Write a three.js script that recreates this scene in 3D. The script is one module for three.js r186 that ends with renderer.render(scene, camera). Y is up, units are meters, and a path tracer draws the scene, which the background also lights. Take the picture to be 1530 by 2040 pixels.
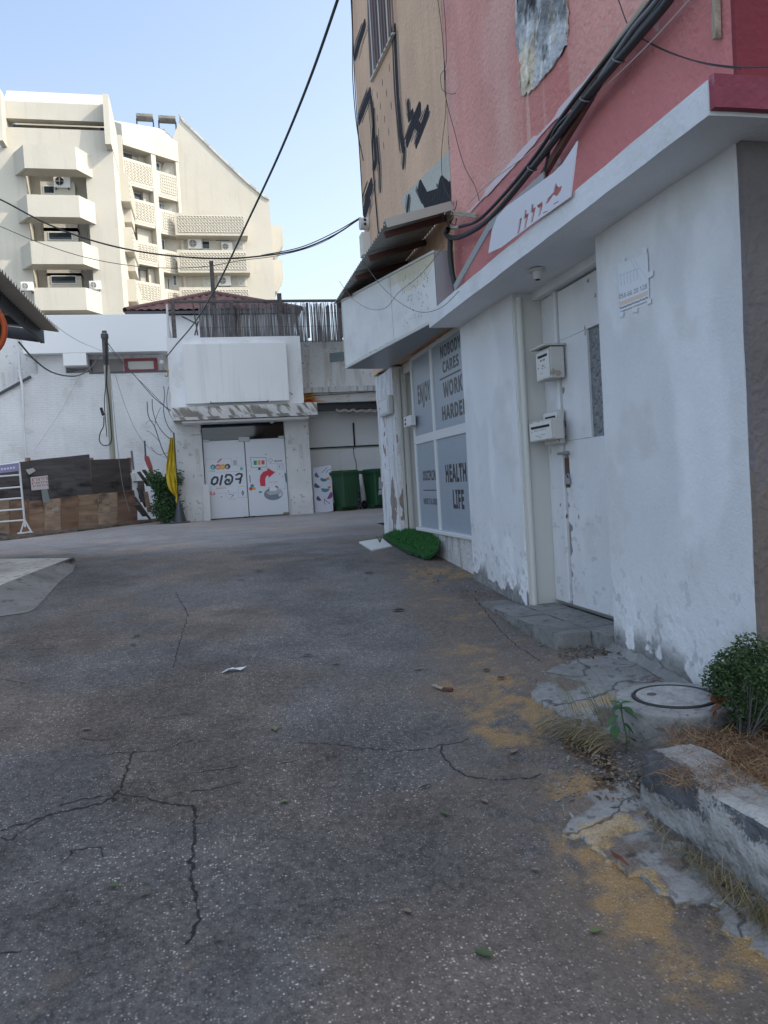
import * as THREE from 'three';
import { mergeGeometries, toCreasedNormals } from 'three/addons/utils/BufferGeometryUtils.js';
import { RoundedBoxGeometry } from 'three/addons/geometries/RoundedBoxGeometry.js';

// ---------------------------------------------------------------- camera, sky, sun, exposure
const D2R = Math.PI / 180;
const scene = new THREE.Scene();
const camera = new THREE.PerspectiveCamera(67.38, 768 / 1024, 0.05, 900);
const EYE = 1.42;
camera.position.set(0, EYE, 0);
camera.rotation.order = 'YXZ';
camera.rotation.set(-2.181 * D2R, -12.417 * D2R, -3.43 * D2R);
camera.updateMatrixWorld(true);

const sunDir = new THREE.Vector3(0.709, 0.616, 0.339).normalize();
const SKY = 1.0;
{
  const w = 512, h = 256, data = new Float32Array(w * h * 4);
  const hor = [0.445, 0.545, 0.61], mid = [0.045, 0.122, 0.285], zen = [0.05, 0.12, 0.27];
  const d = new THREE.Vector3();
  for (let j = 0; j < h; j++) for (let i = 0; i < w; i++) {
    const el = ((j + 0.5) / h - 0.5) * Math.PI, az = ((i + 0.5) / w - 0.5) * 2 * Math.PI;
    d.set(Math.cos(el) * Math.cos(az), Math.sin(el), Math.cos(el) * Math.sin(az));
    const e = Math.max(0, el) / (Math.PI / 2), k1 = Math.min(1, e / 0.42), k2 = Math.max(0, (e - 0.42) / 0.58);
    const s1 = 1 - Math.pow(1 - k1, 1.35);
    const ang = Math.acos(Math.min(1, Math.max(-1, d.dot(sunDir))));
    const mie = 2.8 * Math.exp(-ang * 2.4), wide = 0.46 * Math.exp(-ang * 1.0);
    const o = (j * w + i) * 4;
    for (let c = 0; c < 3; c++) {
      const base = k2 > 0 ? mid[c] + (zen[c] - mid[c]) * k2 : hor[c] + (mid[c] - hor[c]) * s1;
      data[o + c] = SKY * (base + mie * [1, 0.97, 0.9][c] + wide * [0.92, 0.96, 0.98][c]);
    }
    data[o + 3] = 1;
  }
  const sky = new THREE.DataTexture(data, w, h, THREE.RGBAFormat, THREE.FloatType);
  sky.mapping = THREE.EquirectangularReflectionMapping;
  sky.magFilter = sky.minFilter = THREE.LinearFilter;
  sky.needsUpdate = true;
  scene.background = sky;
  scene.environment = sky;
}
const sun = new THREE.DirectionalLight(new THREE.Color(1.0, 0.90, 0.74), 2.0);
sun.position.set(-2, 5, -25).addScaledVector(sunDir, 90);
sun.target.position.set(-2, 5, -25);
sun.castShadow = true;
sun.shadow.mapSize.set(4096, 4096);
Object.assign(sun.shadow.camera, { left: -55, right: 55, top: 50, bottom: -50, near: 1, far: 220 });
scene.add(sun, sun.target);

const renderer = new THREE.WebGLRenderer({ antialias: true });
renderer.setSize(768, 1024);
renderer.toneMapping = THREE.LinearToneMapping;
renderer.toneMappingExposure = 2.15;
renderer.shadowMap.enabled = true;

// ---------------------------------------------------------------- random, noise, photo pixel -> place
let seed = 20240607;
const rnd = () => { seed = (seed + 0x6D2B79F5) | 0; let t = Math.imul(seed ^ (seed >>> 15), 1 | seed); t = (t + Math.imul(t ^ (t >>> 7), 61 | t)) ^ t; return ((t ^ (t >>> 14)) >>> 0) / 4294967296; };
const rr = (a, b) => a + (b - a) * rnd();
const hash = (x, y) => { let h = Math.imul(x | 0, 374761393) + Math.imul(y | 0, 668265263); h = Math.imul(h ^ (h >>> 13), 1274126177); return ((h ^ (h >>> 16)) >>> 0) / 4294967296; };
const S = (a, b, x) => { const t = Math.min(1, Math.max(0, (x - a) / (b - a))); return t * t * (3 - 2 * t); };
const mod = (a, n) => ((a % n) + n) % n;
function vn(x, y, p = 0) {                                   // value noise 0..1, period p cells when given
  const xi = Math.floor(x), yi = Math.floor(y), fx = x - xi, fy = y - yi;
  const u = fx * fx * (3 - 2 * fx), v = fy * fy * (3 - 2 * fy);
  let x0 = xi, x1 = xi + 1, y0 = yi, y1 = yi + 1;
  if (p) { x0 = mod(x0, p); x1 = mod(x1, p); y0 = mod(y0, p); y1 = mod(y1, p); }
  const a = hash(x0, y0), b = hash(x1, y0), c = hash(x0, y1), d = hash(x1, y1);
  return a + (b - a) * u + (c - a) * v + (a - b - c + d) * u * v;
}
const fbm = (x, y, o = 4, p = 0) => { let s = 0, a = 0.5, t = 0; for (let i = 0; i < o; i++) { s += a * vn(x + i * 17, y + i * 31, p); t += a; a *= 0.5; x *= 2; y *= 2; p *= 2; } return s / t; };

const rq = camera.quaternion.clone();
const V = (x, y, z) => new THREE.Vector3(x, y, z);
const ray = (u, v) => V((u - 765) / 1530, -(v - 1020) / 1530, -1).applyQuaternion(rq);
const pX = (u, v, X) => { const r = ray(u, v); return r.multiplyScalar(X / r.x).add(V(0, EYE, 0)); };
const pZ = (u, v, Z) => { const r = ray(u, v); return r.multiplyScalar(-Math.abs(Z) / r.z).add(V(0, EYE, 0)); };
const pY = (u, v, Y) => { const r = ray(u, v); return r.multiplyScalar((Y - EYE) / r.y).add(V(0, EYE, 0)); };
const PROF = [[40, -2.4], [3, -0.26], [0, 0], [-2.4, 0.225], [-4, 0.415], [-5, 0.515], [-6, 0.588], [-7.4, 0.685], [-9.4, 0.757], [-13, 0.78], [-19, 0.766], [-30, 0.76], [-400, 0.76]];
function prof(z) {
  for (let i = 1; i < PROF.length; i++) if (z >= PROF[i][0]) {
    const [za, ya] = PROF[i - 1], [zb, yb] = PROF[i], t = (z - za) / (zb - za);
    const p0 = PROF[Math.max(0, i - 2)], p3 = PROF[Math.min(PROF.length - 1, i + 1)];
    const L = zb - za, ms = (yb - ya) / L;
    const m0 = i > 1 ? ((yb - p0[1]) / (zb - p0[0])) : ms, m1 = i < PROF.length - 1 ? ((p3[1] - ya) / (p3[0] - za)) : ms;
    const t2 = t * t, t3 = t2 * t;
    return (2 * t3 - 3 * t2 + 1) * ya + (t3 - 2 * t2 + t) * m0 * L + (-2 * t3 + 3 * t2) * yb + (t3 - t2) * m1 * L;
  }
  return 0.76;
}
const gY = (x, z) => prof(z) + 0.10 * S(0.6, 1.9, x) * S(-4.4, -3.2, z) + 0.016 * (fbm(x * 0.9 + 40, z * 0.9 + 90, 2) - 0.5) * S(4, 1, Math.abs(x));
function pG(u, v, lift = 0) {
  const r = ray(u, v); let a = 0.2, b = 60;
  const f = (t) => EYE + r.y * t - gY(r.x * t, r.z * t) - lift;
  for (let i = 0; i < 50; i++) { const m = (a + b) / 2; if (f(m) > 0) a = m; else b = m; }
  return r.multiplyScalar(a).add(V(0, EYE, 0));
}

// ---------------------------------------------------------------- textures
const l2s = new Uint8Array(4097); for (let i = 0; i <= 4096; i++) { const c = i / 4096; l2s[i] = Math.round(255 * (c <= 0.0031308 ? c * 12.92 : 1.055 * Math.pow(c, 1 / 2.4) - 0.055)); }
const s2l = new Float32Array(256); for (let i = 0; i < 256; i++) { const c = i / 255; s2l[i] = c <= 0.04045 ? c / 12.92 : Math.pow((c + 0.055) / 1.055, 2.4); }
const enc = (c) => l2s[Math.max(0, Math.min(4096, (c * 4096) | 0))];
function dataTex(w, h, fn, { srgb = true, repeat } = {}) {
  const d = new Uint8Array(w * h * 4); let k = 0;
  for (let j = 0; j < h; j++) for (let i = 0; i < w; i++) {
    const c = fn(i, j);
    if (srgb) { d[k] = enc(c[0]); d[k + 1] = enc(c[1]); d[k + 2] = enc(c[2]); } else { const q = Math.max(0, Math.min(255, c * 255)) | 0; d[k] = d[k + 1] = d[k + 2] = q; }
    d[k + 3] = 255; k += 4;
  }
  const t = new THREE.DataTexture(d, w, h, THREE.RGBAFormat);
  t.wrapS = t.wrapT = THREE.RepeatWrapping; t.magFilter = THREE.LinearFilter; t.minFilter = THREE.LinearMipmapLinearFilter; t.generateMipmaps = true;
  if (srgb) t.colorSpace = THREE.SRGBColorSpace;
  if (repeat) t.repeat.set(repeat, repeat);
  t.needsUpdate = true; return t;
}
function canvas(w, h, draw) { const c = document.createElement('canvas'); c.width = w; c.height = h; const g = c.getContext('2d'); draw(g, w, h); return c; }
function canvasTex(c) { const t = new THREE.CanvasTexture(c); t.colorSpace = THREE.SRGBColorSpace; t.anisotropy = 4; return t; }
const mat = (color, roughness = 0.85, extra = {}) => { const m = new THREE.MeshStandardMaterial({ roughness, ...extra }); if (Array.isArray(color)) m.color.setRGB(...color); else m.color.set(color); return m; };

// tileable wall renders (uv in metres, one tile = `size` metres)
function plasterTex(size, px, fn) { return dataTex(px, px, (i, j) => fn(i / px, j / px), { repeat: 1 / size }); }
function plasterBump(size, px, fn) { return dataTex(px, px, (i, j) => fn(i / px, j / px), { srgb: false, repeat: 1 / size }); }
const whiteFn = (u, v) => {
  const a = fbm(u * 5, v * 5, 5, 5), b = fbm(u * 14 + 3, v * 9, 4, 0), c = vn(u * 260, v * 260, 260), roll = vn(u * 24, v * 4 + 9, 0);
  const k = 0.77 + 0.14 * (a - 0.5) + 0.05 * (roll - 0.5) + 0.03 * (c - 0.5) + 0.04 * (b - 0.5);
  const dirt = S(0.62, 0.8, fbm(u * 9 + 70, v * 9 + 11, 4, 9)) * 0.10;
  return [k * (1 - dirt), k * (1.0 - dirt * 1.05), k * (1.01 - dirt * 1.3)];
};
const lumpFn = (u, v) => 0.45 * fbm(u * 12, v * 12, 4, 12) + 0.35 * vn(u * 90, v * 90, 90) + 0.2 * vn(u * 300, v * 300, 300);
const bumpLump = plasterBump(2, 512, lumpFn);
const M = {};
M.white = mat(0xffffff, 0.88, { map: plasterTex(3, 1024, whiteFn), bumpMap: bumpLump, bumpScale: 0.006 });
M.whiteClean = mat([0.83, 0.83, 0.83], 0.6, { bumpMap: bumpLump, bumpScale: 0.001 });
const stainFn = (tone, run = 0.2) => (u, v) => {
  const a = fbm(u * 6, v * 6, 5, 6), st = S(0.5, 0.75, fbm(u * 22, v * 2.5 + 5, 4, 0)), sp = S(0.72, 0.8, fbm(u * 40, v * 40, 3, 40));
  const k = (tone + 0.16 * (a - 0.5)) * (1 - run * st) * (1 - 0.35 * sp);
  return [k, k * (0.985 - 0.03 * st), k * (0.965 - 0.07 * st)];
};
M.stain = mat(0xffffff, 0.92, { map: plasterTex(2.5, 512, stainFn(0.70)), bumpMap: bumpLump, bumpScale: 0.01 });
M.stainHeavy = mat(0xffffff, 0.95, { map: plasterTex(1.2, 512, stainFn(0.58, 0.35)), bumpMap: bumpLump, bumpScale: 0.014 });
M.cream = mat(0xffffff, 0.92, { map: plasterTex(9, 512, (u, v) => { const a = fbm(u * 6, v * 6, 5, 6), s = S(0.55, 0.8, fbm(u * 40, v * 3, 3, 0)), k = 0.52 + 0.06 * (a - 0.5) - 0.03 * s; return [k, k * 0.935, k * 0.80]; }), bumpMap: bumpLump, bumpScale: 0.008 });
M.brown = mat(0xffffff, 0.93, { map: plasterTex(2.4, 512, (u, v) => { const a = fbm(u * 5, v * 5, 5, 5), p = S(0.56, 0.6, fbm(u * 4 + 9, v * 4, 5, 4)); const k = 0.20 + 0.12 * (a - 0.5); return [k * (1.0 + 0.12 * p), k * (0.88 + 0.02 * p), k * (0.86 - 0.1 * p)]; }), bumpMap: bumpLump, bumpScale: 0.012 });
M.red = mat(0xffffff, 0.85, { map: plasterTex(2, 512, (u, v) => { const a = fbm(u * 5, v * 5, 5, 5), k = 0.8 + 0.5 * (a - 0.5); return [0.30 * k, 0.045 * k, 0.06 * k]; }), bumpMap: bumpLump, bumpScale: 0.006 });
M.crimson = mat(0xffffff, 0.85, { map: plasterTex(1, 512, (u, v) => { const a = fbm(u * 6, v * 6, 5, 6), p = S(0.62, 0.7, fbm(u * 9 + 4, v * 9, 4, 9)), k = 0.8 + 0.5 * (a - 0.5); return [0.40 * k + 0.14 * p, 0.085 * k + 0.12 * p, 0.125 * k + 0.11 * p]; }), bumpMap: bumpLump, bumpScale: 0.006 });
const concFn = (tone, warm) => (u, v) => { const a = fbm(u * 5, v * 5, 5, 5), c = vn(u * 180, v * 180, 180), b = fbm(u * 22 + 5, v * 22, 3, 22), sp = S(0.66, 0.76, fbm(u * 30 + 9, v * 30, 3, 30)); const k = (tone + tone * 0.7 * (a - 0.5) + tone * 0.3 * (b - 0.5) + tone * 0.2 * (c - 0.5)) * (1 - 0.4 * sp); return [k, k * (1 - 0.02 * warm), k * (1 - 0.09 * warm)]; };
M.concrete = mat(0xffffff, 0.95, { map: plasterTex(1.5, 512, concFn(0.23, 0.5)), bumpMap: bumpLump, bumpScale: 0.008 });
M.concDark = mat(0xffffff, 0.95, { map: plasterTex(1.0, 512, concFn(0.205, 0.8)), bumpMap: bumpLump, bumpScale: 0.01 });
M.concPale = mat(0xffffff, 0.92, { map: plasterTex(2, 512, concFn(0.55, 1)), bumpMap: bumpLump, bumpScale: 0.004 });
M.brick = mat(0xffffff, 0.9, { map: plasterTex(3, 512, (u, v) => { const k = whiteFn(u, v); return [k[0] * 1.0, k[1] * 0.995, k[2] * 0.985]; }), bumpMap: plasterBump(1.04, 512, (u, v) => { const row = Math.floor(v * 16), x = u * 4 + (row % 2) * 0.5, fy = Math.abs(mod(v * 16, 1) - 0.5), fx = Math.abs(mod(x, 1) - 0.5); return (S(0.5, 0.42, fy) * S(0.5, 0.475, fx)) * 0.7 + 0.3 * vn(u * 120, v * 120, 120); }), bumpScale: 0.012 });
M.black = mat([0.012, 0.012, 0.014], 0.55);
M.cable = mat([0.018, 0.018, 0.02], 0.5);
M.cableGrey = mat([0.16, 0.16, 0.165], 0.6);
M.cableWhite = mat([0.5, 0.48, 0.45], 0.6);
M.dark = mat([0.02, 0.022, 0.026], 0.9);
M.steel = mat([0.35, 0.36, 0.37], 0.45, { metalness: 0.8 });
M.steelDark = mat([0.075, 0.08, 0.09], 0.5, { metalness: 0.5 });
M.whitePaint = mat([0.68, 0.68, 0.67], 0.5);
M.offWhite = mat([0.60, 0.59, 0.55], 0.6);
M.glassDark = mat([0.02, 0.028, 0.035], 0.06, { envMapIntensity: 1 });
M.glassBlue = mat([0.07, 0.10, 0.13], 0.08);
const woodFn = (c, cy) => (u, v) => { const g = fbm(u * 4 + 3 * fbm(u * 2, v * 9, 2), v * cy, 4, 0), s = S(0.45, 0.75, fbm(u * 6 + 30, v * 6, 4, 6)), k = 0.65 + 0.7 * (g - 0.3) - 0.35 * s; return c.map((q) => Math.max(0.004, q * k)); };
M.woodDark = mat(0xffffff, 0.9, { map: plasterTex(1.2, 512, woodFn([0.12, 0.11, 0.112], 30)), bumpMap: bumpLump, bumpScale: 0.006 });
M.woodBrown = mat(0xffffff, 0.9, { map: plasterTex(1.2, 512, woodFn([0.40, 0.27, 0.19], 14)), bumpMap: bumpLump, bumpScale: 0.006 });
M.woodGrey = mat(0xffffff, 0.9, { map: plasterTex(0.8, 256, woodFn([0.15, 0.13, 0.125], 30)) });
M.woodRed = mat(0xffffff, 0.85, { map: plasterTex(0.8, 256, woodFn([0.13, 0.06, 0.045], 30)) });
M.woodPale = mat(0xffffff, 0.85, { map: plasterTex(0.6, 256, woodFn([0.46, 0.38, 0.29], 30)) });

// ---------------------------------------------------------------- mesh helpers
function worldUV(g) {
  if (g.index) g = g.toNonIndexed();
  const p = g.attributes.position, uv = new Float32Array(p.count * 2), a = V(), b = V(), c = V(), n = V();
  for (let i = 0; i < p.count; i += 3) {
    a.fromBufferAttribute(p, i); b.fromBufferAttribute(p, i + 1); c.fromBufferAttribute(p, i + 2);
    n.subVectors(b, a).cross(c.clone().sub(a));
    const ax = Math.abs(n.x), ay = Math.abs(n.y), az = Math.abs(n.z);
    [a, b, c].forEach((q, k) => { const o = (i + k) * 2; if (ax >= ay && ax >= az) { uv[o] = q.z; uv[o + 1] = q.y; } else if (ay >= az) { uv[o] = q.x; uv[o + 1] = q.z; } else { uv[o] = q.x; uv[o + 1] = q.y; } });
  }
  g.setAttribute('uv', new THREE.BufferAttribute(uv, 2));
  return g;
}
const clean = (g) => { if (g.index) g = g.toNonIndexed(); for (const k of Object.keys(g.attributes)) if (!['position', 'normal', 'uv'].includes(k)) g.deleteAttribute(k); if (!g.attributes.normal) g.computeVertexNormals(); return g; };
const box = (x0, x1, y0, y1, z0, z1, b = 0) => {
  const w = Math.abs(x1 - x0), h = Math.abs(y1 - y0), d = Math.abs(z1 - z0);
  const g = b > 0 ? new RoundedBoxGeometry(w, h, d, 2, Math.min(b, w / 2.1, h / 2.1, d / 2.1)) : new THREE.BoxGeometry(w, h, d);
  g.translate((x0 + x1) / 2, (y0 + y1) / 2, (z0 + z1) / 2);
  return worldUV(g);
};
function lumpy(x0, x1, y0, y1, z0, z1, cell = 0.06, amp = 0.006, freq = 6) {      // box with uneven rendered faces and soft, chipped edges
  const w = Math.abs(x1 - x0), h = Math.abs(y1 - y0), d = Math.abs(z1 - z0), n = (q) => Math.max(1, Math.min(60, Math.round(q / cell)));
  const g = new THREE.BoxGeometry(w, h, d, n(w), n(h), n(d));
  g.translate((x0 + x1) / 2, (y0 + y1) / 2, (z0 + z1) / 2);
  const q = worldUV(g), p = q.attributes.position;
  for (let i = 0; i < p.count; i++) {
    const x = p.getX(i), y = p.getY(i), z = p.getZ(i);
    const f = (s) => fbm((z + s) * freq + x * 3.1, (y + s * 2) * freq + x * 1.7, 3) - 0.5;
    p.setXYZ(i, x + 2 * amp * f(3), y + amp * f(13), z + 2 * amp * f(29));
  }
  return toCreasedNormals(q, 0.9);
}
const cyl = (r0, r1, h, seg = 16, open = false) => clean(new THREE.CylinderGeometry(r0, r1, h, seg, 1, open));
function tube(pts, r, seg = 40, rad = 8) {
  const c = new THREE.CatmullRomCurve3(pts, false, 'centripetal');
  return clean(new THREE.TubeGeometry(c, seg, r, rad, false));
}
function bar(a, b, r, seg = 8) { const d = b.clone().sub(a), g = cyl(r, r, d.length(), seg); g.applyQuaternion(new THREE.Quaternion().setFromUnitVectors(V(0, 1, 0), d.clone().normalize())); const m = a.clone().add(b).multiplyScalar(0.5); return g.translate(m.x, m.y, m.z); }
function beam(a, b, w, h, bev = 0) {          // square bar between two points
  const d = b.clone().sub(a), L = d.length(), g = bev ? new RoundedBoxGeometry(w, h, L, 1, bev) : new THREE.BoxGeometry(w, h, L);
  let q = worldUV(g); const m = new THREE.Matrix4().lookAt(b, a, V(0, 1, 0)); q.applyMatrix4(m);
  const c = a.clone().add(b).multiplyScalar(0.5); return q.translate(c.x, c.y, c.z);
}
function prism(poly, y0, y1) {                // poly: [x,z] plan outline
  const s = new THREE.Shape(poly.map(([x, z]) => new THREE.Vector2(x, -z)));
  const g = new THREE.ExtrudeGeometry(s, { depth: y1 - y0, bevelEnabled: false });
  g.rotateX(-Math.PI / 2); g.translate(0, y0, 0); return worldUV(g);
}
function slabX(pts, x, t, holes = []) {       // outline in the plane x = const ([z,y] points), thickness t towards -x
  const s = new THREE.Shape(pts.map(([z, y]) => new THREE.Vector2(z, y)));
  for (const h of holes) s.holes.push(new THREE.Path(h.map(([z, y]) => new THREE.Vector2(z, y))));
  const g = new THREE.ExtrudeGeometry(s, { depth: t, bevelEnabled: false });
  g.rotateY(-Math.PI / 2);                     // (z,y,depth) -> x = -depth
  g.translate(x, 0, 0);
  return worldUV(g);
}
function slabZ(pts, z, t, holes = []) {       // outline in the plane z = const ([x,y] points), thickness t towards +z
  const s = new THREE.Shape(pts.map(([x, y]) => new THREE.Vector2(x, y)));
  for (const h of holes) s.holes.push(new THREE.Path(h.map(([x, y]) => new THREE.Vector2(x, y))));
  const g = new THREE.ExtrudeGeometry(s, { depth: t, bevelEnabled: false });
  return worldUV(g.translate(0, 0, z));
}
const quad = (a, b, c, d) => {                 // a bottom-left, b bottom-right, c top-right, d top-left, uv 0..1
  const g = new THREE.BufferGeometry();
  g.setAttribute('position', new THREE.Float32BufferAttribute([a, b, c, a, c, d].flatMap((q) => [q.x, q.y, q.z]), 3));
  g.setAttribute('uv', new THREE.Float32BufferAttribute([0, 0, 1, 0, 1, 1, 0, 0, 1, 1, 0, 1], 2));
  g.computeVertexNormals(); return g;
};
const merge = (gs) => (gs.length === 1 ? gs[0] : mergeGeometries(gs.map(clean)));
const taken = new Map();
const numbered = (n) => { const k = taken.get(n) ?? 0; taken.set(n, k + 1); return k ? `${n}_${String(k).padStart(3, '0')}` : n; };
const shade = (o) => o.traverse((q) => { if (q.isMesh) { q.castShadow = q.receiveShadow = true; } });
function part(name, g, m, parent, label) { const o = new THREE.Mesh(Array.isArray(g) ? merge(g) : clean(g), m); o.name = name; if (label) o.userData.label = label; parent.add(o); return o; }
function thing(name, label, category, group) { const o = new THREE.Group(); o.name = numbered(name); o.userData = { label, category }; if (group) o.userData.group = group; scene.add(o); return o; }
function solo(name, g, m, label, category, group) { const o = new THREE.Mesh(Array.isArray(g) ? merge(g) : clean(g), m); o.name = numbered(name); o.userData = { label, category }; if (group) o.userData.group = group; scene.add(o); return o; }
function struct(name, g, m) { const o = new THREE.Mesh(g, m); o.name = numbered(name); o.userData = { kind: 'structure' }; scene.add(o); return o; }

// ---------------------------------------------------------------- the ground
const CR = [   // cracks seen in the asphalt, in photo pixels
  [[0, 1655], [70, 1632], [95, 1625], [150, 1613], [205, 1600], [222, 1588], [232, 1580], [262, 1585], [300, 1590], [345, 1604], [385, 1607], [388, 1640], [384, 1690], [382, 1740], [385, 1770], [393, 1800], [396, 1830], [388, 1852], [368, 1882]],
  [[268, 1497], [256, 1520], [250, 1548], [240, 1575], [228, 1586], [222, 1600]], [[125, 1605], [165, 1592], [200, 1589], [232, 1583]],
  [[190, 1506], [235, 1500], [270, 1498], [330, 1494], [352, 1484], [385, 1474]], [[160, 1472], [185, 1475], [222, 1474]],
  [[600, 1478], [645, 1482], [720, 1490], [800, 1497], [850, 1490], [875, 1486], [915, 1478], [935, 1470]],
  [[878, 1486], [884, 1512], [905, 1530], [930, 1546], [975, 1552], [1020, 1553], [1060, 1548], [1075, 1540]],
  [[0, 1668], [20, 1676], [60, 1646], [95, 1625]], [[0, 1897], [40, 1894]], [[130, 1716], [150, 1692], [180, 1688], [201, 1690], [202, 1706]],
  [[375, 1540], [430, 1534], [470, 1528]], [[380, 1577], [430, 1570], [480, 1556]], [[388, 1641], [420, 1641]], [[560, 1520], [600, 1513]], [[300, 1432], [350, 1424], [395, 1420]],
  [[0, 1300], [60, 1295], [110, 1290]], [[350, 1180], [375, 1225], [345, 1330]], [[0, 1352], [50, 1362]], [[880, 1100], [930, 1108]], [[945, 1190], [1000, 1260], [1080, 1320]],
];
const YEL = [  // yellow sand lying on the asphalt: u, v, radius u, strength
  [1000, 1400, 34, 1], [1020, 1425, 40, 1], [1030, 1445, 36, .9], [985, 1440, 26, .7], [1060, 1412, 30, .8], [1090, 1305, 26, 1], [1110, 1318, 20, 1], [1060, 1275, 26, .8], [1030, 1245, 22, .8], [1005, 1222, 22, .9], [980, 1210, 30, .8], [925, 1225, 34, .8], [880, 1190, 40, .8], [850, 1205, 30, .8],
  [820, 1120, 60, .6], [770, 1100, 50, .5], [880, 1145, 60, .9], [925, 1140, 40, 1], [900, 1120, 40, .9], [840, 1160, 50, .6], [960, 1355, 30, .8], [1000, 1350, 28, .8], [890, 1372, 34, .6], [900, 1310, 60, .35], [870, 1290, 60, .25], [940, 1290, 50, .3],
  [1235, 1735, 40, 1], [1215, 1715, 30, 1], [1270, 1770, 45, 1], [1290, 1805, 40, .9], [1230, 1790, 50, .6], [1180, 1710, 36, .5], [1470, 1870, 50, 1], [1510, 1895, 40, 1], [1400, 1930, 50, .8], [1370, 1960, 40, .6], [1440, 1820, 30, .7], [1330, 1560, 0, 0], [1300, 1870, 50, .35],
  [755, 1880, 40, .4], [700, 1890, 30, .4], [607, 1893, 14, .6], [648, 1890, 12, .5], [376, 1924, 10, .9], [262, 1930, 12, .4], [120, 1948, 22, .5], [65, 2010, 12, .5], [535, 1685, 12, .25], [790, 1880, 20, .5],
  [1150, 1580, 60, .5], [1110, 1600, 50, .4], [1175, 1570, 26, .9], [1060, 1500, 60, .25], [760, 1050, 40, .5], [720, 1045, 50, .3], [700, 1080, 40, .3],
];
const DRK = [[880, 1240, 60, 18, .7], [840, 1225, 40, 14, .8], [960, 1260, 40, 14, .5], [870, 1180, 26, 10, .5], [800, 1090, 40, 10, .4], [660, 1460, 120, 40, .35], [740, 1420, 60, 26, .35], [300, 1390, 80, 70, .4], [120, 1560, 80, 90, .35], [430, 1730, 6, 5, 1], [410, 1895, 6, 5, 1], [720, 1850, 9, 7, 1], [330, 1270, 80, 40, .25], [640, 1700, 140, 60, .25], [1130, 1880, 80, 60, .35], [930, 1760, 120, 70, .25], [500, 1880, 120, 60, .25], [1080, 1470, 60, 24, .3], [1150, 1470, 40, 16, .6], [60, 1310, 60, 14, .5], [50, 1350, 60, 16, .4], [1020, 1650, 100, 40, .2], [960, 1850, 170, 120, .5], [820, 1640, 140, 70, .4], [1000, 1720, 90, 60, .4], [420, 1640, 90, 40, .3], [180, 1480, 120, 50, .3], [560, 1330, 160, 40, .25]];
const PALE = [[470, 1215, 90, 10, .5], [420, 1222, 26, 18, .6], [560, 1240, 80, 12, .35], [300, 1370, 60, 20, .3], [640, 1100, 120, 14, .4], [350, 1085, 160, 12, .5], [150, 1090, 120, 14, .5], [560, 1400, 40, 8, .4], [485, 1433, 14, 5, .7], [1050, 1530, 70, 20, .35], [1010, 1545, 50, 14, .3]];
const blob = (u, v, ru) => { const c = pG(u, v), e = pG(u + ru, v); return [c.x, c.z, Math.hypot(e.x - c.x, e.z - c.z)]; };
const crackW = CR.map((l) => l.map(([u, v]) => pG(u, v)));
const yelW = YEL.filter((q) => q[3] > 0).map(([u, v, r, s]) => [...blob(u, v, r), s * 0.8]);
{ // the thin strip of sand and dust all along the foot of the wall, the kerb and the gutter
  const line = [[1.7, -10.5], [1.8, -8.9], [1.72, -7.6], [1.8, -6.4], [1.62, -5.4], [1.55, -4.4], [1.5, -3.9], [1.25, -3.4], [1.12, -2.9], [1.2, -2.5], [1.1, -2.1], [1.15, -1.7], [1.35, -1.3]];
  for (let i = 0; i + 1 < line.length; i++) for (let k = 0; k < 14; k++) { const t = k / 14, w = 0.13 + 0.12 * rnd(); yelW.push([line[i][0] + (line[i + 1][0] - line[i][0]) * t - 0.6 * rnd() * rnd() + 0.12 * rnd(), line[i][1] + (line[i + 1][1] - line[i][1]) * t, w * rr(0.3, 0.9), rr(0.03, 0.13)]); }
}
const drkW = DRK.map(([u, v, r, rv, s]) => { const a = pG(u, v - rv), b = pG(u, v + rv); return [...blob(u, v, r), s, Math.hypot(a.x - b.x, a.z - b.z) / 2, Math.atan2(a.x - b.x, a.z - b.z)]; });
const palW = PALE.map(([u, v, r, rv, s]) => { const a = pG(u, v - rv), b = pG(u, v + rv); return [...blob(u, v, r), s, Math.hypot(a.x - b.x, a.z - b.z) / 2, 0]; });

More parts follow.
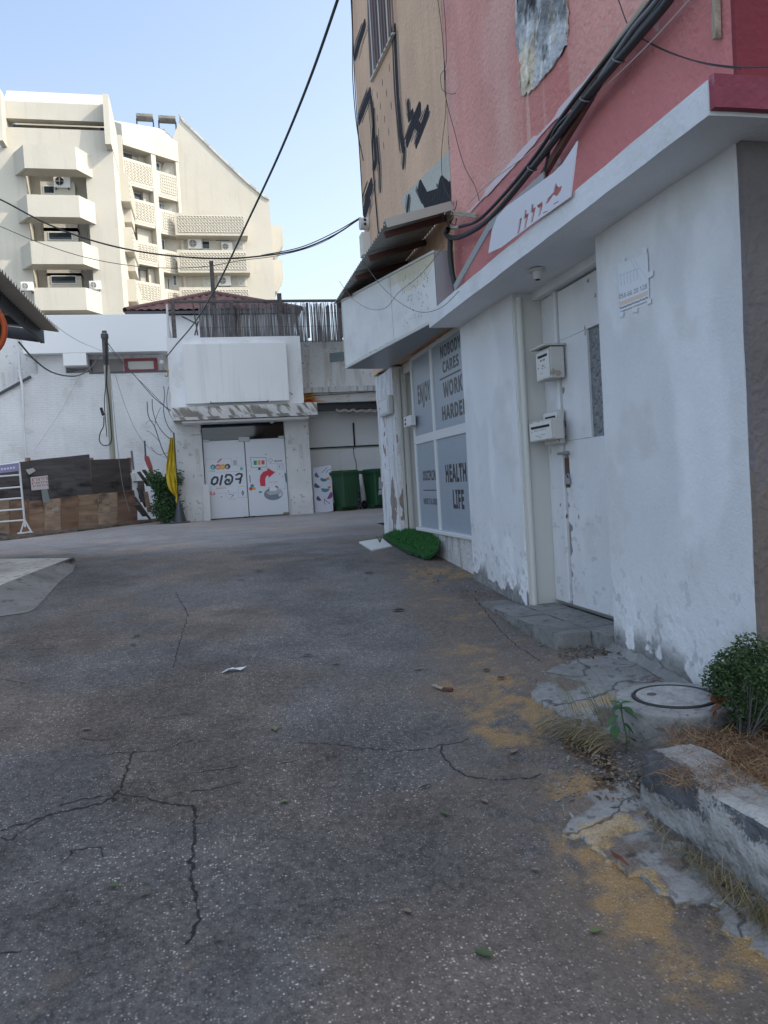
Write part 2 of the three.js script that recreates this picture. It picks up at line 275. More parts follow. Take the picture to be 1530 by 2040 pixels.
function asphaltTile(x0, x1, z0, z1, px, lite) {        // colour + bump of the stretch x0..x1, z0..z1 (z0 near)
  const sx = px / (x1 - x0), sz = px / (z1 - z0);
  const mask = canvas(px, px, (g) => {
    g.fillStyle = '#000'; g.fillRect(0, 0, px, px);
    g.globalCompositeOperation = 'lighter';
    const spot = (x, z, rx, rz, rot, col) => { g.save(); g.translate((x - x0) * sx, (z - z0) * sz); g.rotate(rot); g.scale(rx * Math.abs(sx), rz * Math.abs(sz)); const gr = g.createRadialGradient(0, 0, 0, 0, 0, 1); gr.addColorStop(0, col); gr.addColorStop(1, 'rgba(0,0,0,1)'); g.fillStyle = gr; g.beginPath(); g.arc(0, 0, 1, 0, 7); g.fill(); g.restore(); };
    for (const [x, z, r, s] of yelW) spot(x, z, r * 2.6, r * 2.6, 0, `rgb(0,${Math.round(s * 122)},0)`);
    for (const [x, z, r, s, rz] of drkW) spot(x, z, r * 1.6, rz * 1.6, 0, `rgb(0,0,${Math.round(s * 120)})`);
    g.lineJoin = 'round';
    crackW.forEach((l, k) => {
      for (let i = 0; i + 1 < l.length; i++) {
        const n = 30; let px0 = null;
        for (let q = 0; q <= n; q++) {
          const t = q / n, x = l[i].x + (l[i + 1].x - l[i].x) * t, z = l[i].z + (l[i + 1].z - l[i].z) * t;
          const jx = 0.03 * (fbm(x * 34 + k, z * 34, 4) - 0.5), jz = 0.03 * (fbm(x * 34 + 60, z * 34 + k, 4) - 0.5);
          const p = [(x + jx - x0) * sx, (z + jz - z0) * sz];
          if (px0) { g.strokeStyle = '#f00'; g.lineWidth = Math.abs(sx) * (k < 3 ? 0.010 : 0.006) * (0.25 + 1.4 * vn(x * 55, z * 55)); g.beginPath(); g.moveTo(...px0); g.lineTo(...p); g.stroke(); }
          px0 = p;
        }
      }
    });
  });
  const md = mask.getContext('2d').getImageData(0, 0, px, px).data;
  const pal = new Uint8Array(px * px);
  { const m2 = canvas(px, px, (g) => { g.fillStyle = '#000'; g.fillRect(0, 0, px, px); g.globalCompositeOperation = 'lighter'; for (const [x, z, r, s, rz] of palW) { g.save(); g.translate((x - x0) * sx, (z - z0) * sz); g.scale(r * Math.abs(sx) * 1.5, rz * Math.abs(sz) * 1.5); const gr = g.createRadialGradient(0, 0, 0, 0, 0, 1); gr.addColorStop(0, `rgb(${Math.round(s * 200)},0,0)`); gr.addColorStop(1, '#000'); g.fillStyle = gr; g.beginPath(); g.arc(0, 0, 1, 0, 7); g.fill(); g.restore(); } }); const d2 = m2.getContext('2d').getImageData(0, 0, px, px).data; for (let i = 0; i < pal.length; i++) pal[i] = d2[i * 4]; }
  const bump = lite ? null : new Uint8Array(px * px * 4);
  const out = [0, 0, 0], CELL = 0.0088;
  const map = dataTex(px, px, (i, j) => {
    const x = x0 + (i + 0.5) / sx, z = z0 + (j + 0.5) / sz, k = (j * px + i) * 4;
    const cr = md[k] / 255, ye = md[k + 1] / 255, dk = md[k + 2] / 255, pa = pal[j * px + i] / 255;
    const n1 = fbm(x * 0.8 + 5, z * 0.8, 3), n2 = fbm(x * 5, z * 5 + 40, 3), n3 = vn(x * 190, z * 190), streak = fbm(x * 1.6 + 80, z * 0.35, 3);
    const farPale = S(-8.8, -11.6, z + 2.4 * (fbm(x * 0.7, z * 0.7 + 30, 4) - 0.5)); let b = 0.106 + 0.14 * farPale + 0.085 * (n1 - 0.5) + 0.068 * (n2 - 0.5) + 0.055 * (n3 - 0.5) + 0.05 * (streak - 0.5) + 0.05 * (vn(x * 60, z * 60) - 0.5), hgt = 0.45 + 0.2 * (n3 - 0.5); b = Math.max(0.022, b);  // sets the far stretch of road paler, along a noisy edge
    const cx = Math.floor(x / CELL), cz = Math.floor(z / CELL);
    let stone = 0, tone = 0;
    for (let q = -1; q <= 1; q++) for (let w = -1; w <= 1; w++) {
      const hx = cx + q, hz = cz + w, h1 = hash(hx, hz);
      if (h1 < 0.26) continue;
      const h2 = hash(hx + 911, hz - 77), h3 = hash(hx - 313, hz + 557);
      const ddx = x - (hx + h2) * CELL, ddz = z - (hz + h3) * CELL, r = CELL * (0.16 + 0.36 * h1 * h1 * (0.6 + n2)), e = ddx * ddx * (0.7 + h3) + ddz * ddz * (1.7 - h3);
      if (e < r * r) { stone = S(1, 0.6, Math.sqrt(e) / r); tone = h2; }
    }
    const wear = S(0.30, 0.62, n2 * 0.6 + n1 * 0.4);
    b += stone * (tone < 0.55 ? 0.08 * (tone - 0.3) : 0.05 + 0.42 * Math.pow((tone - 0.55) / 0.45, 1.6) * (0.5 + 0.5 * wear)); hgt += 0.35 * stone;
    b *= 1 - 0.55 * dk * S(0.25, 0.6, n2); b += 0.05 * pa * S(0.3, 0.65, n2);
    let r = b * 1.04, g = b * 0.985, bl = b * 0.95;
    const brown = S(0.42, 0.7, fbm(x * 1.3 + 11, z * 1.3 + 70, 3)); r *= 1 + 0.14 * brown; bl *= 1 - 0.12 * brown;
    const dirt = ye < 0.01 ? 0 : Math.min(1, ye * 4.5) * S(0.3, 0.6, n2 * 0.6 + 0.4 * fbm(x * 20, z * 20, 2)); r += (0.13 - r) * 0.55 * dirt; g += (0.10 - g) * 0.55 * dirt; bl += (0.075 - bl) * 0.55 * dirt;
    if (ye > 0.02) {
      const n4 = fbm(x * 17 + 3, z * 17, 3), n5 = vn(x * 420, z * 420), n6 = fbm(x * 6 + 9, z * 6, 3), t = S(0.22, 0.95, Math.min(0.62, ye) * (2.6 * n4 + 1.7 * n6 - 1.05) + 0.30 * (n5 - 0.5) * ye * 2 - 0.2 * stone) * 0.5;
      const q = 0.6 + 0.8 * n5; r += (0.42 * q - r) * t; g += (0.245 * q - g) * t; bl += (0.075 * q - bl) * t;
    }
    const c = 1 - 0.86 * Math.min(1, cr * 1.2); r *= c; g *= c; bl *= c; hgt -= 0.45 * cr;
    if (bump) { const h = Math.max(0, Math.min(255, hgt * 255)); bump[k] = bump[k + 1] = bump[k + 2] = h; bump[k + 3] = 255; }
    out[0] = r; out[1] = g; out[2] = bl; return out;
  });
  const m = mat(0xffffff, 0.86, { map });
  if (bump) { const t = new THREE.DataTexture(bump, px, px, THREE.RGBAFormat); t.magFilter = THREE.LinearFilter; t.minFilter = THREE.LinearMipmapLinearFilter; t.generateMipmaps = true; t.needsUpdate = true; m.bumpMap = t; m.bumpScale = 0.006; }
  return m;
}
function sheet(xs, zs, lift = 0, uvWorld = false) {
  const pos = [], uv = [], idx = [], x0 = xs[0], x1 = xs[xs.length - 1], z0 = zs[0], z1 = zs[zs.length - 1];
  for (const z of zs) for (const x of xs) { pos.push(x, gY(x, z) + lift, z); uv.push(uvWorld ? x : (x - x0) / (x1 - x0), uvWorld ? z : (z - z0) / (z1 - z0)); }
  const n = xs.length;
  for (let j = 0; j + 1 < zs.length; j++) for (let i = 0; i + 1 < n; i++) { const a = j * n + i; idx.push(a, a + 1, a + n, a + 1, a + n + 1, a + n); }
  const g = new THREE.BufferGeometry(); g.setAttribute('position', new THREE.Float32BufferAttribute(pos, 3)); g.setAttribute('uv', new THREE.Float32BufferAttribute(uv, 2)); g.setIndex(idx); g.computeVertexNormals();
  if (g.attributes.normal.getY(0) < 0) { const q = g.index.array; for (let i = 0; i < q.length; i += 3) { const t = q[i + 1]; q[i + 1] = q[i + 2]; q[i + 2] = t; } g.computeVertexNormals(); }
  return g;
}
const lin = (a, b, n) => Array.from({ length: n + 1 }, (_, i) => a + (b - a) * i / n);
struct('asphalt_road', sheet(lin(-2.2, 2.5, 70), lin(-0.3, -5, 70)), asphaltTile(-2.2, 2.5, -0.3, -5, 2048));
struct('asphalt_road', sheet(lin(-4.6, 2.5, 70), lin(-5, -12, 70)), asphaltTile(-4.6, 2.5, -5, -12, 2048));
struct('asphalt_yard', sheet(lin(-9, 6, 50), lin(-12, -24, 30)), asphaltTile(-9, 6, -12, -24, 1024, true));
M.farGround = mat(0xffffff, 0.95, { map: plasterTex(6, 512, concFn(0.075, 0.6)) });
struct('ground', sheet([-400, -150, -60, -30, -15, -9, -5, -3, -1, 1, 2.5, 4, 6, 10, 20, 60, 150, 400], [...lin(60, 4, 14), ...lin(3, -24, 60), -30, -60, -120, -400], -0.035, true), M.farGround);

// concrete crossing on the left: a pale slab with a grey ramped edge
{
  const up = 0.09, a = pY(-160, 1112, 0.87), b = pG(146, 1112, up), c = pG(-4, 1170, up), c0 = pG(-160, 1230, up);
  const top = prism([[a.x, a.z], [b.x, b.z], [c.x, c.z], [c0.x - 0.5, c0.z]], 0, 0.002);
  { const p = top.attributes.position; for (let i = 0; i < p.count; i++) p.setY(i, p.getY(i) + gY(p.getX(i), p.getZ(i)) + up); top.computeVertexNormals(); }
  struct('pale_concrete_crossing', top, M.concPale);
  const r1 = pG(152, 1118, 0.004), r1b = pG(146, 1138, 0.004), r2 = pG(122, 1156, 0.004), r3 = pG(66, 1218, 0.004), r4 = pG(0, 1228, 0.004), r5 = pG(-160, 1262, 0.004);
  const pos = [], n = 24, up2 = (p, l) => V(p.x, gY(p.x, p.z) + l, p.z);
  const inner = [b, c, c0], outer = [r1, r1b, r2, r3, r4, r5];
  const at = (l, t) => { const q = t * (l.length - 1), i = Math.min(l.length - 2, Math.floor(q)); return l[i].clone().lerp(l[i + 1], q - i); };
  const P = (i, k) => { const t = i / n, p = at(inner, t).lerp(at(outer, t), k); return up2(p, up * (1 - k) + 0.006 * (1 - k) + 0.004); };
  for (let i = 0; i < n; i++) for (let k = 0; k < 4; k++) { const A = P(i, k / 4), B = P(i + 1, k / 4), C = P(i + 1, (k + 1) / 4), Dd = P(i, (k + 1) / 4); for (const q of [A, B, C, A, C, Dd]) pos.push(q.x, q.y, q.z); }
  const g = new THREE.BufferGeometry(); g.setAttribute('position', new THREE.Float32BufferAttribute(pos, 3)); const gg = worldUV(g); gg.computeVertexNormals();
  struct('grey_concrete_ramp', gg, M.concrete);
}
// flat patch draped on the ground from a photo outline, with a ragged rim
function patch(outline, lift, rag, cell, amp = 0, bev = 0.006) {
  const pts = []; const L = outline.map(([u, v]) => pG(u, v, lift));
  for (let i = 0; i < L.length; i++) { const a = L[i], b = L[(i + 1) % L.length], n = Math.max(2, Math.round(a.distanceTo(b) / cell)); for (let k = 0; k < n; k++) { const t = k / n, x = a.x + (b.x - a.x) * t, z = a.z + (b.z - a.z) * t; pts.push(new THREE.Vector2(x + rag * (fbm(x * 14, z * 14, 3) - 0.5) + 0.3 * rag * (vn(x * 60, z * 60) - 0.5), -(z + rag * (fbm(x * 14 + 50, z * 14, 3) - 0.5) + 0.3 * rag * (vn(x * 60 + 9, z * 60) - 0.5)))); } }
  const s = new THREE.Shape(pts); const g0 = new THREE.ExtrudeGeometry(s, { depth: 0.04, bevelEnabled: true, bevelSize: bev, bevelThickness: bev, bevelSegments: 1 }); g0.rotateX(-Math.PI / 2);
  const p = g0.attributes.position; for (let i = 0; i < p.count; i++) { const x = p.getX(i), z = p.getZ(i); p.setY(i, p.getY(i) - 0.04 + gY(x, z) + lift + amp * (fbm(x * 9, z * 9, 3) - 0.5)); }
  const g = worldUV(g0); g.computeVertexNormals(); return g;
}

// ---------------------------------------------------------------- right side: the pink building with its white ground floor
const XW = 2.03;
const zy = (u, v, X = XW) => { const p = pX(u, v, X); return [p.z, p.y]; };
const pink = thing('pink_building', 'pink rendered building with white ground floor and peeling patch, beside the road', 'building');
{
  // pink wall: own render map over z -6..-2.6, y 2.6..6.6, beyond that the wall goes on plain
  const Z0 = -5.97, Z1 = -2.6, Y0 = 2.6, Y1 = 6.6, patchC = zy(1085, 90);
  const stripe = pX(1090, 260, XW).y;
  const map = dataTex(1024, 1024, (i, j) => {
    const z = Z0 + (i + 0.5) / 1024 * (Z1 - Z0), y = Y0 + (j + 0.5) / 1024 * (Y1 - Y0);
    const a = fbm(z * 2.2 + 9, y * 1.6, 5), st = fbm(z * 9 + 4, y * 0.9, 4), f = vn(z * 70, y * 70), dz = z - patchC[0], dy = y - patchC[1];
    const scrub = S(0.42, 0.68, fbm(z * 1.1 + 3, y * 0.8 + 8, 4)) ;
    const k = 1 + 0.35 * (a - 0.5) + 0.18 * (st - 0.5) + 0.08 * (f - 0.5);
    let r = 0.70 * k, g = 0.335 * k, b = 0.285 * k;
    r += (0.68 - r) * 0.6 * scrub; g += (0.42 - g) * 0.7 * scrub; b += (0.345 - b) * 0.7 * scrub;
    const ring = S(0.75, 0.35, Math.hypot(dz * 1.1, dy * 0.8) + 0.25 * (a - 0.5)) * S(0.4, 0.6, st + 0.1);
    r += (0.55 - r) * 0.7 * ring; g += (0.17 - g) * 0.7 * ring; b += (0.15 - b) * 0.7 * ring;
    const low = S(0.05, -0.05, y - stripe + 0.1 * (a - 0.5)) * 0.75;           // older, redder coat below the painted band
    r += (0.55 - r) * low; g += (0.165 - g) * low; b += (0.17 - b) * low;
    const chip = 0.7 * S(0.80, 0.83, fbm(z * 12 + 20, y * 12, 4)); r += (0.55 - r) * chip; g += (0.42 - g) * chip; b += (0.38 - b) * chip;
    return [r, g, b];
  });
  map.repeat.set(1 / (Z1 - Z0), 1 / (Y1 - Y0)); map.offset.set(-Z0 / (Z1 - Z0), -Y0 / (Y1 - Y0)); map.wrapS = map.wrapT = THREE.MirroredRepeatWrapping;
  M.pink = mat(0xffffff, 0.9, { map, bumpMap: bumpLump, bumpScale: 0.012 });
  part('upper_wall', [lumpy(XW, 6.5, 2.72, 6.6, Z0, -2.6, 0.12, 0.008, 3), box(XW, 6.5, 6.6, 12, Z0, -2.6)], M.pink, pink);
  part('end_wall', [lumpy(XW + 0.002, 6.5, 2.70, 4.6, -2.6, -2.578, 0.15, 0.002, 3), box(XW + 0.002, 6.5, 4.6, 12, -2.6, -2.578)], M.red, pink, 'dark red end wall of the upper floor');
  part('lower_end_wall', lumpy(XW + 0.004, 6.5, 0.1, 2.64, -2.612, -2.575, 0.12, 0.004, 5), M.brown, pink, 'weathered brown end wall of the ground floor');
  part('interior_fill', box(2.45, 6.4, 0.1, 2.7, -5.9, -2.63), M.white, pink);

  // bare patch where the render has come off
  const outline = [[1030, -60], [1030, 60], [1033, 95], [1042, 130], [1038, 175], [1043, 191], [1058, 184], [1085, 158], [1112, 122], [1131, 92], [1133, 40], [1131, -60]].map(([u, v]) => zy(u, v));
  const dense = []; outline.forEach((p, i) => { const q = outline[(i + 1) % outline.length]; for (let k = 0; k < 8; k++) { const t = k / 8, z = p[0] + (q[0] - p[0]) * t, y = p[1] + (q[1] - p[1]) * t; dense.push([z + 0.03 * (fbm(z * 30, y * 30, 2) - 0.5), y + 0.03 * (fbm(z * 30 + 9, y * 30, 2) - 0.5)]); } });
  const bare = dataTex(512, 512, (i, j) => { const u = i / 512, v = j / 512, a = fbm(u * 5 + v * 2, v * 5, 5), w = fbm(u * 14 - v * 7, v * 10 + u * 5, 4), sp = vn(u * 120, v * 120); let k = 0.20 + 0.34 * S(0.35, 0.7, a) + 0.18 * (w - 0.5) + 0.1 * (sp - 0.5); const dk = S(0.60, 0.70, fbm(u * 4 + 31, v * 4 + 7, 5)), br = S(0.52, 0.66, fbm(u * 6 + 60, v * 3, 4)), wh = S(0.6, 0.7, fbm(u * 22 - v * 12, v * 6 + u * 14, 3)); k *= 1 - 0.85 * dk; return [k * (1 + 0.22 * br) + 0.2 * wh, k * (1.02 + 0.02 * br) + 0.21 * wh, k * (1.04 - 0.28 * br) + 0.21 * wh]; }, { repeat: 1 / 0.9 });
  const bareBump = dataTex(256, 256, (i, j) => fbm(i / 256 * 12, j / 256 * 12, 5, 12), { srgb: false, repeat: 1 / 0.5 });
  part('bare_patch', slabX(dense, XW - 0.002, 0.012), mat(0xffffff, 0.9, { map: bare, bumpMap: bareBump, bumpScale: 0.022 }), pink, 'grey and black patch of bare masonry with flaking remains of render');
  // torn painted band below it
  { const zs = lin(-5.62, -2.72, 60), up = [], dn = []; for (const z of zs) { const w = 0.03 * (0.25 + 0.75 * S(0.34, 0.40, fbm(z * 4 + 8, 3, 2))); up.push([z, stripe + 0.012 + w * (0.9 + 0.15 * vn(z * 30, 1))]); dn.push([z, stripe + 0.006 - w * (0.35 + 0.2 * vn(z * 34, 5))]); } part('painted_band', slabX([...dn, ...up.reverse()], XW - 0.004, 0.006), mat([0.70, 0.58, 0.60], 0.9), pink, 'torn pale pink band across the wall'); }
  // canopy slab, its end painted crimson
  const FX = 1.77, FB = 2.632, FT = 2.75;
  { const g = []; const n = 34; for (let i = 0; i < n; i++) { } g.push(lumpy(FX, XW + 0.3, FB, FT, -5.95, -2.4, 0.05, 0.0045, 5)); part('canopy', g, M.white, pink, 'white canopy slab over the doorway'); }
  part('canopy_end', lumpy(FX + 0.006, 6.4, FB + 0.012, FT + 0.008, -2.4, -2.372, 0.06, 0.006, 6), M.crimson, pink, 'crimson end face of the canopy');
  part('canopy_return', lumpy(XW + 0.3, 6.4, FB + 0.004, FT - 0.004, -2.6, -2.4, 0.08, 0.006, 6), M.white, pink);

  // ground floor piers, each rendered unevenly, with the render broken off along the foot
  const foot = (z) => gY(XW, z);
  const pier = (name, z0, z1, x1, label) => part(name, lumpy(XW, x1, 0.15, FB + 0.004, z0, z1, 0.045, 0.0032, 4), M.pierWhite, pink, label);
  { const map2 = dataTex(1024, 1024, (i, j) => { const z = -6.1 + (i + 0.5) / 1024 * 3.6, y = 0.3 + (j + 0.5) / 1024 * 2.5, w = whiteFn(z / 3 + 4, y / 3); const h = y - gY(XW, z) - 0.03; const e = fbm(z * 9, y * 9, 5), e2 = fbm(z * 30, y * 30, 3); const bare2 = S(0.55, 0.62, e + 0.45 * S(0.06, -0.02, h) + 0.05 * S(0.2, 0.02, h) * S(0.45, 0.6, e2)) * S(0.18, 0.04, h); const scuff = S(0.66, 0.72, fbm(z * 24 + 7, y * 16, 4)) * S(0.75, 0.15, h + 0.35 * (e - 0.5)); const patchy = S(0.5, 0.62, fbm(z * 2.4 + 2, y * 1.3 + 6, 4)); let r = w[0] * (0.93 + 0.1 * patchy), g = w[1] * (0.93 + 0.1 * patchy), b = w[2] * (0.93 + 0.1 * patchy); const k = 0.25 + 0.2 * (e2 - 0.5); r += (k - r) * bare2; g += (k * 1.0 - g) * bare2; b += (k * 0.97 - b) * bare2; r *= 1 - 0.28 * scuff; g *= 1 - 0.26 * scuff; b *= 1 - 0.24 * scuff; return [r, g, b]; });
    map2.repeat.set(1 / 3.6, 1 / 2.5); map2.offset.set(6.1 / 3.6, -0.3 / 2.5);
    const bm = dataTex(1024, 1024, (i, j) => { const z = -6.1 + (i + 0.5) / 1024 * 3.6, y = 0.3 + (j + 0.5) / 1024 * 2.5, h = y - gY(XW, z); const e = fbm(z * 9, y * 9, 5), rough = S(0.6, 0.15, h + 0.3 * (e - 0.5)); return 0.5 + 0.25 * (fbm(z * 7, y * 7, 4) - 0.5) + (0.1 + 0.5 * rough) * (fbm(z * 34, y * 26, 3) - 0.5) + 0.08 * (vn(z * 160, y * 160) - 0.5); }, { srgb: false });
    bm.repeat.copy(map2.repeat); bm.offset.copy(map2.offset);
    M.pierWhite = mat(0xffffff, 0.9, { map: map2, bumpMap: bm, bumpScale: 0.012 }); }
  pier('pier', -3.71, -2.605, 2.46); pier('pier', -5.96, -4.87, 2.46);
  // cement fillet along the foot of the near pier
  { const pos = [], n = 40; for (let i = 0; i < n; i++) { const za = -3.74 + 1.2 * i / n, zb = -3.74 + 1.2 * (i + 1) / n; const f = (z, k) => { const w = 0.03 + 0.03 * fbm(z * 6, 2, 3), h = 0.03 + 0.035 * fbm(z * 14 + 5, 8, 3); return k ? V(XW - w, gY(XW - w, z) + 0.012, z) : V(XW - 0.007, gY(XW, z) + h, z); }; const A = f(za, 0), B = f(zb, 0), C = f(zb, 1), E = f(za, 1); for (const q of [A, C, B, A, E, C]) pos.push(q.x, q.y, q.z); } const g = new THREE.BufferGeometry(); g.setAttribute('position', new THREE.Float32BufferAttribute(pos, 3)); const q = worldUV(g); q.computeVertexNormals(); part('cement_fillet', q, M.concrete, pink); }
  // rounded cover strip in the far jamb, lintel, threshold wall behind the door
  part('jamb', [lumpy(XW + 0.012, 2.46, 0.3, 2.6, -4.885, -4.855, 0.06, 0.003, 5), bar(V(2.075, 0.45, -4.848), V(2.075, 2.6, -4.848), 0.022, 10)], M.offWhite, pink);
  part('lintel', lumpy(2.17, 2.46, 2.58, FB + 0.006, -4.87, -3.71, 0.08, 0.004, 5), M.white, pink);
  // entrance: a fixed side panel, a rusted post and the metal leaf
  const DX = 2.232;
  const doorMap = dataTex(512, 1024, (i, j) => { const u = i / 512, v = j / 1024, w = whiteFn(u * 0.4 + 2, v * 0.9); const k = 0.94; const rust = S(0.80, 0.88, fbm(u * 14 + 5, v * 28, 4) + 0.26 * S(0.07, 0, u) + 0.10 * S(0.06, 0.0, v)), scr = 0.6 * S(0.68, 0.75, fbm(u * 16, v * 60 + 3, 3)) * S(0.5, 0.2, v) ; let r = w[0] * k * (1 - 0.35 * scr), g = w[1] * k * (1 - 0.32 * scr), b = w[2] * k * (1 - 0.3 * scr); r += (0.10 - r) * rust * 0.8; g += (0.06 - g) * rust * 0.8; b += (0.05 - b) * rust * 0.8; return [r, g, b]; });
  const zA = pX(1138, 1150, DX).z, thY = 0.545, topY = 2.577;
  doorMap.repeat.set(1 / 0.95, 1 / 2.06); doorMap.offset.set(-(zA + 0.03) / 0.95, -0.54 / 2.06);
  const doorMat = mat(0xffffff, 0.55, { map: doorMap, bumpMap: bumpLump, bumpScale: 0.003 });
  part('side_panel', box(DX, DX + 0.03, thY + 0.01, topY, -4.853, zA - 0.024, 0.004), doorMat, pink);
  part('door_post', box(DX - 0.025, DX + 0.03, thY + 0.03, topY, zA - 0.022, zA + 0.012, 0.005), doorMat, pink);
  const gl = [pX(1173, 655, DX), pX(1176, 872, DX)], gz0 = pX(1173, 700, DX).z, gz1 = gz0 + 0.26, gy0 = gl[1].y, gy1 = gl[0].y;
  const dz0 = zA + 0.026, dz1 = -3.70;
  const leaf = part('door', [box(DX - 0.01, DX + 0.035, thY + 0.015, gy0, dz0, dz1, 0.004), box(DX - 0.01, DX + 0.035, gy1, topY - 0.012, dz0, dz1, 0.004), box(DX - 0.01, DX + 0.035, gy0 + 0.001, gy1 - 0.001, dz0, gz0, 0.003), box(DX - 0.01, DX + 0.035, gy0 + 0.001, gy1 - 0.001, gz1, dz1, 0.003)], doorMat, pink, 'scuffed white metal door with a narrow textured pane');
  part('pane', box(DX + 0.006, DX + 0.014, gy0, gy1, gz0, gz1), mat([0.20, 0.215, 0.225], 0.35, { bumpMap: dataTex(256, 256, (i, j) => fbm(i / 256 * 10, j / 256 * 10, 3, 10), { srgb: false, repeat: 3 }), bumpScale: 0.03 }), leaf, 'narrow textured glass pane');
  part('patch_plate', [slabX([zy(1168, 1067, DX), zy(1240, 1078, DX), zy(1240, 1230, DX), zy(1168, 1210, DX)].map(([z, y]) => [Math.min(z, dz1), y]), DX - 0.0105, 0.002)], doorMat, leaf, 'metal plate riveted to the foot of the door');
  const hk = pX(1132, 902, DX - 0.03);
  part('handle', [bar(V(DX - 0.05, hk.y, dz0 - 0.02), V(DX - 0.05, hk.y, dz0 + 0.09), 0.009, 10), bar(V(DX - 0.05, hk.y, dz0 + 0.05), V(DX, hk.y, dz0 + 0.05), 0.012, 10)], M.steel, leaf);
  { const t = new THREE.TorusGeometry(0.018, 0.0045, 8, 18); t.rotateY(Math.PI / 2); t.translate(DX - 0.025, hk.y - 0.15, dz0 + 0.05); part('padlock', [clean(t), box(DX - 0.035, DX - 0.012, hk.y - 0.20, hk.y - 0.16, dz0 + 0.032, dz0 + 0.068, 0.005)], M.steel, leaf); }
  part('lock_plate', box(DX - 0.0135, DX - 0.009, hk.y - 0.22, hk.y - 0.03, dz0 - 0.01, dz0 + 0.05, 0.002), mat([0.11, 0.06, 0.04], 0.8), leaf, 'rusty lock plate');
  part('door_back', box(DX + 0.06, DX + 0.07, thY - 0.03, topY, -4.86, -3.7), M.offWhite, pink);
}
// kerb and paving in front of the door
{
  const kerb = [[-5.22, -4.52], [-4.5, -4.27], [-4.25, -3.9]], xk0 = 1.79, xk1 = 1.995;
  kerb.forEach(([z0, z1], i) => solo('kerb_stone', [lumpy(xk0, xk1, 0.35, 0.532 - 0.006 * (i === 1), z0, z1, 0.03, 0.008, 9)], M.concDark, ['long worn grey kerb stone sinking into the road by the white pier', 'short middle kerb stone before the white metal door', 'end kerb stone with paint splashes at the corner of the near pier'][i], 'kerb stone', 'kerb stones before the door'));
  [[-4.86, -4.62], [-4.61, -4.32], [-4.31, -3.98], [-3.97, -3.72]].forEach(([z0, z1], i) => solo('paving_slab', lumpy(2.0, 2.225, 0.42, 0.534, z0, z1, 0.05, 0.004, 8), M.concDark, ['paving slab at the door post end of the threshold', 'second paving slab from the rusty door post along the threshold', 'third paving slab from the rusty door post along the threshold', 'paving slab at the near pier end of the threshold'][i], 'paving slab', 'paving slabs at the threshold'));
}

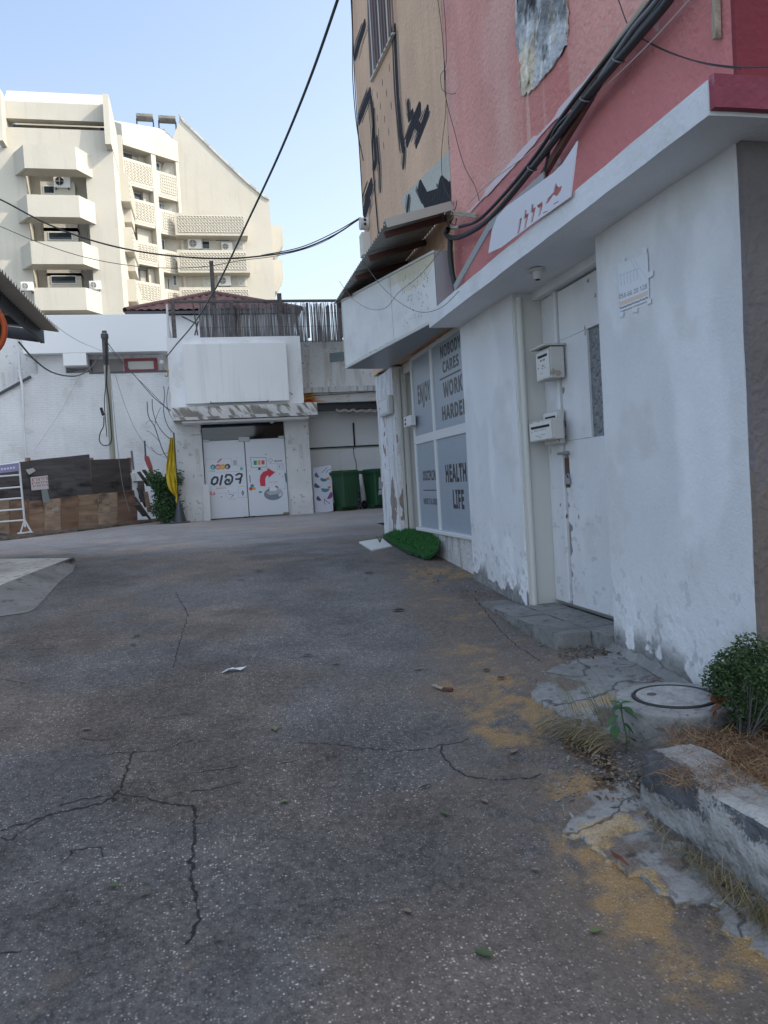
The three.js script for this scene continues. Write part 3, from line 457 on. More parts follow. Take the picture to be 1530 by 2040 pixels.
// ---------------------------------------------------------------- gym shop front, part of the orange building
const orange = thing('orange_building', 'tall orange rendered building with black painted strokes and a grey lettered shop front', 'building');
{
  const Z0 = -9.36, Z1 = -5.975, Y0 = 2.7, Y1 = 7.9, W = 1024, H = 1536;
  const cv = canvas(W, H, (g) => {
    const P = (u, v) => { const q = pX(u, v, XW); return [(q.z - Z0) / (Z1 - Z0) * W, H - (q.y - Y0) / (Y1 - Y0) * H]; };
    const path = (l) => { g.beginPath(); l.forEach(([u, v], i) => { const p = P(u, v); i ? g.lineTo(...p) : g.moveTo(...p); }); };
    const id = g.createImageData(W, H);
    for (let j = 0; j < H; j++) for (let i = 0; i < W; i++) { const z = i / 300, y = j / 300, a = fbm(z * 2, y * 1.5, 4), st = fbm(z * 14, y * 1.2 + 4, 3), f = hash(i >> 1, j >> 1), k = 1 + 0.32 * (a - 0.5) + 0.14 * (st - 0.5) + 0.10 * (f - 0.5), o = (j * W + i) * 4; id.data[o] = enc(0.68 * k); id.data[o + 1] = enc(0.455 * k); id.data[o + 2] = enc(0.305 * k); id.data[o + 3] = 255; }
    g.putImageData(id, 0, 0);
    g.fillStyle = '#b9b8ae'; path([[905, 290], [800, 395], [812, 440], [915, 420]]); g.fill();       // repainted pale corner
    g.strokeStyle = g.fillStyle = '#17171f'; g.lineCap = 'round'; g.lineJoin = 'round';
    const stroke = (l, w) => { g.globalAlpha = 1; g.lineWidth = w * 1.45; path(l); g.stroke(); for (let k = 0; k < 26; k++) { const ox = (hash(k, w | 0) - 0.5), oy = hash(k + 40, w | 0) - 0.5; g.globalAlpha = 0.35 + 0.6 * hash(k, 77); g.lineWidth = w * (0.06 + 0.16 * hash(k, 5)); path(l.map(([u, v], i) => [u + ox * w * 0.6 + (hash(k, i) - 0.5) * 1.2, v + oy * 14 + (i === l.length - 1 ? 7 * hash(k, 3) : i ? 0 : -6 * hash(k, 4))])); g.stroke(); } g.globalAlpha = 1; };
    stroke([[727, 50], [717, 80], [708, 110]], 26); stroke([[738, 185], [728, 210], [716, 240]], 24); stroke([[740, 200], [745, 250], [750, 320], [748, 330]], 22); stroke([[752, 275], [757, 330], [759, 378]], 14);
    stroke([[787, 60], [790, 120], [794, 200], [800, 270], [803, 292]], 24); stroke([[740, 370], [732, 395], [728, 420]], 36); stroke([[736, 400], [728, 425]], 26);
    stroke([[813, 205], [815, 235], [822, 225]], 16); stroke([[812, 280], [822, 250], [836, 218]], 26); stroke([[830, 285], [842, 252], [852, 220]], 20); stroke([[825, 240], [838, 258]], 20); stroke([[806, 300], [804, 330]], 16);
    stroke([[815, 395], [812, 418]], 16); stroke([[838, 375], [850, 400], [880, 392], [905, 375]], 30); stroke([[880, 375], [905, 400]], 40);
    g.fillStyle = '#4c3524'; for (const [u, v] of [[752, 190], [763, 165], [776, 135], [771, 185], [759, 212], [780, 210], [767, 238], [755, 262], [775, 263], [765, 290], [752, 235]]) { const p = P(u, v); g.beginPath(); g.ellipse(p[0], p[1], 4, 12, 0, 0, 7); g.fill(); }
  });
  const map = canvasTex(cv); map.wrapS = map.wrapT = THREE.MirroredRepeatWrapping; map.repeat.set(1 / (Z1 - Z0), 1 / (Y1 - Y0)); map.offset.set(-Z0 / (Z1 - Z0), -Y0 / (Y1 - Y0));
  const m = mat(0xffffff, 0.92, { map, bumpMap: bumpLump, bumpScale: 0.01 });
  M.orangePlain = mat([0.68, 0.455, 0.305], 0.92, { bumpMap: bumpLump, bumpScale: 0.01 });
  part('upper_wall', lumpy(XW - 0.004, XW + 0.08, 2.74, 7.9, Z0, Z1, 0.13, 0.006, 3), m, orange, 'orange render with broad black paint strokes');
  part('body', [box(XW + 0.08, 6.5, 2.74, 12.2, Z0 + 0.003, Z1 - 0.003), box(XW, XW + 0.08, 7.9, 12.2, Z0 + 0.003, Z1 - 0.003)], M.orangePlain, orange);
  part('side_wall', box(2.6, 6.5, 0.3, 2.74, -9.34, -8.6), M.stain, orange);
  // barred window with a slanting foot, high on the wall
  const win = part('window', slabX([zy(733, -40), zy(735, 60), zy(740, 158), zy(781, 70), zy(778, -40)], XW - 0.0105, 0.002), mat([0.10, 0.055, 0.05], 0.7), orange, 'tall barred window with a slanting foot');
  const bars = 9; for (let i = 0; i < bars; i++) { const t = i / (bars - 1), a = pX(733 + 45 * t, -40, XW - 0.04), b = pX(740 + 41 * t, 158 - 88 * t, XW - 0.04); b.z = a.z; part('window_bar', bar(a, b, 0.0085, 6), i % 3 ? mat([0.20, 0.15, 0.14], 0.6) : M.offWhite, win); }
  part('sill', beam(pX(739, 162, XW - 0.025), pX(784, 66, XW - 0.025), 0.03, 0.02), M.offWhite, win);

  // shop front: white frame, four lettered panes, plinth
  const SX = 2.12, yB = 0.925, yT = 2.715, m0 = 1.80, m1 = 1.885, zL = -7.905, zD0 = -7.165, zD1 = -7.10, zR = -5.95;
  part('plinth', lumpy(SX - 0.02, SX + 0.25, 0.4, yB - 0.03, zL, zR, 0.06, 0.006, 6), M.stainHeavy, orange);
  const sill = part('shop_sill', box(SX - 0.045, SX + 0.1, yB - 0.03, yB + 0.004, zL, zR, 0.006), M.whitePaint, orange);
  const F = (name, y0, y1, z0, z1) => part(name, box(SX - 0.010, SX + 0.03, y0, y1, z0, z1, 0.005), M.whitePaint, orange);
  F('frame_stile', yB + 0.005, yT, zL, zL + 0.055); F('frame_stile', yB + 0.005, yT, zD0, zD1); F('frame_stile', yB + 0.005, yT, zR - 0.05, zR);
  for (const [a, b] of [[zL + 0.056, zD0 - 0.001], [zD1 + 0.001, zR - 0.051]]) { F('frame_rail', yT - 0.045, yT, a, b); F('frame_rail', m0, m1, a, b); }
  const film = '#98a2ad', ink = '#1b1e24';
  const pane = (z0, z1, y0, y1, words, label) => {
    const w = 512, h = Math.round(512 * (y1 - y0) / (z1 - z0));
    const c = canvas(w, Math.min(1024, h), (g, W, H) => {
      g.fillStyle = film; g.fillRect(0, 0, W, H);
      for (let k = 0; k < 900; k++) { g.fillStyle = `rgba(${k % 2 ? 255 : 30},${k % 2 ? 255 : 40},${k % 2 ? 255 : 50},0.03)`; g.fillRect(hash(k, 1) * W, hash(k, 2) * H, 2 + hash(k, 3) * 40, 1 + hash(k, 4) * 4); }
      g.fillStyle = ink; g.textBaseline = 'alphabetic';
      const X = (z) => (z - z0) / (z1 - z0) * W, Yp = (y) => H - (y - y0) / (y1 - y0) * H;
      for (const q of words) {
        if (q.line) { const a = zy(q.line[0], q.line[1], SX), b = zy(q.line[2], q.line[3], SX); g.fillRect(X(a[0]), Yp((a[1] + b[1]) / 2) - 4, X(b[0]) - X(a[0]), 7); continue; }
        const a = zy(q.at[0], q.at[1], SX), b = zy(q.to[0], q.to[1], SX), tp = zy(q.at[0], q.top, SX);     // baseline start, baseline end of the seen part, cap height
        const hgt = Yp(a[1]) - Yp(tp[1]), span = X(b[0]) - X(a[0]);
        g.font = `bold 200px sans-serif`; const mw = g.measureText(q.seen ?? q.text).width;
        g.save(); g.translate(X(a[0]), Yp(a[1])); g.scale(span / mw, hgt / 143); g.lineWidth = 10; g.strokeStyle = ink; g.fillText(q.text, 0, 0); g.strokeText(q.text, 0, 0); g.restore();
      }
    });
    const p = V(SX + 0.004, 0, 0), q4 = quad(V(p.x, y0, z0), V(p.x, y0, z1), V(p.x, y1, z1), V(p.x, y1, z0));
    return part('shop_pane', [q4, ], mat(0xffffff, 0.36, { map: canvasTex(c) }), orange, label);
  };
  pane(zL + 0.05, zD0 + 0.005, m1 - 0.005, yT - 0.04, [{ text: 'ENJOY', at: [832, 805], to: [857, 794], top: 769 }], 'grey filmed pane lettered ENJOY');
  pane(zD1 - 0.005, zR - 0.045, m1 - 0.005, yT - 0.04, [{ text: 'NOBODY', at: [876, 715], to: [917, 689], top: 692 }, { text: 'CARES', at: [881, 744], to: [914, 730], top: 723 }, { line: [875.3, 757.6, 917, 736.5] }, { text: 'WORK', at: [883, 792], to: [921, 780], top: 763 }, { text: 'HARDER', seen: 'HARDE', at: [880, 838], to: [921.5, 826], top: 811 }], 'grey filmed pane lettered NOBODY CARES WORK HARDER');
  pane(zL + 0.05, zD0 + 0.005, yB + 0.002, m0 + 0.005, [{ text: 'DISCIPLINE', at: [842, 957], to: [871, 957], top: 939 }, { line: [843, 977, 872, 976.5] }, { text: 'WHERE IT ALL BEGIN', at: [843.5, 1004], to: [872, 1004], top: 993 }], 'grey filmed pane lettered DISCIPLINE WHERE IT ALL BEGIN');
  pane(zD1 - 0.005, zR - 0.045, yB + 0.002, m0 + 0.005, [{ text: 'HEALTH', at: [887, 960], to: [930, 958], top: 927 }, { text: 'LIFE', at: [902, 1012], to: [925, 1011], top: 977 }], 'grey filmed pane lettered HEALTH LIFE');
  part('pane_backing', box(SX + 0.031, SX + 0.05, yB, yT, zL, zR), M.offWhite, orange);
  // recessed entrance to the left of the panes
  part('entrance_header', box(SX + 0.05, 3.6, 2.62, 2.73, -8.47, -7.91), M.offWhite, orange);
  part('entrance_back', [box(3.55, 3.6, 0.5, 2.62, -8.6, -7.8), box(2.35, 3.55, 0.5, 2.62, -8.49, -8.472), box(2.35, 3.55, 0.5, 2.62, -7.908, -7.89)], M.offWhite, orange);
  const ed = part('shop_door', [box(2.30, 2.34, 0.87, 2.42, -8.45, -8.385, 0.006), box(2.30, 2.34, 0.87, 2.42, -7.97, -7.92, 0.006), box(2.30, 2.34, 2.36, 2.42, -8.384, -7.971, 0.006), box(2.30, 2.34, 1.62, 1.70, -8.384, -7.971, 0.006), box(2.30, 2.34, 0.87, 0.93, -8.384, -7.971, 0.006)], M.whitePaint, orange);
  const doorGlass = (y0, y1) => { const c = canvas(128, 256, (g) => { g.fillStyle = '#333a44'; g.fillRect(0, 0, 128, 256); g.strokeStyle = '#15161b'; g.lineWidth = 16; g.beginPath(); g.arc(78, 130, 26, 0, 7); g.stroke(); g.fillRect(30, 210, 90, 6); }); return part('door_pane', quad(V(2.318, y0, -8.39), V(2.318, y0, -7.965), V(2.318, y1, -7.965), V(2.318, y1, -8.39)), mat(0xffffff, 0.2, { map: canvasTex(c) }), ed); };
  doorGlass(1.70, 2.37); doorGlass(0.92, 1.63);
  part('entrance_step', box(2.1, 3.55, 0.5, 0.855, -8.47, -7.91), M.concrete, orange);
  part('entrance_jamb', [box(2.10, 2.13, 0.8, 2.7, -8.47, -8.44, 0.004), box(2.145, 2.29, 0.8, 2.7, -8.468, -8.452, 0.004), box(2.17, 2.2, 0.8, 2.7, -8.45, -8.43, 0.004)], M.offWhite, orange);
  // rendered pillar at the far corner, its foot broken
  { const map3 = dataTex(512, 1024, (i, j) => { const z = -9.4 + i / 512, y = 0.6 + j / 1024 * 2.2, w = whiteFn(z / 2, y / 3 + 3), e = fbm(z * 8, y * 5, 5); const c = zy(783, 990, 2.06); const bare = S(0.66, 0.70, e + 0.45 * S(0.26, 0.05, Math.hypot((z - c[0]) * 1.1, (y - c[1] + 0.12) * 0.5)) - 0.06); const dirt = S(0.45, 0.7, fbm(z * 18, y * 2.5, 4)) * 0.25; let k = w.map((q, n) => q * (1 - dirt * [0.8, 0.95, 1.1][n])); const b = [0.27, 0.22, 0.18]; return k.map((q, n) => q + (b[n] * (0.7 + 0.6 * e) - q) * bare); }); map3.repeat.set(1, 1 / 2.2); map3.offset.set(9.4, -0.6 / 2.2); part('pillar', lumpy(2.055, 2.6, 0.45, 2.72, -9.38, -8.475, 0.05, 0.009, 5), mat(0xffffff, 0.92, { map: map3, bumpMap: bumpLump, bumpScale: 0.02 }), orange, 'rendered white pillar with a broken brown foot'); }
}
// ---------------------------------------------------------------- wedge-shaped white sign box over the shop front
{
  const A = [1.862, -6.0], B = [1.527, -8.44], C = [2.02, -8.53], Dd = [2.02, -6.0], y0 = 2.705;
  const tB = pX(680, 600, B[0]).y, tA = pX(893, 468, A[0]).y;
  const s = thing('sign_box', 'blank white wedge-shaped sign box with grey underside below the corrugated roof', 'sign');
  // body with a top that climbs slightly towards the near end
  const body = prism([A, B, C, Dd], y0, y0 + 1); { const p = body.attributes.position; for (let i = 0; i < p.count; i++) if (p.getY(i) > y0 + 0.5) { const t = (p.getZ(i) - B[1]) / (A[1] - B[1]); p.setY(i, Math.min(3.42, tB + (tA - tB) * t)); } body.computeVertexNormals(); }
  part('case', body, mat([0.33, 0.34, 0.35], 0.4, { metalness: 0.25 }), s, 'grey sheet metal case');
  const n = V(-(A[1] - B[1]), 0, A[0] - B[0]).normalize(); if (n.x > 0) n.negate();
  const off = (p, d, y) => V(p[0] + n.x * d, y, p[1] + n.z * d);
  const c = canvas(1024, 512, (g, W, H) => {
    g.fillStyle = '#e2e1de'; g.fillRect(0, 0, W, H);
    for (let k = 0; k < 160; k++) { g.fillStyle = `rgba(${k % 3 ? 120 : 250},${k % 3 ? 115 : 250},${k % 3 ? 105 : 250},0.03)`; g.beginPath(); g.ellipse(hash(k, 5) * W, hash(k, 6) * H, 10 + hash(k, 7) * 60, 20 + hash(k, 8) * 80, 0, 0, 7); g.fill(); }
    g.fillStyle = 'rgba(190,178,140,.35)'; g.fillRect(W * 0.58, 0, W * 0.42, 70); g.fillStyle = 'rgba(185,165,110,.25)'; g.beginPath(); g.ellipse(W * 0.84, 40, 170, 130, 0, 0, 7); g.fill();
    g.strokeStyle = 'rgba(70,66,60,.6)'; g.lineWidth = 3; g.beginPath(); g.moveTo(W * 0.60, 0); g.lineTo(W * 0.605, H); g.stroke();
    g.fillStyle = '#3a332c'; for (let k = 0; k < 95; k++) { const x = W * (0.70 + 0.24 * Math.pow(hash(k, 11), 0.9)), y = H * (0.08 + 0.75 * hash(k, 12)); g.globalAlpha = 0.3 + 0.6 * hash(k, 13); g.fillRect(x, y, 2 + 4 * hash(k, 14), 5 + 14 * hash(k, 15)); } g.globalAlpha = 1;
    for (let k = 0; k < 70; k++) { g.fillStyle = `rgba(60,52,44,${0.15 + 0.35 * hash(k, 21)})`; const x = hash(k, 22) * W * 0.62; g.fillRect(x, H - 4 - 14 * hash(k, 23), 12 + 30 * hash(k, 24), 3 + 5 * hash(k, 25)); }
  });
  part('face', quad(off(B, 0.004, y0 + 0.02), off(A, 0.004, y0 + 0.02), off(A, 0.004, tA - 0.02), off(B, 0.004, tB - 0.02)), mat(0xffffff, 0.5, { map: canvasTex(c) }), s, 'white face with rust specks and a seam');
  part('trim', beam(off(B, 0.006, y0 + 0.012), off(A, 0.006, y0 + 0.012), 0.016, 0.03, 0.003), M.offWhite, s); part('trim', beam(off(B, 0.006, tB - 0.008), off(A, 0.006, tA - 0.008), 0.016, 0.022, 0.003), M.offWhite, s); part('trim', beam(off(B, 0.006, y0 + 0.03), off(B, 0.006, tB - 0.022), 0.012, 0.014), M.offWhite, s);
}
// ---------------------------------------------------------------- corrugated lean-to roof above it
{
  const r = thing('corrugated_roof', 'small corrugated metal lean-to roof with reddish rafters above the white sign box', 'roof');
  const xe = 1.47, ye = 3.47, xr = 2.02, yr = 3.62, za = -5.99, zb = -8.62, pos = [], idx = [], n = 200;
  for (let k = 0; k <= 6; k++) for (let i = 0; i <= n; i++) { const t = k / 6, z = za + (zb - za) * i / n; pos.push(xe + (xr - xe) * t, ye + (yr - ye) * t + 0.012 * Math.sin(z * 2 * Math.PI / 0.076), z); }
  const g = new THREE.BufferGeometry(); for (let k = 0; k < 6; k++) for (let i = 0; i < n; i++) { const a = k * (n + 1) + i; idx.push(a, a + 1, a + n + 1, a + 1, a + n + 2, a + n + 1); }
  const g2 = g.clone(); g.setAttribute('position', new THREE.Float32BufferAttribute(pos, 3)); g.setIndex(idx); const gg = worldUV(g); gg.computeVertexNormals();
  part('sheet', toCreasedNormals(gg, 1.2), mat([0.42, 0.42, 0.40], 0.5, { metalness: 0.4 }), r);
  part('flashing', [beam(V(xe - 0.01, ye + 0.012, za + 0.005), V(xr, yr + 0.012, za + 0.005), 0.10, 0.012), beam(V(xe - 0.01, ye - 0.02, za + 0.057), V(xr, yr - 0.02, za + 0.057), 0.008, 0.07)], mat([0.43, 0.42, 0.37], 0.55, { metalness: 0.2 }), r, 'pale folded flashing at the near end');
  for (const z of [-6.12, -6.75, -7.4, -8.05, -8.52]) part('rafter', beam(V(xe + 0.02, ye - 0.052, z), V(xr, yr - 0.055, z), 0.03, 0.05), M.woodRed, r);
  
}
// ---------------------------------------------------------------- what hangs on the walls
{ // cloth sign with letters cut out, standing on the canopy
  const X = 1.757, q = (u, v) => zy(u, v, X);
  const edge = [[1152, 281], [1136, 306], [1122, 327], [1102, 346], [1080, 362], [1046, 386], [1010, 412], [992, 432], [982, 458], [974, 498], [1000, 486], [1060, 440], [1138, 384]].map(([u, v]) => q(u, v)).map(([z, y], i) => (i > 8 ? [z, y - 0.02] : [z, y]));
  const L = (pts) => pts.map(([a, b]) => q(1000 + a / 2.887, b / 2.887));
  const holes = [L([[44, 1392], [66, 1300], [98, 1274], [102, 1292], [82, 1362], [70, 1370], [84, 1306], [74, 1312], [54, 1386]]), L([[106, 1262], [122, 1250], [104, 1342], [92, 1350]]), L([[128, 1264], [138, 1206], [149, 1211], [144, 1232], [160, 1226], [142, 1310], [130, 1320], [142, 1254]]), L([[168, 1228], [177, 1172], [188, 1178], [185, 1199], [201, 1190], [182, 1276], [170, 1288], [181, 1221]]), L([[205, 1183], [238, 1160], [241, 1180], [226, 1234], [213, 1250], [224, 1193], [208, 1200]]), L([[255, 1177], [268, 1142], [300, 1108], [314, 1052], [331, 1077], [352, 1068], [345, 1096], [322, 1130], [302, 1122], [272, 1166]]), L([[242, 1222], [271, 1210], [268, 1217], [241, 1230]]), L([[302, 1172], [332, 1154], [330, 1162], [302, 1180]])];
  const fix = (l, cw) => { const a = THREE.ShapeUtils.area(l.map(([z, y]) => new THREE.Vector2(z, y))); return (a < 0) === cw ? l : l.slice().reverse(); };
  solo('cut_letter_sign', slabX(fix(edge, false), X, 0.006, holes.map((h) => fix(h, true))), mat([0.70, 0.69, 0.73], 0.75), 'white sheet sign with cut-out letters standing on the canopy', 'sign');
}
{ // taped notice
  const a = pX(1236, 622, 0), c = canvas(512, 640, (g, W, H) => {
    g.fillStyle = '#e6e8ec'; g.fillRect(0, 0, W, H);
    g.fillStyle = '#dde0e6'; g.fillRect(0, 0, 40, H); g.strokeStyle = 'rgba(190,198,210,.9)'; g.lineWidth = 5; g.beginPath(); g.moveTo(250, 0); g.lineTo(400, 330); g.moveTo(300, 20); g.lineTo(470, 300); g.stroke();
    g.fillStyle = 'rgba(150,158,172,.3)'; for (let i = 0; i < 6; i++) g.fillRect(70 + i * 52, 150 + (i % 2) * 10, 14, 150), g.fillRect(70 + i * 52, 150, 38, 16);
    g.fillStyle = 'rgba(90,96,108,.6)'; g.font = 'bold 92px sans-serif'; g.save(); g.translate(20, 470); g.scale(0.8, 1); g.fillText('054-66 20 128', 0, 0); g.restore();
    g.fillStyle = 'rgba(225,200,185,.9)'; g.fillRect(20, 505, W - 40, 60); g.fillStyle = '#2a2c30'; g.font = 'bold 40px sans-serif'; for (let i = 0; i < 26; i++) g.fillRect(30 + i * 18, 580 + (i * 7) % 12, 12, 22);
  });
  const P = (u, v) => pX(u, v, XW - 0.0055), n = thing('taped_notice', 'torn paper notice with a phone number, taped to the near white pier', 'notice');
  part('paper', quad(P(1232, 622), P(1294, 598), P(1290, 503), P(1226, 528)), mat(0xffffff, 0.7, { map: canvasTex(c) }), n);
  const tape = mat([0.78, 0.79, 0.82], 0.5);
  for (const [u, v, w, h, s] of [[1242, 518, 6, 10, -2], [1284, 500, 9, 12, 1], [1226, 560, 7, 12, -3], [1296, 545, 10, 12, 4], [1238, 626, 8, 10, 0], [1265, 617, 10, 10, 0], [1293, 600, 8, 10, 2]]) part('tape', quad(V(0, 0, 0).copy(pX(u - w / 2, v + h / 2 + s, XW - 0.0065)), pX(u + w / 2, v + h / 2 - s * 0.5, XW - 0.0065), pX(u + w / 2, v - h / 2 - s * 0.5, XW - 0.0065), pX(u - w / 2, v - h / 2 + s, XW - 0.0065)), tape, n);
}
{ // letter boxes
  const label = (lines) => canvasTex(canvas(256, 384, (g, W, H) => { g.fillStyle = '#d9d7d1'; g.fillRect(0, 0, W, H); g.fillStyle = '#2b2b2e'; for (const [x, y, w, h] of lines) g.fillRect(x, y, w, h); g.fillStyle = 'rgba(120,80,50,.25)'; for (let k = 0; k < 30; k++) g.fillRect(hash(k, 41) * W, hash(k, 42) * H, 3 + 20 * hash(k, 43), 2 + 6 * hash(k, 44)); }));
  const dashes = (y, n, h, x0 = 90, w = 14) => Array.from({ length: n }, (_, i) => [x0 + i * (w + 6), y + (i % 2) * 2, w - (i % 3) * 4, h]);
  const wornMat = mat(0xffffff, 0.65, { map: plasterTex(0.5, 256, (u, v) => { const a = S(0.58, 0.7, fbm(u * 12, v * 12, 4, 12)), k = 0.56 + 0.1 * (fbm(u * 4, v * 4, 3, 4) - 0.5); return [k * (1 - 0.3 * a), k * (0.96 - 0.38 * a), k * (0.9 - 0.45 * a)]; }) });
  const bx = (name, labelText, x0, x1, p0, p1, lines, slant) => {
    const a = zy(...p0, x0), b = zy(...p1, x0), z0 = a[0], z1 = b[0], y0 = a[1], y1 = b[1];
    const t = thing(name, labelText, 'letter box');
    part('case', box(x0, x1, y0, y1, z0, z1, 0.006), wornMat, t);
    part('front', quad(V(x0 - 0.003, y0 + 0.008, z0 + 0.008), V(x0 - 0.003, y0 + 0.008, z1 - 0.008), V(x0 - 0.003, y1 - 0.012, z1 - 0.008), V(x0 - 0.003, y1 - 0.012, z0 + 0.008)), mat(0xffffff, 0.55, { map: label(lines) }), t);
    if (slant) part('lid', beam(V((x0 + x1) / 2 - 0.012, y1 + 0.014, z0 - 0.006), V((x0 + x1) / 2 - 0.012, y1 + 0.014, z1 + 0.004), x1 - x0 + 0.05, 0.014, 0.003), wornMat, t);
    part('slot', box(x0 - 0.006, x0 - 0.002, y1 - 0.05, y1 - 0.035, z0 + 0.04, z1 - 0.04), M.dark, t);
    return t;
  };
  bx('letter_box', 'worn white letter box with lid, the upper one beside the rusty door post', 2.11, 2.205, [1070, 762], [1095, 690], [...dashes(110, 5, 26, 80), ...dashes(190, 3, 20, 110), ...dashes(230, 4, 12, 100), [30, 210, 18, 18], ...dashes(300, 3, 8, 70)], true);
  bx('letter_box', 'cream letter box hung in front of a second box below the upper letter box', 2.085, 2.16, [1056, 882], [1100, 832], [...dashes(90, 7, 30, 60, 12), ...dashes(170, 6, 10, 60, 18), [20, 190, 12, 14], [70, 290, 40, 8], [130, 275, 50, 8], [100, 320, 40, 8]], false);
  bx('letter_box', 'plain cream letter box half hidden behind the front box at the door post', 2.165, 2.206, [1085, 888], [1112, 815], [], false);
}
{ // ceiling light, intercom
  const p = pY(1070, 536, 2.628), t = thing('ceiling_light', 'small round lamp holder under the white canopy', 'lamp');
  part('base', cyl(0.045, 0.05, 0.016, 18).translate(p.x, 2.620, p.z), M.offWhite, t); part('socket', cyl(0.03, 0.022, 0.045, 16).translate(p.x, 2.59, p.z), M.offWhite, t); part('hole', cyl(0.014, 0.014, 0.006, 12).translate(p.x, 2.566, p.z), M.dark, t);
  const a = zy(757, 832, 2.0), b = zy(774, 790, 2.0), i = thing('intercom_box', 'grey white intercom box on the broken pillar', 'intercom');
  part('case', box(2.0, 2.05, a[1], b[1] + 0.02, a[0], b[0], 0.006), M.offWhite, i); part('cover', box(1.992, 1.999, a[1] + 0.02, b[1] - 0.02, a[0] + 0.02, b[0] - 0.05, 0.002), M.whitePaint, i); part('button', box(1.988, 1.9915, a[1] + 0.09, a[1] + 0.105, a[0] + 0.05, a[0] + 0.065), M.dark, i);
  const e = thing('switch_box', 'white switch box on the frame of the gym shop front', 'switch box'), c = zy(808, 852, 2.06), d = zy(821, 826, 2.06);
  part('case', box(2.045, 2.096, c[1], d[1], c[0], d[0], 0.005), M.whitePaint, e); for (const y of [0.3, 0.7]) part('socket', box(2.041, 2.0445, c[1] + (d[1] - c[1]) * y - 0.012, c[1] + (d[1] - c[1]) * y + 0.012, c[0] + 0.05, c[0] + 0.09, 0.002), M.dark, e);
}
{ // cables along the pink wall
  const W = (l, X) => l.map(([u, v]) => pX(u, v, X));
  solo('power_cable', tube(W([[1372, -60], [1330, 4], [1290, 52], [1230, 122], [1170, 192], [1110, 272], [1060, 336], [1010, 398], [970, 440], [930, 466], [902, 474], [888, 466], [893, 455]], 1.93), 0.019, 90, 10), M.cable, 'thick black power cable running down across the pink wall', 'cable');
  solo('power_cable', tube(W([[1345, -60], [1310, 0], [1262, 58], [1200, 150], [1168, 200]], 1.95), 0.014, 40), M.cableGrey, 'grey cable strapped above the thick black cable on the pink wall', 'cable');
  solo('power_cable', tube(W([[893, 456], [915, 452], [938, 445], [958, 436]], 1.97), 0.011, 20), M.cableWhite, 'short pale cable at the end of the thick black cable', 'cable');
  solo('power_cable', tube(W([[1330, -40], [1268, 42], [1190, 140], [1120, 232], [1070, 306], [1000, 392], [950, 440], [915, 452]], 1.955), 0.012, 60, 8), M.cable, 'second black cable bound behind the thick one on the pink wall', 'cable');
  solo('power_cable', tube(W([[1352, -40], [1300, 28], [1215, 138], [1172, 205], [1130, 232], [1102, 268], [1086, 340]], 1.95), 0.010, 60, 8), M.cable, 'thin black cable wrapped beside the reddish batten', 'cable');
  for (const [u, v] of [[1232, 120], [1166, 198], [1060, 336]]) { const p = pX(u, v, 1.93), t = new THREE.TorusGeometry(0.027, 0.004, 6, 16); t.rotateX(Math.PI / 2); t.rotateX(0.8); t.translate(p.x, p.y, p.z); solo('cable_tie', clean(t), M.cableGrey, ['grey cable tie', 0][0] + (u > 1200 ? ' near the top of the thick black cable' : u > 1100 ? ' in the middle of the thick black cable' : ' at the lower end of the thick black cable'), 'cable tie', 'ties on the thick cable'); }
  solo('phone_wire', tube(W([[1400, -30], [1290, 90], [1180, 195], [1060, 300], [965, 372], [930, 410]], 1.955), 0.0028, 50, 5), M.cableWhite, 'thin white wire stretched below the thick black cable', 'wire');
  solo('phone_wire', tube(W([[1232, 0], [1256, 58], [1300, 88], [1380, 120], [1462, 133], [1545, 134]], 1.99), 0.0028, 50, 5), M.cable, 'thin dark wire sagging across the pink wall to its corner', 'wire');
  solo('phone_wire', tube(W([[1256, 60], [1310, 95], [1400, 126], [1475, 138]], 1.985), 0.0022, 40, 5), M.cable, 'second thin dark wire sagging to the corner of the pink wall', 'wire');
  solo('phone_wire', tube(W([[868, -30], [880, 60], [885, 130], [886, 180], [905, 260], [925, 330], [948, 375], [955, 400]], 2.0), 0.0028, 60, 5), M.cable, 'loose dark wire hanging over the joint of orange and pink walls', 'wire');
  solo('phone_wire', tube(W([[882, -20], [888, 60], [888, 132], [878, 150], [880, 175], [895, 187], [908, 186]], 1.995), 0.0025, 60, 5), M.cable, 'curled dark wire end at the joint of the orange and pink walls', 'wire');
  solo('phone_wire', tube(W([[887, 140], [888, 220], [880, 300], [882, 360], [900, 402]], 1.997), 0.0025, 60, 5), M.cable, 'thin wire dropping along the orange wall to the flashing', 'wire');
  solo('wooden_strip', beam(pX(1288, 10, 1.985), pX(1140, 214, 1.985), 0.02, 0.05, 0.004), M.woodPale, 'pale wooden strip behind the cables on the pink wall', 'wooden strip');
  solo('wooden_strip', beam(pX(1178, 190, 1.965), pX(1082, 350, 1.965), 0.03, 0.045, 0.004), M.woodRed, 'reddish wooden batten below the thick black cable', 'wooden strip');
  solo('wooden_strip', beam(pX(1425, -30, XW - 0.02), pX(1428, 78, XW - 0.02), 0.03, 0.022, 0.004), M.woodPale, 'short broken wooden strip upright near the corner of the pink wall', 'wooden strip');
  solo('splintered_wood', beam(pX(900, 424, 1.95), pX(950, 430, 1.95), 0.02, 0.035, 0.004), M.woodPale, 'splintered pale slat where the cables meet the corrugated roof', 'wooden strip');
  solo('metal_strip', [beam(pX(906, 574, 1.86), pX(975, 452, 1.9), 0.012, 0.055), beam(pX(975, 452, 1.9), pX(1085, 352, 1.94), 0.012, 0.055)], mat([0.30, 0.30, 0.30], 0.5, { metalness: 0.5 }), 'bent grey metal strip leaning from the canopy to the pink wall', 'metal strip');
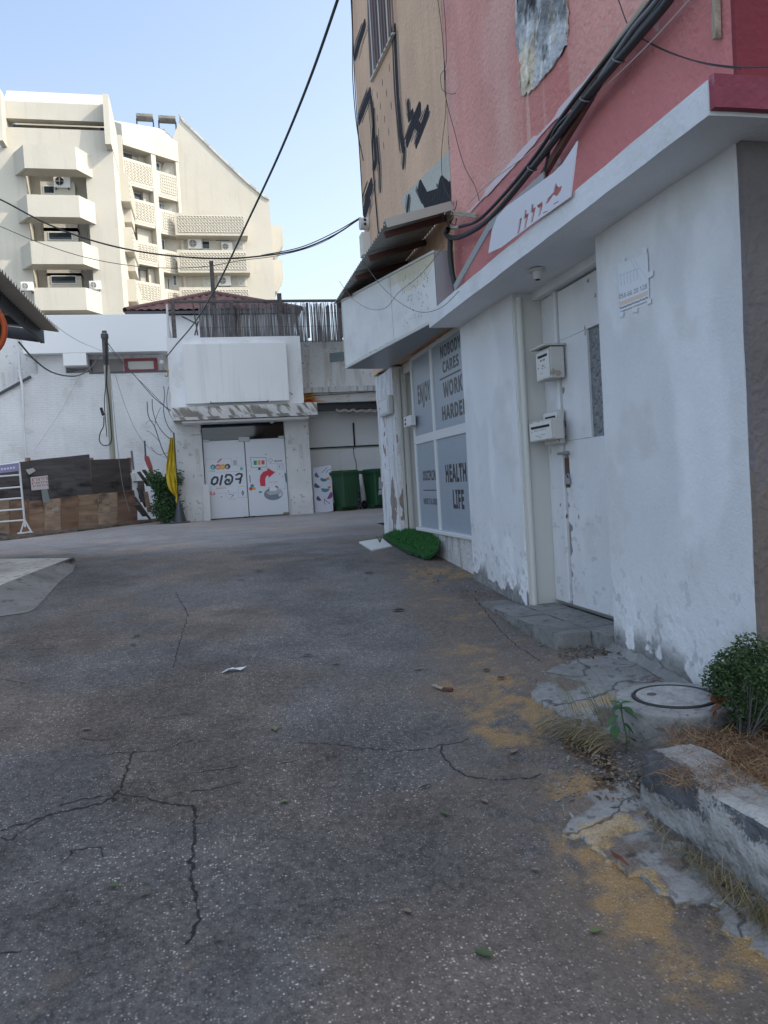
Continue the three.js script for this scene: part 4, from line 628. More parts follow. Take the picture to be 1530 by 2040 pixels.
  { const k = [], c0 = pX(894, 450, 1.95); for (let i = 0; i < 9; i++) { const l = []; let p = c0.clone().add(V(0, rr(-0.06, 0.04), rr(-0.04, 0.04))); for (let q = 0; q < 5; q++) { l.push(p.clone()); p.add(V(rr(-0.03, 0.02), rr(-0.05, 0.05), rr(-0.02, 0.10))); } k.push(tube(l, 0.003, 16, 5)); } solo('wire_tangle', k, M.cable, 'tangle of loose dark wires at the end of the lean-to roof', 'wire'); }
  solo('dark_gap_tube', tube(W([[897, 470], [897, 510], [901, 545], [908, 575]], 1.94), 0.022, 24, 10), M.cable, 'black tube standing in for the dark gap at the near end of the sign box', 'pipe');  // black tube paints in the darkness of the gap beside the sign box
  solo('phone_wire', tube(W([[676, 560], [700, 592], [735, 615], [770, 612], [792, 585], [840, 545], [885, 490]], 1.5), 0.0024, 60, 5), M.cableGrey, 'thin grey wire sagging over the face of the sign box', 'wire');
  solo('phone_wire', tube(W([[722, 520], [760, 570], [800, 605], [840, 622], [880, 612], [915, 580]], 1.53), 0.0024, 60, 5), M.cableGrey, 'second thin grey wire crossing the sign box towards the canopy', 'wire');
  const j = thing('junction_box', 'white round and square junction boxes at the far corner of the orange wall', 'junction box'), p = pX(725, 446, 1.97), q = pX(727, 488, 1.97);
  part('round_box', cyl(0.07, 0.07, 0.1, 20).rotateZ(Math.PI / 2).translate(p.x, p.y, p.z), M.offWhite, j); part('hole', [cyl(0.016, 0.016, 0.01, 10).rotateX(Math.PI / 2).translate(p.x, p.y + 0.025, p.z + 0.071), cyl(0.016, 0.016, 0.01, 10).rotateX(Math.PI / 2).translate(p.x, p.y - 0.025, p.z + 0.071)], M.dark, j); part('square_box', box(q.x - 0.05, XW, q.y - 0.14, q.y + 0.13, q.z - 0.08, q.z + 0.08, 0.01), M.offWhite, j);
  part('conduit', tube([pX(700, -40, XW - 0.03), pX(706, 150, XW - 0.03), pX(716, 300, XW - 0.03), pX(724, 430, XW - 0.03)], 0.006, 20, 6), M.cable, j);
  solo('phone_wire', tube(W([[745, 215], [742, 280], [744, 340], [750, 420], [757, 500]], XW - 0.02), 0.008, 40, 6), M.cable, 'dark cables clipped down the orange wall beside the painted strokes', 'wire');
}

// ---------------------------------------------------------------- print shop at the end of the yard (front plane z = -19)
const ZS = -19, xy = (u, v, Z) => { const p = pZ(u, v, Z); return [p.x, p.y]; };
const xA = (u, v, Z) => pZ(u, v, Z).x, yA = (u, v, Z) => pZ(u, v, Z).y;
const fix2 = (l, cw) => { const a = THREE.ShapeUtils.area(l.map(([x, y]) => new THREE.Vector2(x, y))); return (a < 0) === cw ? l : l.slice().reverse(); };
const shop = thing('print_shop', 'low white print shop with blank sign board and decorated double doors', 'building');
{
  const doorL = -0.17, mid = 0.826, doorR = 1.80, y0 = 0.775, yD = 2.68, yC = 3.13;
  part('column', lumpy(-0.84, doorL - 0.02, 0.6, yC + 0.02, ZS - 0.45, ZS, 0.1, 0.012, 4), M.stain, shop);
  part('column', lumpy(doorR + 0.01, 2.40, 0.6, yC + 0.02, ZS - 0.45, ZS, 0.1, 0.012, 4), M.stain, shop);
  part('upper_wall', box(-0.84, 2.33, yC + 0.3, 5.15, ZS - 3, ZS), M.white, shop);
  part('back_body', box(-0.83, 2.38, 0.6, yC + 0.28, ZS - 3, ZS - 1.6), M.stain, shop);
  part('ceiling', box(-0.83, 2.38, yC - 0.03, yC + 0.0, ZS - 1.6, ZS - 0.46), M.stain, shop);
  M.signWhite = mat(0xffffff, 0.6, { map: plasterTex(3.1, 512, (u, v) => { const a = fbm(u * 4, v * 4, 4, 4), st = S(0.5, 0.8, fbm(u * 40 + 3, v * 1.6, 4)), k = 0.82 + 0.07 * (a - 0.5) - 0.08 * st; return [k, k * 0.995, k * 0.985]; }), bumpMap: bumpLump, bumpScale: 0.002 });
  part('sign_board', box(-0.49, 1.955, 3.56, 4.965, ZS + 0.002, ZS + 0.2, 0.004), M.signWhite, shop, 'blank white sign board');
  part('canopy', lumpy(-0.79, 2.555, yC, 3.43, ZS + 0.002, ZS + 0.7, 0.08, 0.02, 5), mat(0xffffff, 0.95, { map: plasterTex(1.6, 512, (u, v) => { const a = fbm(u * 6, v * 6, 5, 6), st = S(0.42, 0.62, fbm(u * 16 + 12 * v, v * 5, 4)); const k = (0.66 + 0.2 * (a - 0.5)) * (1 - 0.62 * st); return [k, k * (0.97 - 0.05 * st), k * (0.93 - 0.12 * st)]; }), bumpMap: bumpLump, bumpScale: 0.02 }), shop, 'weathered canopy slab with dark streaks');
  part('soffit', box(-0.6, 2.35, yC - 0.06, yC - 0.012, ZS + 0.02, ZS + 0.6), M.whiteClean, shop);
  part('corner_bracket', box(-0.45, -0.2, 2.84, yC, ZS + 0.002, ZS + 0.05), M.stain, shop);
  part('transom', box(doorL, doorR, yD + 0.01, yC - 0.06, ZS - 0.19, ZS - 0.186), new THREE.MeshPhysicalMaterial({ color: new THREE.Color(0.35, 0.42, 0.48), roughness: 0.05, transmission: 1, thickness: 0 }), shop, 'dark glass above the doors');
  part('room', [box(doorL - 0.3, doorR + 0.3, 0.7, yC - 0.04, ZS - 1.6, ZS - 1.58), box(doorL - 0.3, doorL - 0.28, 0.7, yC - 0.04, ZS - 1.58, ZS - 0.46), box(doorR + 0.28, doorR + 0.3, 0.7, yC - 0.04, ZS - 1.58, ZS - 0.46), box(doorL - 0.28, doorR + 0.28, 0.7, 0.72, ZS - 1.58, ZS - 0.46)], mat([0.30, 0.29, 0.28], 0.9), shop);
  const c = canvas(1024, 1024, (g, W, H) => {
    // drawn in the pixels of a photo crop: x 390..590, y 840..1050 at 7.65 px
    g.fillStyle = '#dadde3'; g.fillRect(0, 0, W, H);
    const T = (a, b) => { const p = pZ(390 + a / 7.65, 840 + b / 7.65, ZS - 0.16); return [(p.x - doorL) / (doorR - doorL) * W, H - (p.y - y0) / (yD - y0) * H]; };
    const K = W / 1290;
    const circ = (a, b, r, col) => { g.fillStyle = col; g.beginPath(); g.arc(...T(a, b), r * K, 0, 7); g.fill(); };
    const poly = (l, col) => { g.fillStyle = col; g.beginPath(); l.forEach((q, i) => (i ? g.lineTo(...T(...q)) : g.moveTo(...T(...q)))); g.closePath(); g.fill(); };
    const line = (l, col, w) => { g.strokeStyle = col; g.lineWidth = w * K; g.lineCap = g.lineJoin = 'round'; g.beginPath(); l.forEach((q, i) => (i ? g.lineTo(...T(...q)) : g.moveTo(...T(...q)))); g.stroke(); };
    const txt = (s, a, b, size, col, bold = 'bold') => { g.fillStyle = col; g.font = `${bold} ${Math.round(size * K)}px sans-serif`; g.fillText(s, ...T(a, b)); };
    const thin = '#9aa1ad';
    line([[150, 700], [150, 575], [540, 555], [545, 660]], thin, 4); line([[310, 775], [840, 748]], thin, 4); line([[550, 670], [750, 668]], thin, 4); line([[190, 1000], [560, 985]], thin, 4); line([[330, 1100], [640, 1085]], thin, 4); line([[460, 1100], [460, 1160], [520, 1158]], thin, 4); line([[505, 1180], [600, 1178], [600, 1200], [505, 1202], [505, 1180]], thin, 4); line([[650, 990], [650, 1165], [780, 1165], [780, 990], [650, 990]], thin, 4); line([[1110, 640], [1340, 640], [1375, 1030], [1250, 1040]], thin, 4); line([[830, 545], [1075, 548], [1080, 695], [850, 705], [830, 545]], '#8e97a5', 9); line([[850, 700], [760, 640]], thin, 3);
    circ(262, 695, 44, '#1f8f91'); circ(340, 692, 46, '#d2495a'); circ(412, 690, 46, '#d9a53c'); circ(486, 685, 44, '#1d1f27');
    txt('C', 242, 722, 62, '#cfe6e6'); txt('M', 312, 720, 62, '#f1d3d6'); txt('Y', 392, 718, 62, '#e9c87c'); txt('K', 462, 712, 62, '#e6e8ec');
    txt('CYAN', 205, 772, 34, '#3aa0a4'); line([[335, 618], [385, 575]], '#c14a5b', 22); g.fillStyle = '#a9b0bb'; { const a = T(568, 590), b = T(632, 660); g.fillRect(a[0], a[1], b[0] - a[0], b[1] - a[1]); }
    circ(700, 718, 24, '#1f8f91'); circ(700, 718, 10, '#8fd0cf');
    const ink = '#151a3c';                                                    // the shop's word in rounded strokes
    line([[285, 850], [245, 890], [240, 945], [275, 965], [320, 940], [335, 885], [325, 855], [285, 850]], ink, 34); line([[400, 830], [385, 900], [372, 965]], ink, 34);
    line([[455, 850], [470, 815], [530, 815], [560, 850], [555, 910], [520, 955], [465, 960], [445, 925], [470, 890], [510, 890], [505, 915]], ink, 32); line([[620, 818], [660, 795], [705, 805], [705, 840], [670, 880], [615, 880]], ink, 30); line([[690, 880], [675, 940]], ink, 32);
    txt('MAGENTA', 310, 1036, 34, '#cf5f70'); txt('Aa', 196, 1132, 88, '#cf3f52');
    poly([[720, 1050], [742, 1095], [722, 1140], [698, 1095]], '#22304e'); poly([[720, 1080], [730, 1097], [720, 1115], [711, 1097]], '#cfd2d8'); circ(500, 1062, 8, '#4a5263'); circ(393, 1154, 9, '#3b4253'); circ(1070, 500, 10, '#4a5263'); circ(1327, 838, 9, '#4a5263'); circ(1284, 797, 11, '#9aa0b0'); circ(632, 545, 6, '#4a5263'); line([[500, 1110], [575, 1130]], '#8e97a5', 12); line([[545, 1160], [580, 1120]], '#7f8896', 14);
    poly([[880, 595], [928, 595], [928, 662], [880, 662]], '#1f8f6f'); poly([[942, 592], [986, 592], [986, 658], [942, 658]], '#d9a53c'); poly([[1000, 590], [1048, 590], [1048, 654], [1000, 654]], '#d2495a'); poly([[950, 702], [985, 700], [990, 730], [1018, 735], [935, 741], [952, 730]], '#1b2140');
    line([[1140, 555], [1175, 590], [1140, 630], [1105, 590], [1140, 555]], '#9aa1ad', 8); txt('BLACK', 1200, 615, 40, '#20222a'); line([[1250, 660], [1330, 660], [1330, 728], [1252, 728], [1250, 660]], '#8e97a5', 5); txt('T', 1270, 712, 54, '#20222a');
    const arrow = (d, col) => poly([[985 - d, 990 + d], [972 - d, 900], [985 - d, 820], [1030 - d, 765 - d], [1092 - d, 745 - d], [1090 - d, 705 - d * 1.8], [1212 + d * 1.6, 775], [1112 - d, 862 + d * 1.8], [1105, 820 + d], [1075 + d, 840], [1060 + d, 880], [1064 + d, 990 + d]], col);
    arrow(11, '#9bb7c6'); arrow(7, '#f2f3f5'); arrow(0, '#d02a45');
    line([[820, 825], [830, 930]], '#39414f', 12); circ(858, 985, 30, '#1f8f91'); circ(838, 1030, 30, '#c93040'); circ(890, 1028, 26, '#d9a53c'); poly([[950, 1092], [975, 1062], [1005, 1070], [1012, 1092]], '#1f8f91'); txt('YELLOW', 1115, 940, 36, '#d8b87e');
    { g.fillStyle = '#7e838c'; g.beginPath(); g.ellipse(...T(1185, 1110), 152 * K, 105 * K, 0, 0, 7); g.fill(); } poly([[1070, 1090], [1150, 1040], [1290, 1030], [1330, 1080], [1240, 1110], [1130, 1130]], '#b4b7bd'); poly([[1100, 1020], [1200, 1000], [1215, 970], [1260, 1000], [1230, 1060], [1120, 1065]], '#e2e4e8'); poly([[1215, 975], [1262, 1000], [1255, 1025], [1212, 1002]], '#6a6f78'); poly([[1110, 1005], [1122, 1005], [1122, 1070], [1110, 1070]], '#4d525b'); poly([[1260, 1110], [1320, 1085], [1310, 1140], [1270, 1150]], '#d0d3d8'); line([[1368, 795], [1384, 920]], '#1f7f86', 22);
  });
  const doorTex = canvasTex(c);
  const leaf = (x0, x1) => { const d = part('door', box(x0, x1, y0 + 0.01, yD, ZS - 0.19, ZS - 0.17, 0.004), mat([0.6, 0.62, 0.66], 0.35), shop); const a = (x0 - doorL) / (doorR - doorL), b = (x1 - doorL) / (doorR - doorL), g = quad(V(x0 + 0.006, y0 + 0.02, ZS - 0.166), V(x1 - 0.006, y0 + 0.02, ZS - 0.166), V(x1 - 0.006, yD - 0.006, ZS - 0.166), V(x0 + 0.006, yD - 0.006, ZS - 0.166)); g.setAttribute('uv', new THREE.Float32BufferAttribute([a, 0, b, 0, b, 1, a, 0, b, 1, a, 1], 2)); part('door_print', g, mat(0xffffff, 0.3, { map: doorTex }), d, 'printed white film with coloured graphics'); return d; };
  const l1 = leaf(doorL, mid - 0.008), l2 = leaf(mid + 0.008, doorR);
  part('patch_fitting', box(mid - 0.14, mid + 0.13, yD - 0.05, yD + 0.06, ZS - 0.165, ZS - 0.14, 0.004), M.steel, shop); part('patch_fitting', box(mid - 0.13, mid + 0.14, y0 - 0.01, y0 + 0.02, ZS - 0.163, ZS - 0.12, 0.004), M.black, shop);
  part('patch_fitting', box(doorL, doorL + 0.15, yD - 0.02, yD + 0.03, ZS - 0.165, ZS - 0.14, 0.004), M.steel, shop); part('patch_fitting', box(doorR - 0.14, doorR, yD - 0.02, yD + 0.05, ZS - 0.165, ZS - 0.14, 0.004), M.steel, shop); part('patch_fitting', box(doorR - 0.14, doorR, y0 + 0.0, y0 + 0.06, ZS - 0.163, ZS - 0.12, 0.004), mat([0.25, 0.2, 0.14], 0.6, { metalness: 0.4 }), shop);
  part('door_sill', box(doorL, doorR, 0.6, y0 - 0.012, ZS - 0.45, ZS + 0.02), M.concrete, shop);
  for (const [u, v] of [[408, 838], [541, 838]]) { const p = pZ(u, v, ZS + 0.15); part('spot_lamp', [cyl(0.035, 0.05, 0.13, 14).rotateZ(0.3).translate(p.x, p.y, p.z), bar(V(p.x, p.y + 0.05, p.z), V(p.x, yC - 0.06, p.z), 0.01)], M.offWhite, shop); }
  { const a = pZ(420, 803, ZS + 0.22), b = pZ(534, 800, ZS + 0.22); part('sign_lamp_rail', [bar(a, b, 0.012), bar(a, V(a.x, a.y + 0.04, ZS + 0.2), 0.01), bar(b, V(b.x, b.y + 0.04, ZS + 0.2), 0.01)], M.steelDark, shop); }
  solo('leaning_plank', slabZ(fix2([xy(404, 966, ZS + 0.1), xy(417, 964, ZS + 0.1), xy(420, 1042, ZS + 0.1), xy(407, 1043, ZS + 0.1)], false), ZS + 0.05, 0.05), M.whitePaint, 'white plank leaning on the left column of the print shop', 'plank');
}
// ---------------------------------------------------------------- white store beside it, with the bins in front
{
  const Z = -20, g = thing('white_store', 'stained white low store front behind the green wheelie bins', 'building');
  const xL = 2.41, xR = 7.0, P = (u, v) => xy(u, v, Z);
  part('upper_wall', lumpy(2.335, xR, 3.98, 5.22, Z - 2, Z, 0.15, 0.012, 3), M.stain, g);
  part('ledge', lumpy(xL, xR, 3.86, 4.0, Z + 0.005, Z + 0.09, 0.1, 0.02, 5), M.stainHeavy, g);
  part('band', box(xL, xR, 3.6, 3.86, Z - 0.3, Z), mat(0xffffff, 0.9, { map: dataTex(256, 64, (i, j) => { const u = i / 256, a = fbm(u * 12, j / 30, 4), o = S(0.10, 0.02, Math.abs(u - 0.03) + 0.08 * (a - 0.5)) + 0.5 * S(0.62, 0.7, fbm(u * 30, j / 10, 3)); const b = [0.62 + 0.1 * (a - 0.5), 0.61 + 0.1 * (a - 0.5), 0.6]; return [b[0] + (0.50 - b[0]) * o, b[1] + (0.22 - b[1]) * o, b[2] + (0.04 - b[2]) * o]; }, { repeat: 1 }) }), g, 'white band with an orange paint stain');
  g.children[2].material.map.repeat.set(1 / 4.6, 1 / 0.26); g.children[2].material.map.offset.set(-xL / 4.6, -3.6 / 0.26);
  part('shutter_box', box(xL, xR, 3.44, 3.6, Z - 0.6, Z - 0.2), M.steelDark, g);
  { const l = [], n = 24; for (let i = 0; i <= n; i++) { const x = 3.3 + 1.6 * i / n; l.push(V(x, 3.42 - 0.05 * Math.abs(Math.sin(i * 0.9)) - 0.04 * S(3.3, 4.3, x), Z - 0.18)); } part('rolled_tarp', tube(l, 0.045, 60, 7), mat([0.42, 0.36, 0.33], 0.9), g, 'crumpled rolled tarpaulin'); }
  part('back_wall', box(xL - 0.02, xR, 0.6, 3.5, Z - 0.75, Z - 0.7), M.whiteClean, g);
  const xs = [xL, 3.42, 4.05, 5.2], zb = Z - 0.7; part('wall_sheet', box(xs[0], xs[1] - 0.01, 0.7, 2.42, zb + 0.002, zb + 0.03), M.whiteClean, g); part('wall_sheet', box(xs[1] + 0.005, xs[3], 0.7, 1.98, zb + 0.002, zb + 0.025), M.whiteClean, g); part('wall_sheet', box(xs[1] + 0.005, xs[3], 2.0, 2.41, zb + 0.002, zb + 0.02), M.whiteClean, g);
  part('rail', box(xL, xR, 2.44, 2.475, zb + 0.03, zb + 0.07), M.black, g); part('rail', box(3.82, 3.86, 2.476, 3.1, zb + 0.03, zb + 0.06), M.black, g);
  part('hanging_wire', tube([V(3.80, 2.43, zb + 0.05), V(3.80, 2.25, zb + 0.06), V(3.85, 2.0, zb + 0.06), V(3.84, 1.8, zb + 0.06)], 0.008, 20, 6), M.cable, g);
  part('side_body', box(xR - 0.1, xR, 0.6, 3.6, Z - 0.7, Z), M.stain, g);
  { const a = P(656, 702), b = P(694, 722); part('notice_plate', slabZ(fix2([P(656, 704), P(657, 722), P(694, 717), P(694, 700)], false), Z + 0.012, 0.012), mat([0.19, 0.24, 0.26], 0.7), g, 'blue grey blank plate'); }
  solo('slack_wire', tube([pZ(577, 782, Z + 1.1), pZ(605, 798, Z + 0.6), pZ(612, 790, Z + 0.1), pZ(680, 785, Z + 0.12), pZ(745, 780, Z + 0.1)], 0.008, 40, 6), M.cable, 'black wire along the white band of the store', 'wire');
}
// ---------------------------------------------------------------- wheelie bins
{
  const green = mat([0.022, 0.085, 0.04], 0.5, { bumpMap: bumpLump, bumpScale: 0.002 }), lidG = mat([0.026, 0.095, 0.047], 0.45);
  function makeBin(label) {
    const t = thing('wheelie_bin', label, 'bin', 'green wheelie bins'), pos = [], rings = [[0.10, 0.215, 0.235], [0.5, 0.245, 0.27], [0.86, 0.265, 0.31], [0.93, 0.27, 0.315]];
    const loop = (hx, hz, r = 0.05) => { const l = []; for (const [sx, sz, a0] of [[1, 1, 0], [-1, 1, 90], [-1, -1, 180], [1, -1, 270]]) for (let k = 0; k <= 3; k++) { const a = (a0 + k * 30) * D2R; l.push([sx * (hx - r) + r * Math.cos(a), sz * (hz - r) + r * Math.sin(a)]); } return l; };
    const L = rings.map(([y, hx, hz]) => loop(hx, hz).map(([x, z]) => V(x, y, z)));
    for (let i = 0; i + 1 < L.length; i++) for (let k = 0; k < 16; k++) { const a = L[i][k], b = L[i][(k + 1) % 16], c = L[i + 1][(k + 1) % 16], d = L[i + 1][k]; for (const q of [a, c, b, a, d, c]) pos.push(q.x, q.y, q.z); }
    for (let k = 1; k < 15; k++) for (const q of [L[0][0], L[0][k], L[0][k + 1]]) pos.push(q.x, q.y, q.z);
    const g = new THREE.BufferGeometry(); g.setAttribute('position', new THREE.Float32BufferAttribute(pos, 3)); const q = worldUV(g); q.computeVertexNormals();
    const body = part('body', [toCreasedNormals(q, 0.7), box(-0.225, 0.225, 0.02, 0.12, -0.24, 0.1, 0.02)], green, t);
    part('rim', [box(-0.29, 0.29, 0.915, 0.96, 0.27, 0.345, 0.012), box(-0.295, -0.255, 0.915, 0.96, -0.33, 0.27, 0.01), box(0.255, 0.295, 0.915, 0.96, -0.33, 0.27, 0.01)], green, body);
    for (const s of [-1, 1]) part('rib', beam(V(s * 0.12, 0.14, 0.243), V(s * 0.13, 0.62, 0.286), 0.03, 0.02, 0.006), green, body);
    const lid = part('lid', [box(-0.3, 0.3, 0.962, 1.0, -0.36, 0.36, 0.016), box(-0.25, 0.25, 0.998, 1.03, -0.30, 0.27, 0.014)], lidG, t);
    part('handle', [bar(V(-0.2, 0.97, -0.4), V(0.2, 0.97, -0.4), 0.016), box(-0.22, -0.18, 0.94, 0.985, -0.41, -0.34, 0.006), box(0.18, 0.22, 0.94, 0.985, -0.41, -0.34, 0.006)], lidG, lid);
    for (const s of [-1, 1]) { const w = part('wheel', cyl(0.11, 0.11, 0.05, 22).rotateZ(Math.PI / 2).translate(s * 0.265, 0.11, -0.24), M.black, t); part('hub', cyl(0.05, 0.05, 0.056, 14).rotateZ(Math.PI / 2).translate(s * 0.265, 0.11, -0.24), M.steelDark, w); }
    return t;
  }
  const b1 = makeBin('green wheelie bin with a plain front, beside the print panel'); let p = pG(682, 1016); b1.position.set(p.x, gY(p.x, -19.45), -19.45); b1.rotation.y = 0.42;
  const b2 = makeBin('green wheelie bin with torn white stickers on its front, beside the pillar'); p = pG(745, 1008); b2.position.set(4.18, gY(4.18, -19.62), -19.62); b2.rotation.y = 0.38;
  const c = canvas(256, 192, (g) => { g.fillStyle = '#b9c2c6'; g.fillRect(0, 0, 256, 192); g.strokeStyle = '#55606a'; g.lineWidth = 6; g.beginPath(); g.arc(90, 95, 34, 0, 7); g.stroke(); g.fillStyle = '#47525c'; for (let i = 0; i < 5; i++) g.fillRect(130 + i * 22, 80 + (i % 2) * 8, 14, 40); g.fillRect(40, 20, 190, 8); g.fillRect(60, 150, 150, 6); });
  const st = part('sticker', quad(V(-0.16, 0.50, 0.303), V(0.22, 0.50, 0.303), V(0.22, 0.80, 0.331), V(-0.16, 0.80, 0.331)), mat(0xffffff, 0.7, { map: canvasTex(c) }), b2); part('sticker', quad(V(-0.17, 0.34, 0.285), V(-0.05, 0.37, 0.288), V(-0.04, 0.49, 0.299), V(-0.16, 0.47, 0.297)), mat([0.5, 0.53, 0.54], 0.8), b2);
  // panels leaning between them
  const pc = canvas(256, 768, (g, W, H) => { g.fillStyle = '#d3d6e4'; g.fillRect(0, 0, W, H); const half = (x, y, r, a, col) => { g.fillStyle = col; g.beginPath(); g.arc(x, y, r, a, a + Math.PI); g.fill(); }; half(70, 130, 46, 1.2, '#5b6690'); half(60, 300, 50, 0.9, '#4a5379'); half(74, 520, 46, 1.1, '#414a70'); half(150, 210, 52, 0.4, '#2f7f97'); half(160, 380, 60, 0.3, '#3b8ea0'); half(200, 500, 60, 5.2, '#8a4a86'); g.fillStyle = '#c7902f'; g.fillRect(176, 200, 40, 46); g.fillRect(190, 350, 44, 40); g.strokeStyle = '#545b70'; g.lineWidth = 8; g.beginPath(); g.moveTo(120, 110); g.lineTo(200, 30); g.moveTo(180, 120); g.quadraticCurveTo(200, 70, 250, 70); g.moveTo(140, 560); g.lineTo(210, 640); g.moveTo(150, 530); g.quadraticCurveTo(120, 590, 150, 640); g.stroke(); });
  const A = pZ(628, 1024, -19.3), B = pZ(664, 1018, -19.35), C = pZ(660, 926, -19.62), E = pZ(622, 932, -19.62), back = V(0, 0, -0.03);
  const pp = thing('display_board', 'white display panel with coloured half circles leaning beside the bin', 'panel'); part('board', [beam(A.clone().add(E).multiplyScalar(.5).add(V(0.005, 0, -0.02)), B.clone().add(C).multiplyScalar(.5).add(V(-0.005, 0, -0.02)), 1.18, 0.02)], M.whitePaint, pp); pp.children[0].geometry = (() => { const g = [quad(A.clone().add(back), B.clone().add(back), C.clone().add(back), E.clone().add(back)), quad(A, A.clone().add(back), E.clone().add(back), E), quad(B.clone().add(back), B, C, C.clone().add(back)), quad(E, E.clone().add(back), C.clone().add(back), C)]; return merge(g); })(); part('print', quad(A, B, C, E), mat(0xffffff, 0.5, { map: canvasTex(pc) }), pp);
  const sp = canvas(128, 384, (g, W, H) => { g.fillStyle = '#1c2230'; g.fillRect(0, 0, W, H); for (let k = 0; k < 700; k++) { g.fillStyle = k % 3 ? '#8e97a8' : '#2c3344'; g.fillRect(hash(k, 1) * W, hash(k, 2) * H, 3 + 8 * hash(k, 3), 2 + 7 * hash(k, 4)); } });
  const a2 = pZ(704, 1017, -19.7), b2b = pZ(720, 1016, -19.7), c2 = pZ(714, 955, -20.1), e2 = pZ(703, 955, -20.1); solo('speckled_panel', [quad(a2, b2b, c2, e2), quad(b2b, b2b.clone().add(V(0.03, 0, -0.03)), c2.clone().add(V(0.03, 0, -0.03)), c2), quad(a2.clone().add(V(0, 0, -0.04)), b2b.clone().add(V(0.03, 0, -0.04)), c2.clone().add(V(0.03, 0, -0.04)), e2.clone().add(V(0, 0, -0.04)))], mat(0xffffff, 0.7, { map: canvasTex(sp) }), 'dark speckled panel standing between the two bins', 'panel');
  solo('white_sheet_leaning', [beam(pZ(722, 1014, -20.0), pZ(711, 942, -20.45), 0.2, 0.02)], M.whiteClean, 'narrow white sheet leaning behind the speckled panel', 'panel');
}
// ---------------------------------------------------------------- reed fence on the roof
{
  const Z = -19.35, f = thing('reed_fence', 'grey reed screen on wooden posts above the print shop', 'fence');
  const X = (u, v = 640) => xA(u, v, Z), yb = 5.04, yt = 6.06;
  for (const [u, t, w, b] of [[346, 6.12, 0.10, 5.15], [463, 6.08, 0.11, 5.15], [476, 6.0, 0.05, 5.2], [559, 6.26, 0.11, 5.08], [613, 6.02, 0.06, 5.15], [678, 6.1, 0.07, 5.15]]) part('post', beam(V(X(u), b, Z + 0.06), V(X(u), t, Z + 0.06), w, 0.07, 0.006), M.woodGrey, f);
  part('post', beam(V(X(429), 5.15, Z - 0.3), V(X(429), 7.15, Z - 0.3), 0.10, 0.08, 0.006), M.woodGrey, f);
  part('rail', beam(V(X(342), 6.085, Z + 0.005), V(X(690), 6.085, Z + 0.005), 0.06, 0.06, 0.006), M.woodGrey, f);
  const reed = (x0, x1, name) => { const g = []; for (let x = x0; x < x1; x += 0.0095) { const t = yt - 0.02 + rr(-0.12, 0.02), s = rr(-0.02, 0.02), r = rr(0.006, 0.009); if (rnd() < 0.03) continue; g.push(bar(V(x, yb + rr(0, 0.04), Z + rr(-0.02, 0)), V(x + s, t, Z + rr(-0.02, 0)), r, 5)); } const o = part('reeds', g, mat(0xffffff, 0.9, { vertexColors: true }), f); const n = o.geometry.attributes.position.count, per = g[0].attributes.position.count, col = new Float32Array(n * 3); for (let i = 0; i < g.length; i++) { const k = Math.pow(rnd(), 1.5), c = [0.10 + 0.22 * k, 0.095 + 0.205 * k, 0.10 + 0.20 * k]; for (let q = 0; q < per; q++) col.set(c, (i * per + q) * 3); } o.geometry.setAttribute('color', new THREE.BufferAttribute(col, 3)); o.userData.kind = 'stuff'; };
  reed(X(397), X(612)); reed(X(619), X(680));
  for (const y of [5.45, 5.78]) part('binding_wire', beam(V(X(397), y, Z + 0.012), V(X(680), y, Z + 0.012), 0.006, 0.006), M.steelDark, f);
  const pole = [[362, 630, 394, 646], [384, 605, 394, 668], [395, 640, 388, 668]]; for (const [u0, v0, u1, v1] of pole) part('loose_stick', bar(pZ(u0, v0, -19.3), pZ(u1, v1, -19.3), 0.018, 7), M.woodGrey, f);
  solo('white_pipe', bar(V(xA(333, 640, -20.5), 5.0, -20.5), V(xA(333, 615, -20.5), 6.3, -20.5), 0.03, 10), M.offWhite, 'short white pipe upright on the roof beside the reed screen', 'pipe');
}

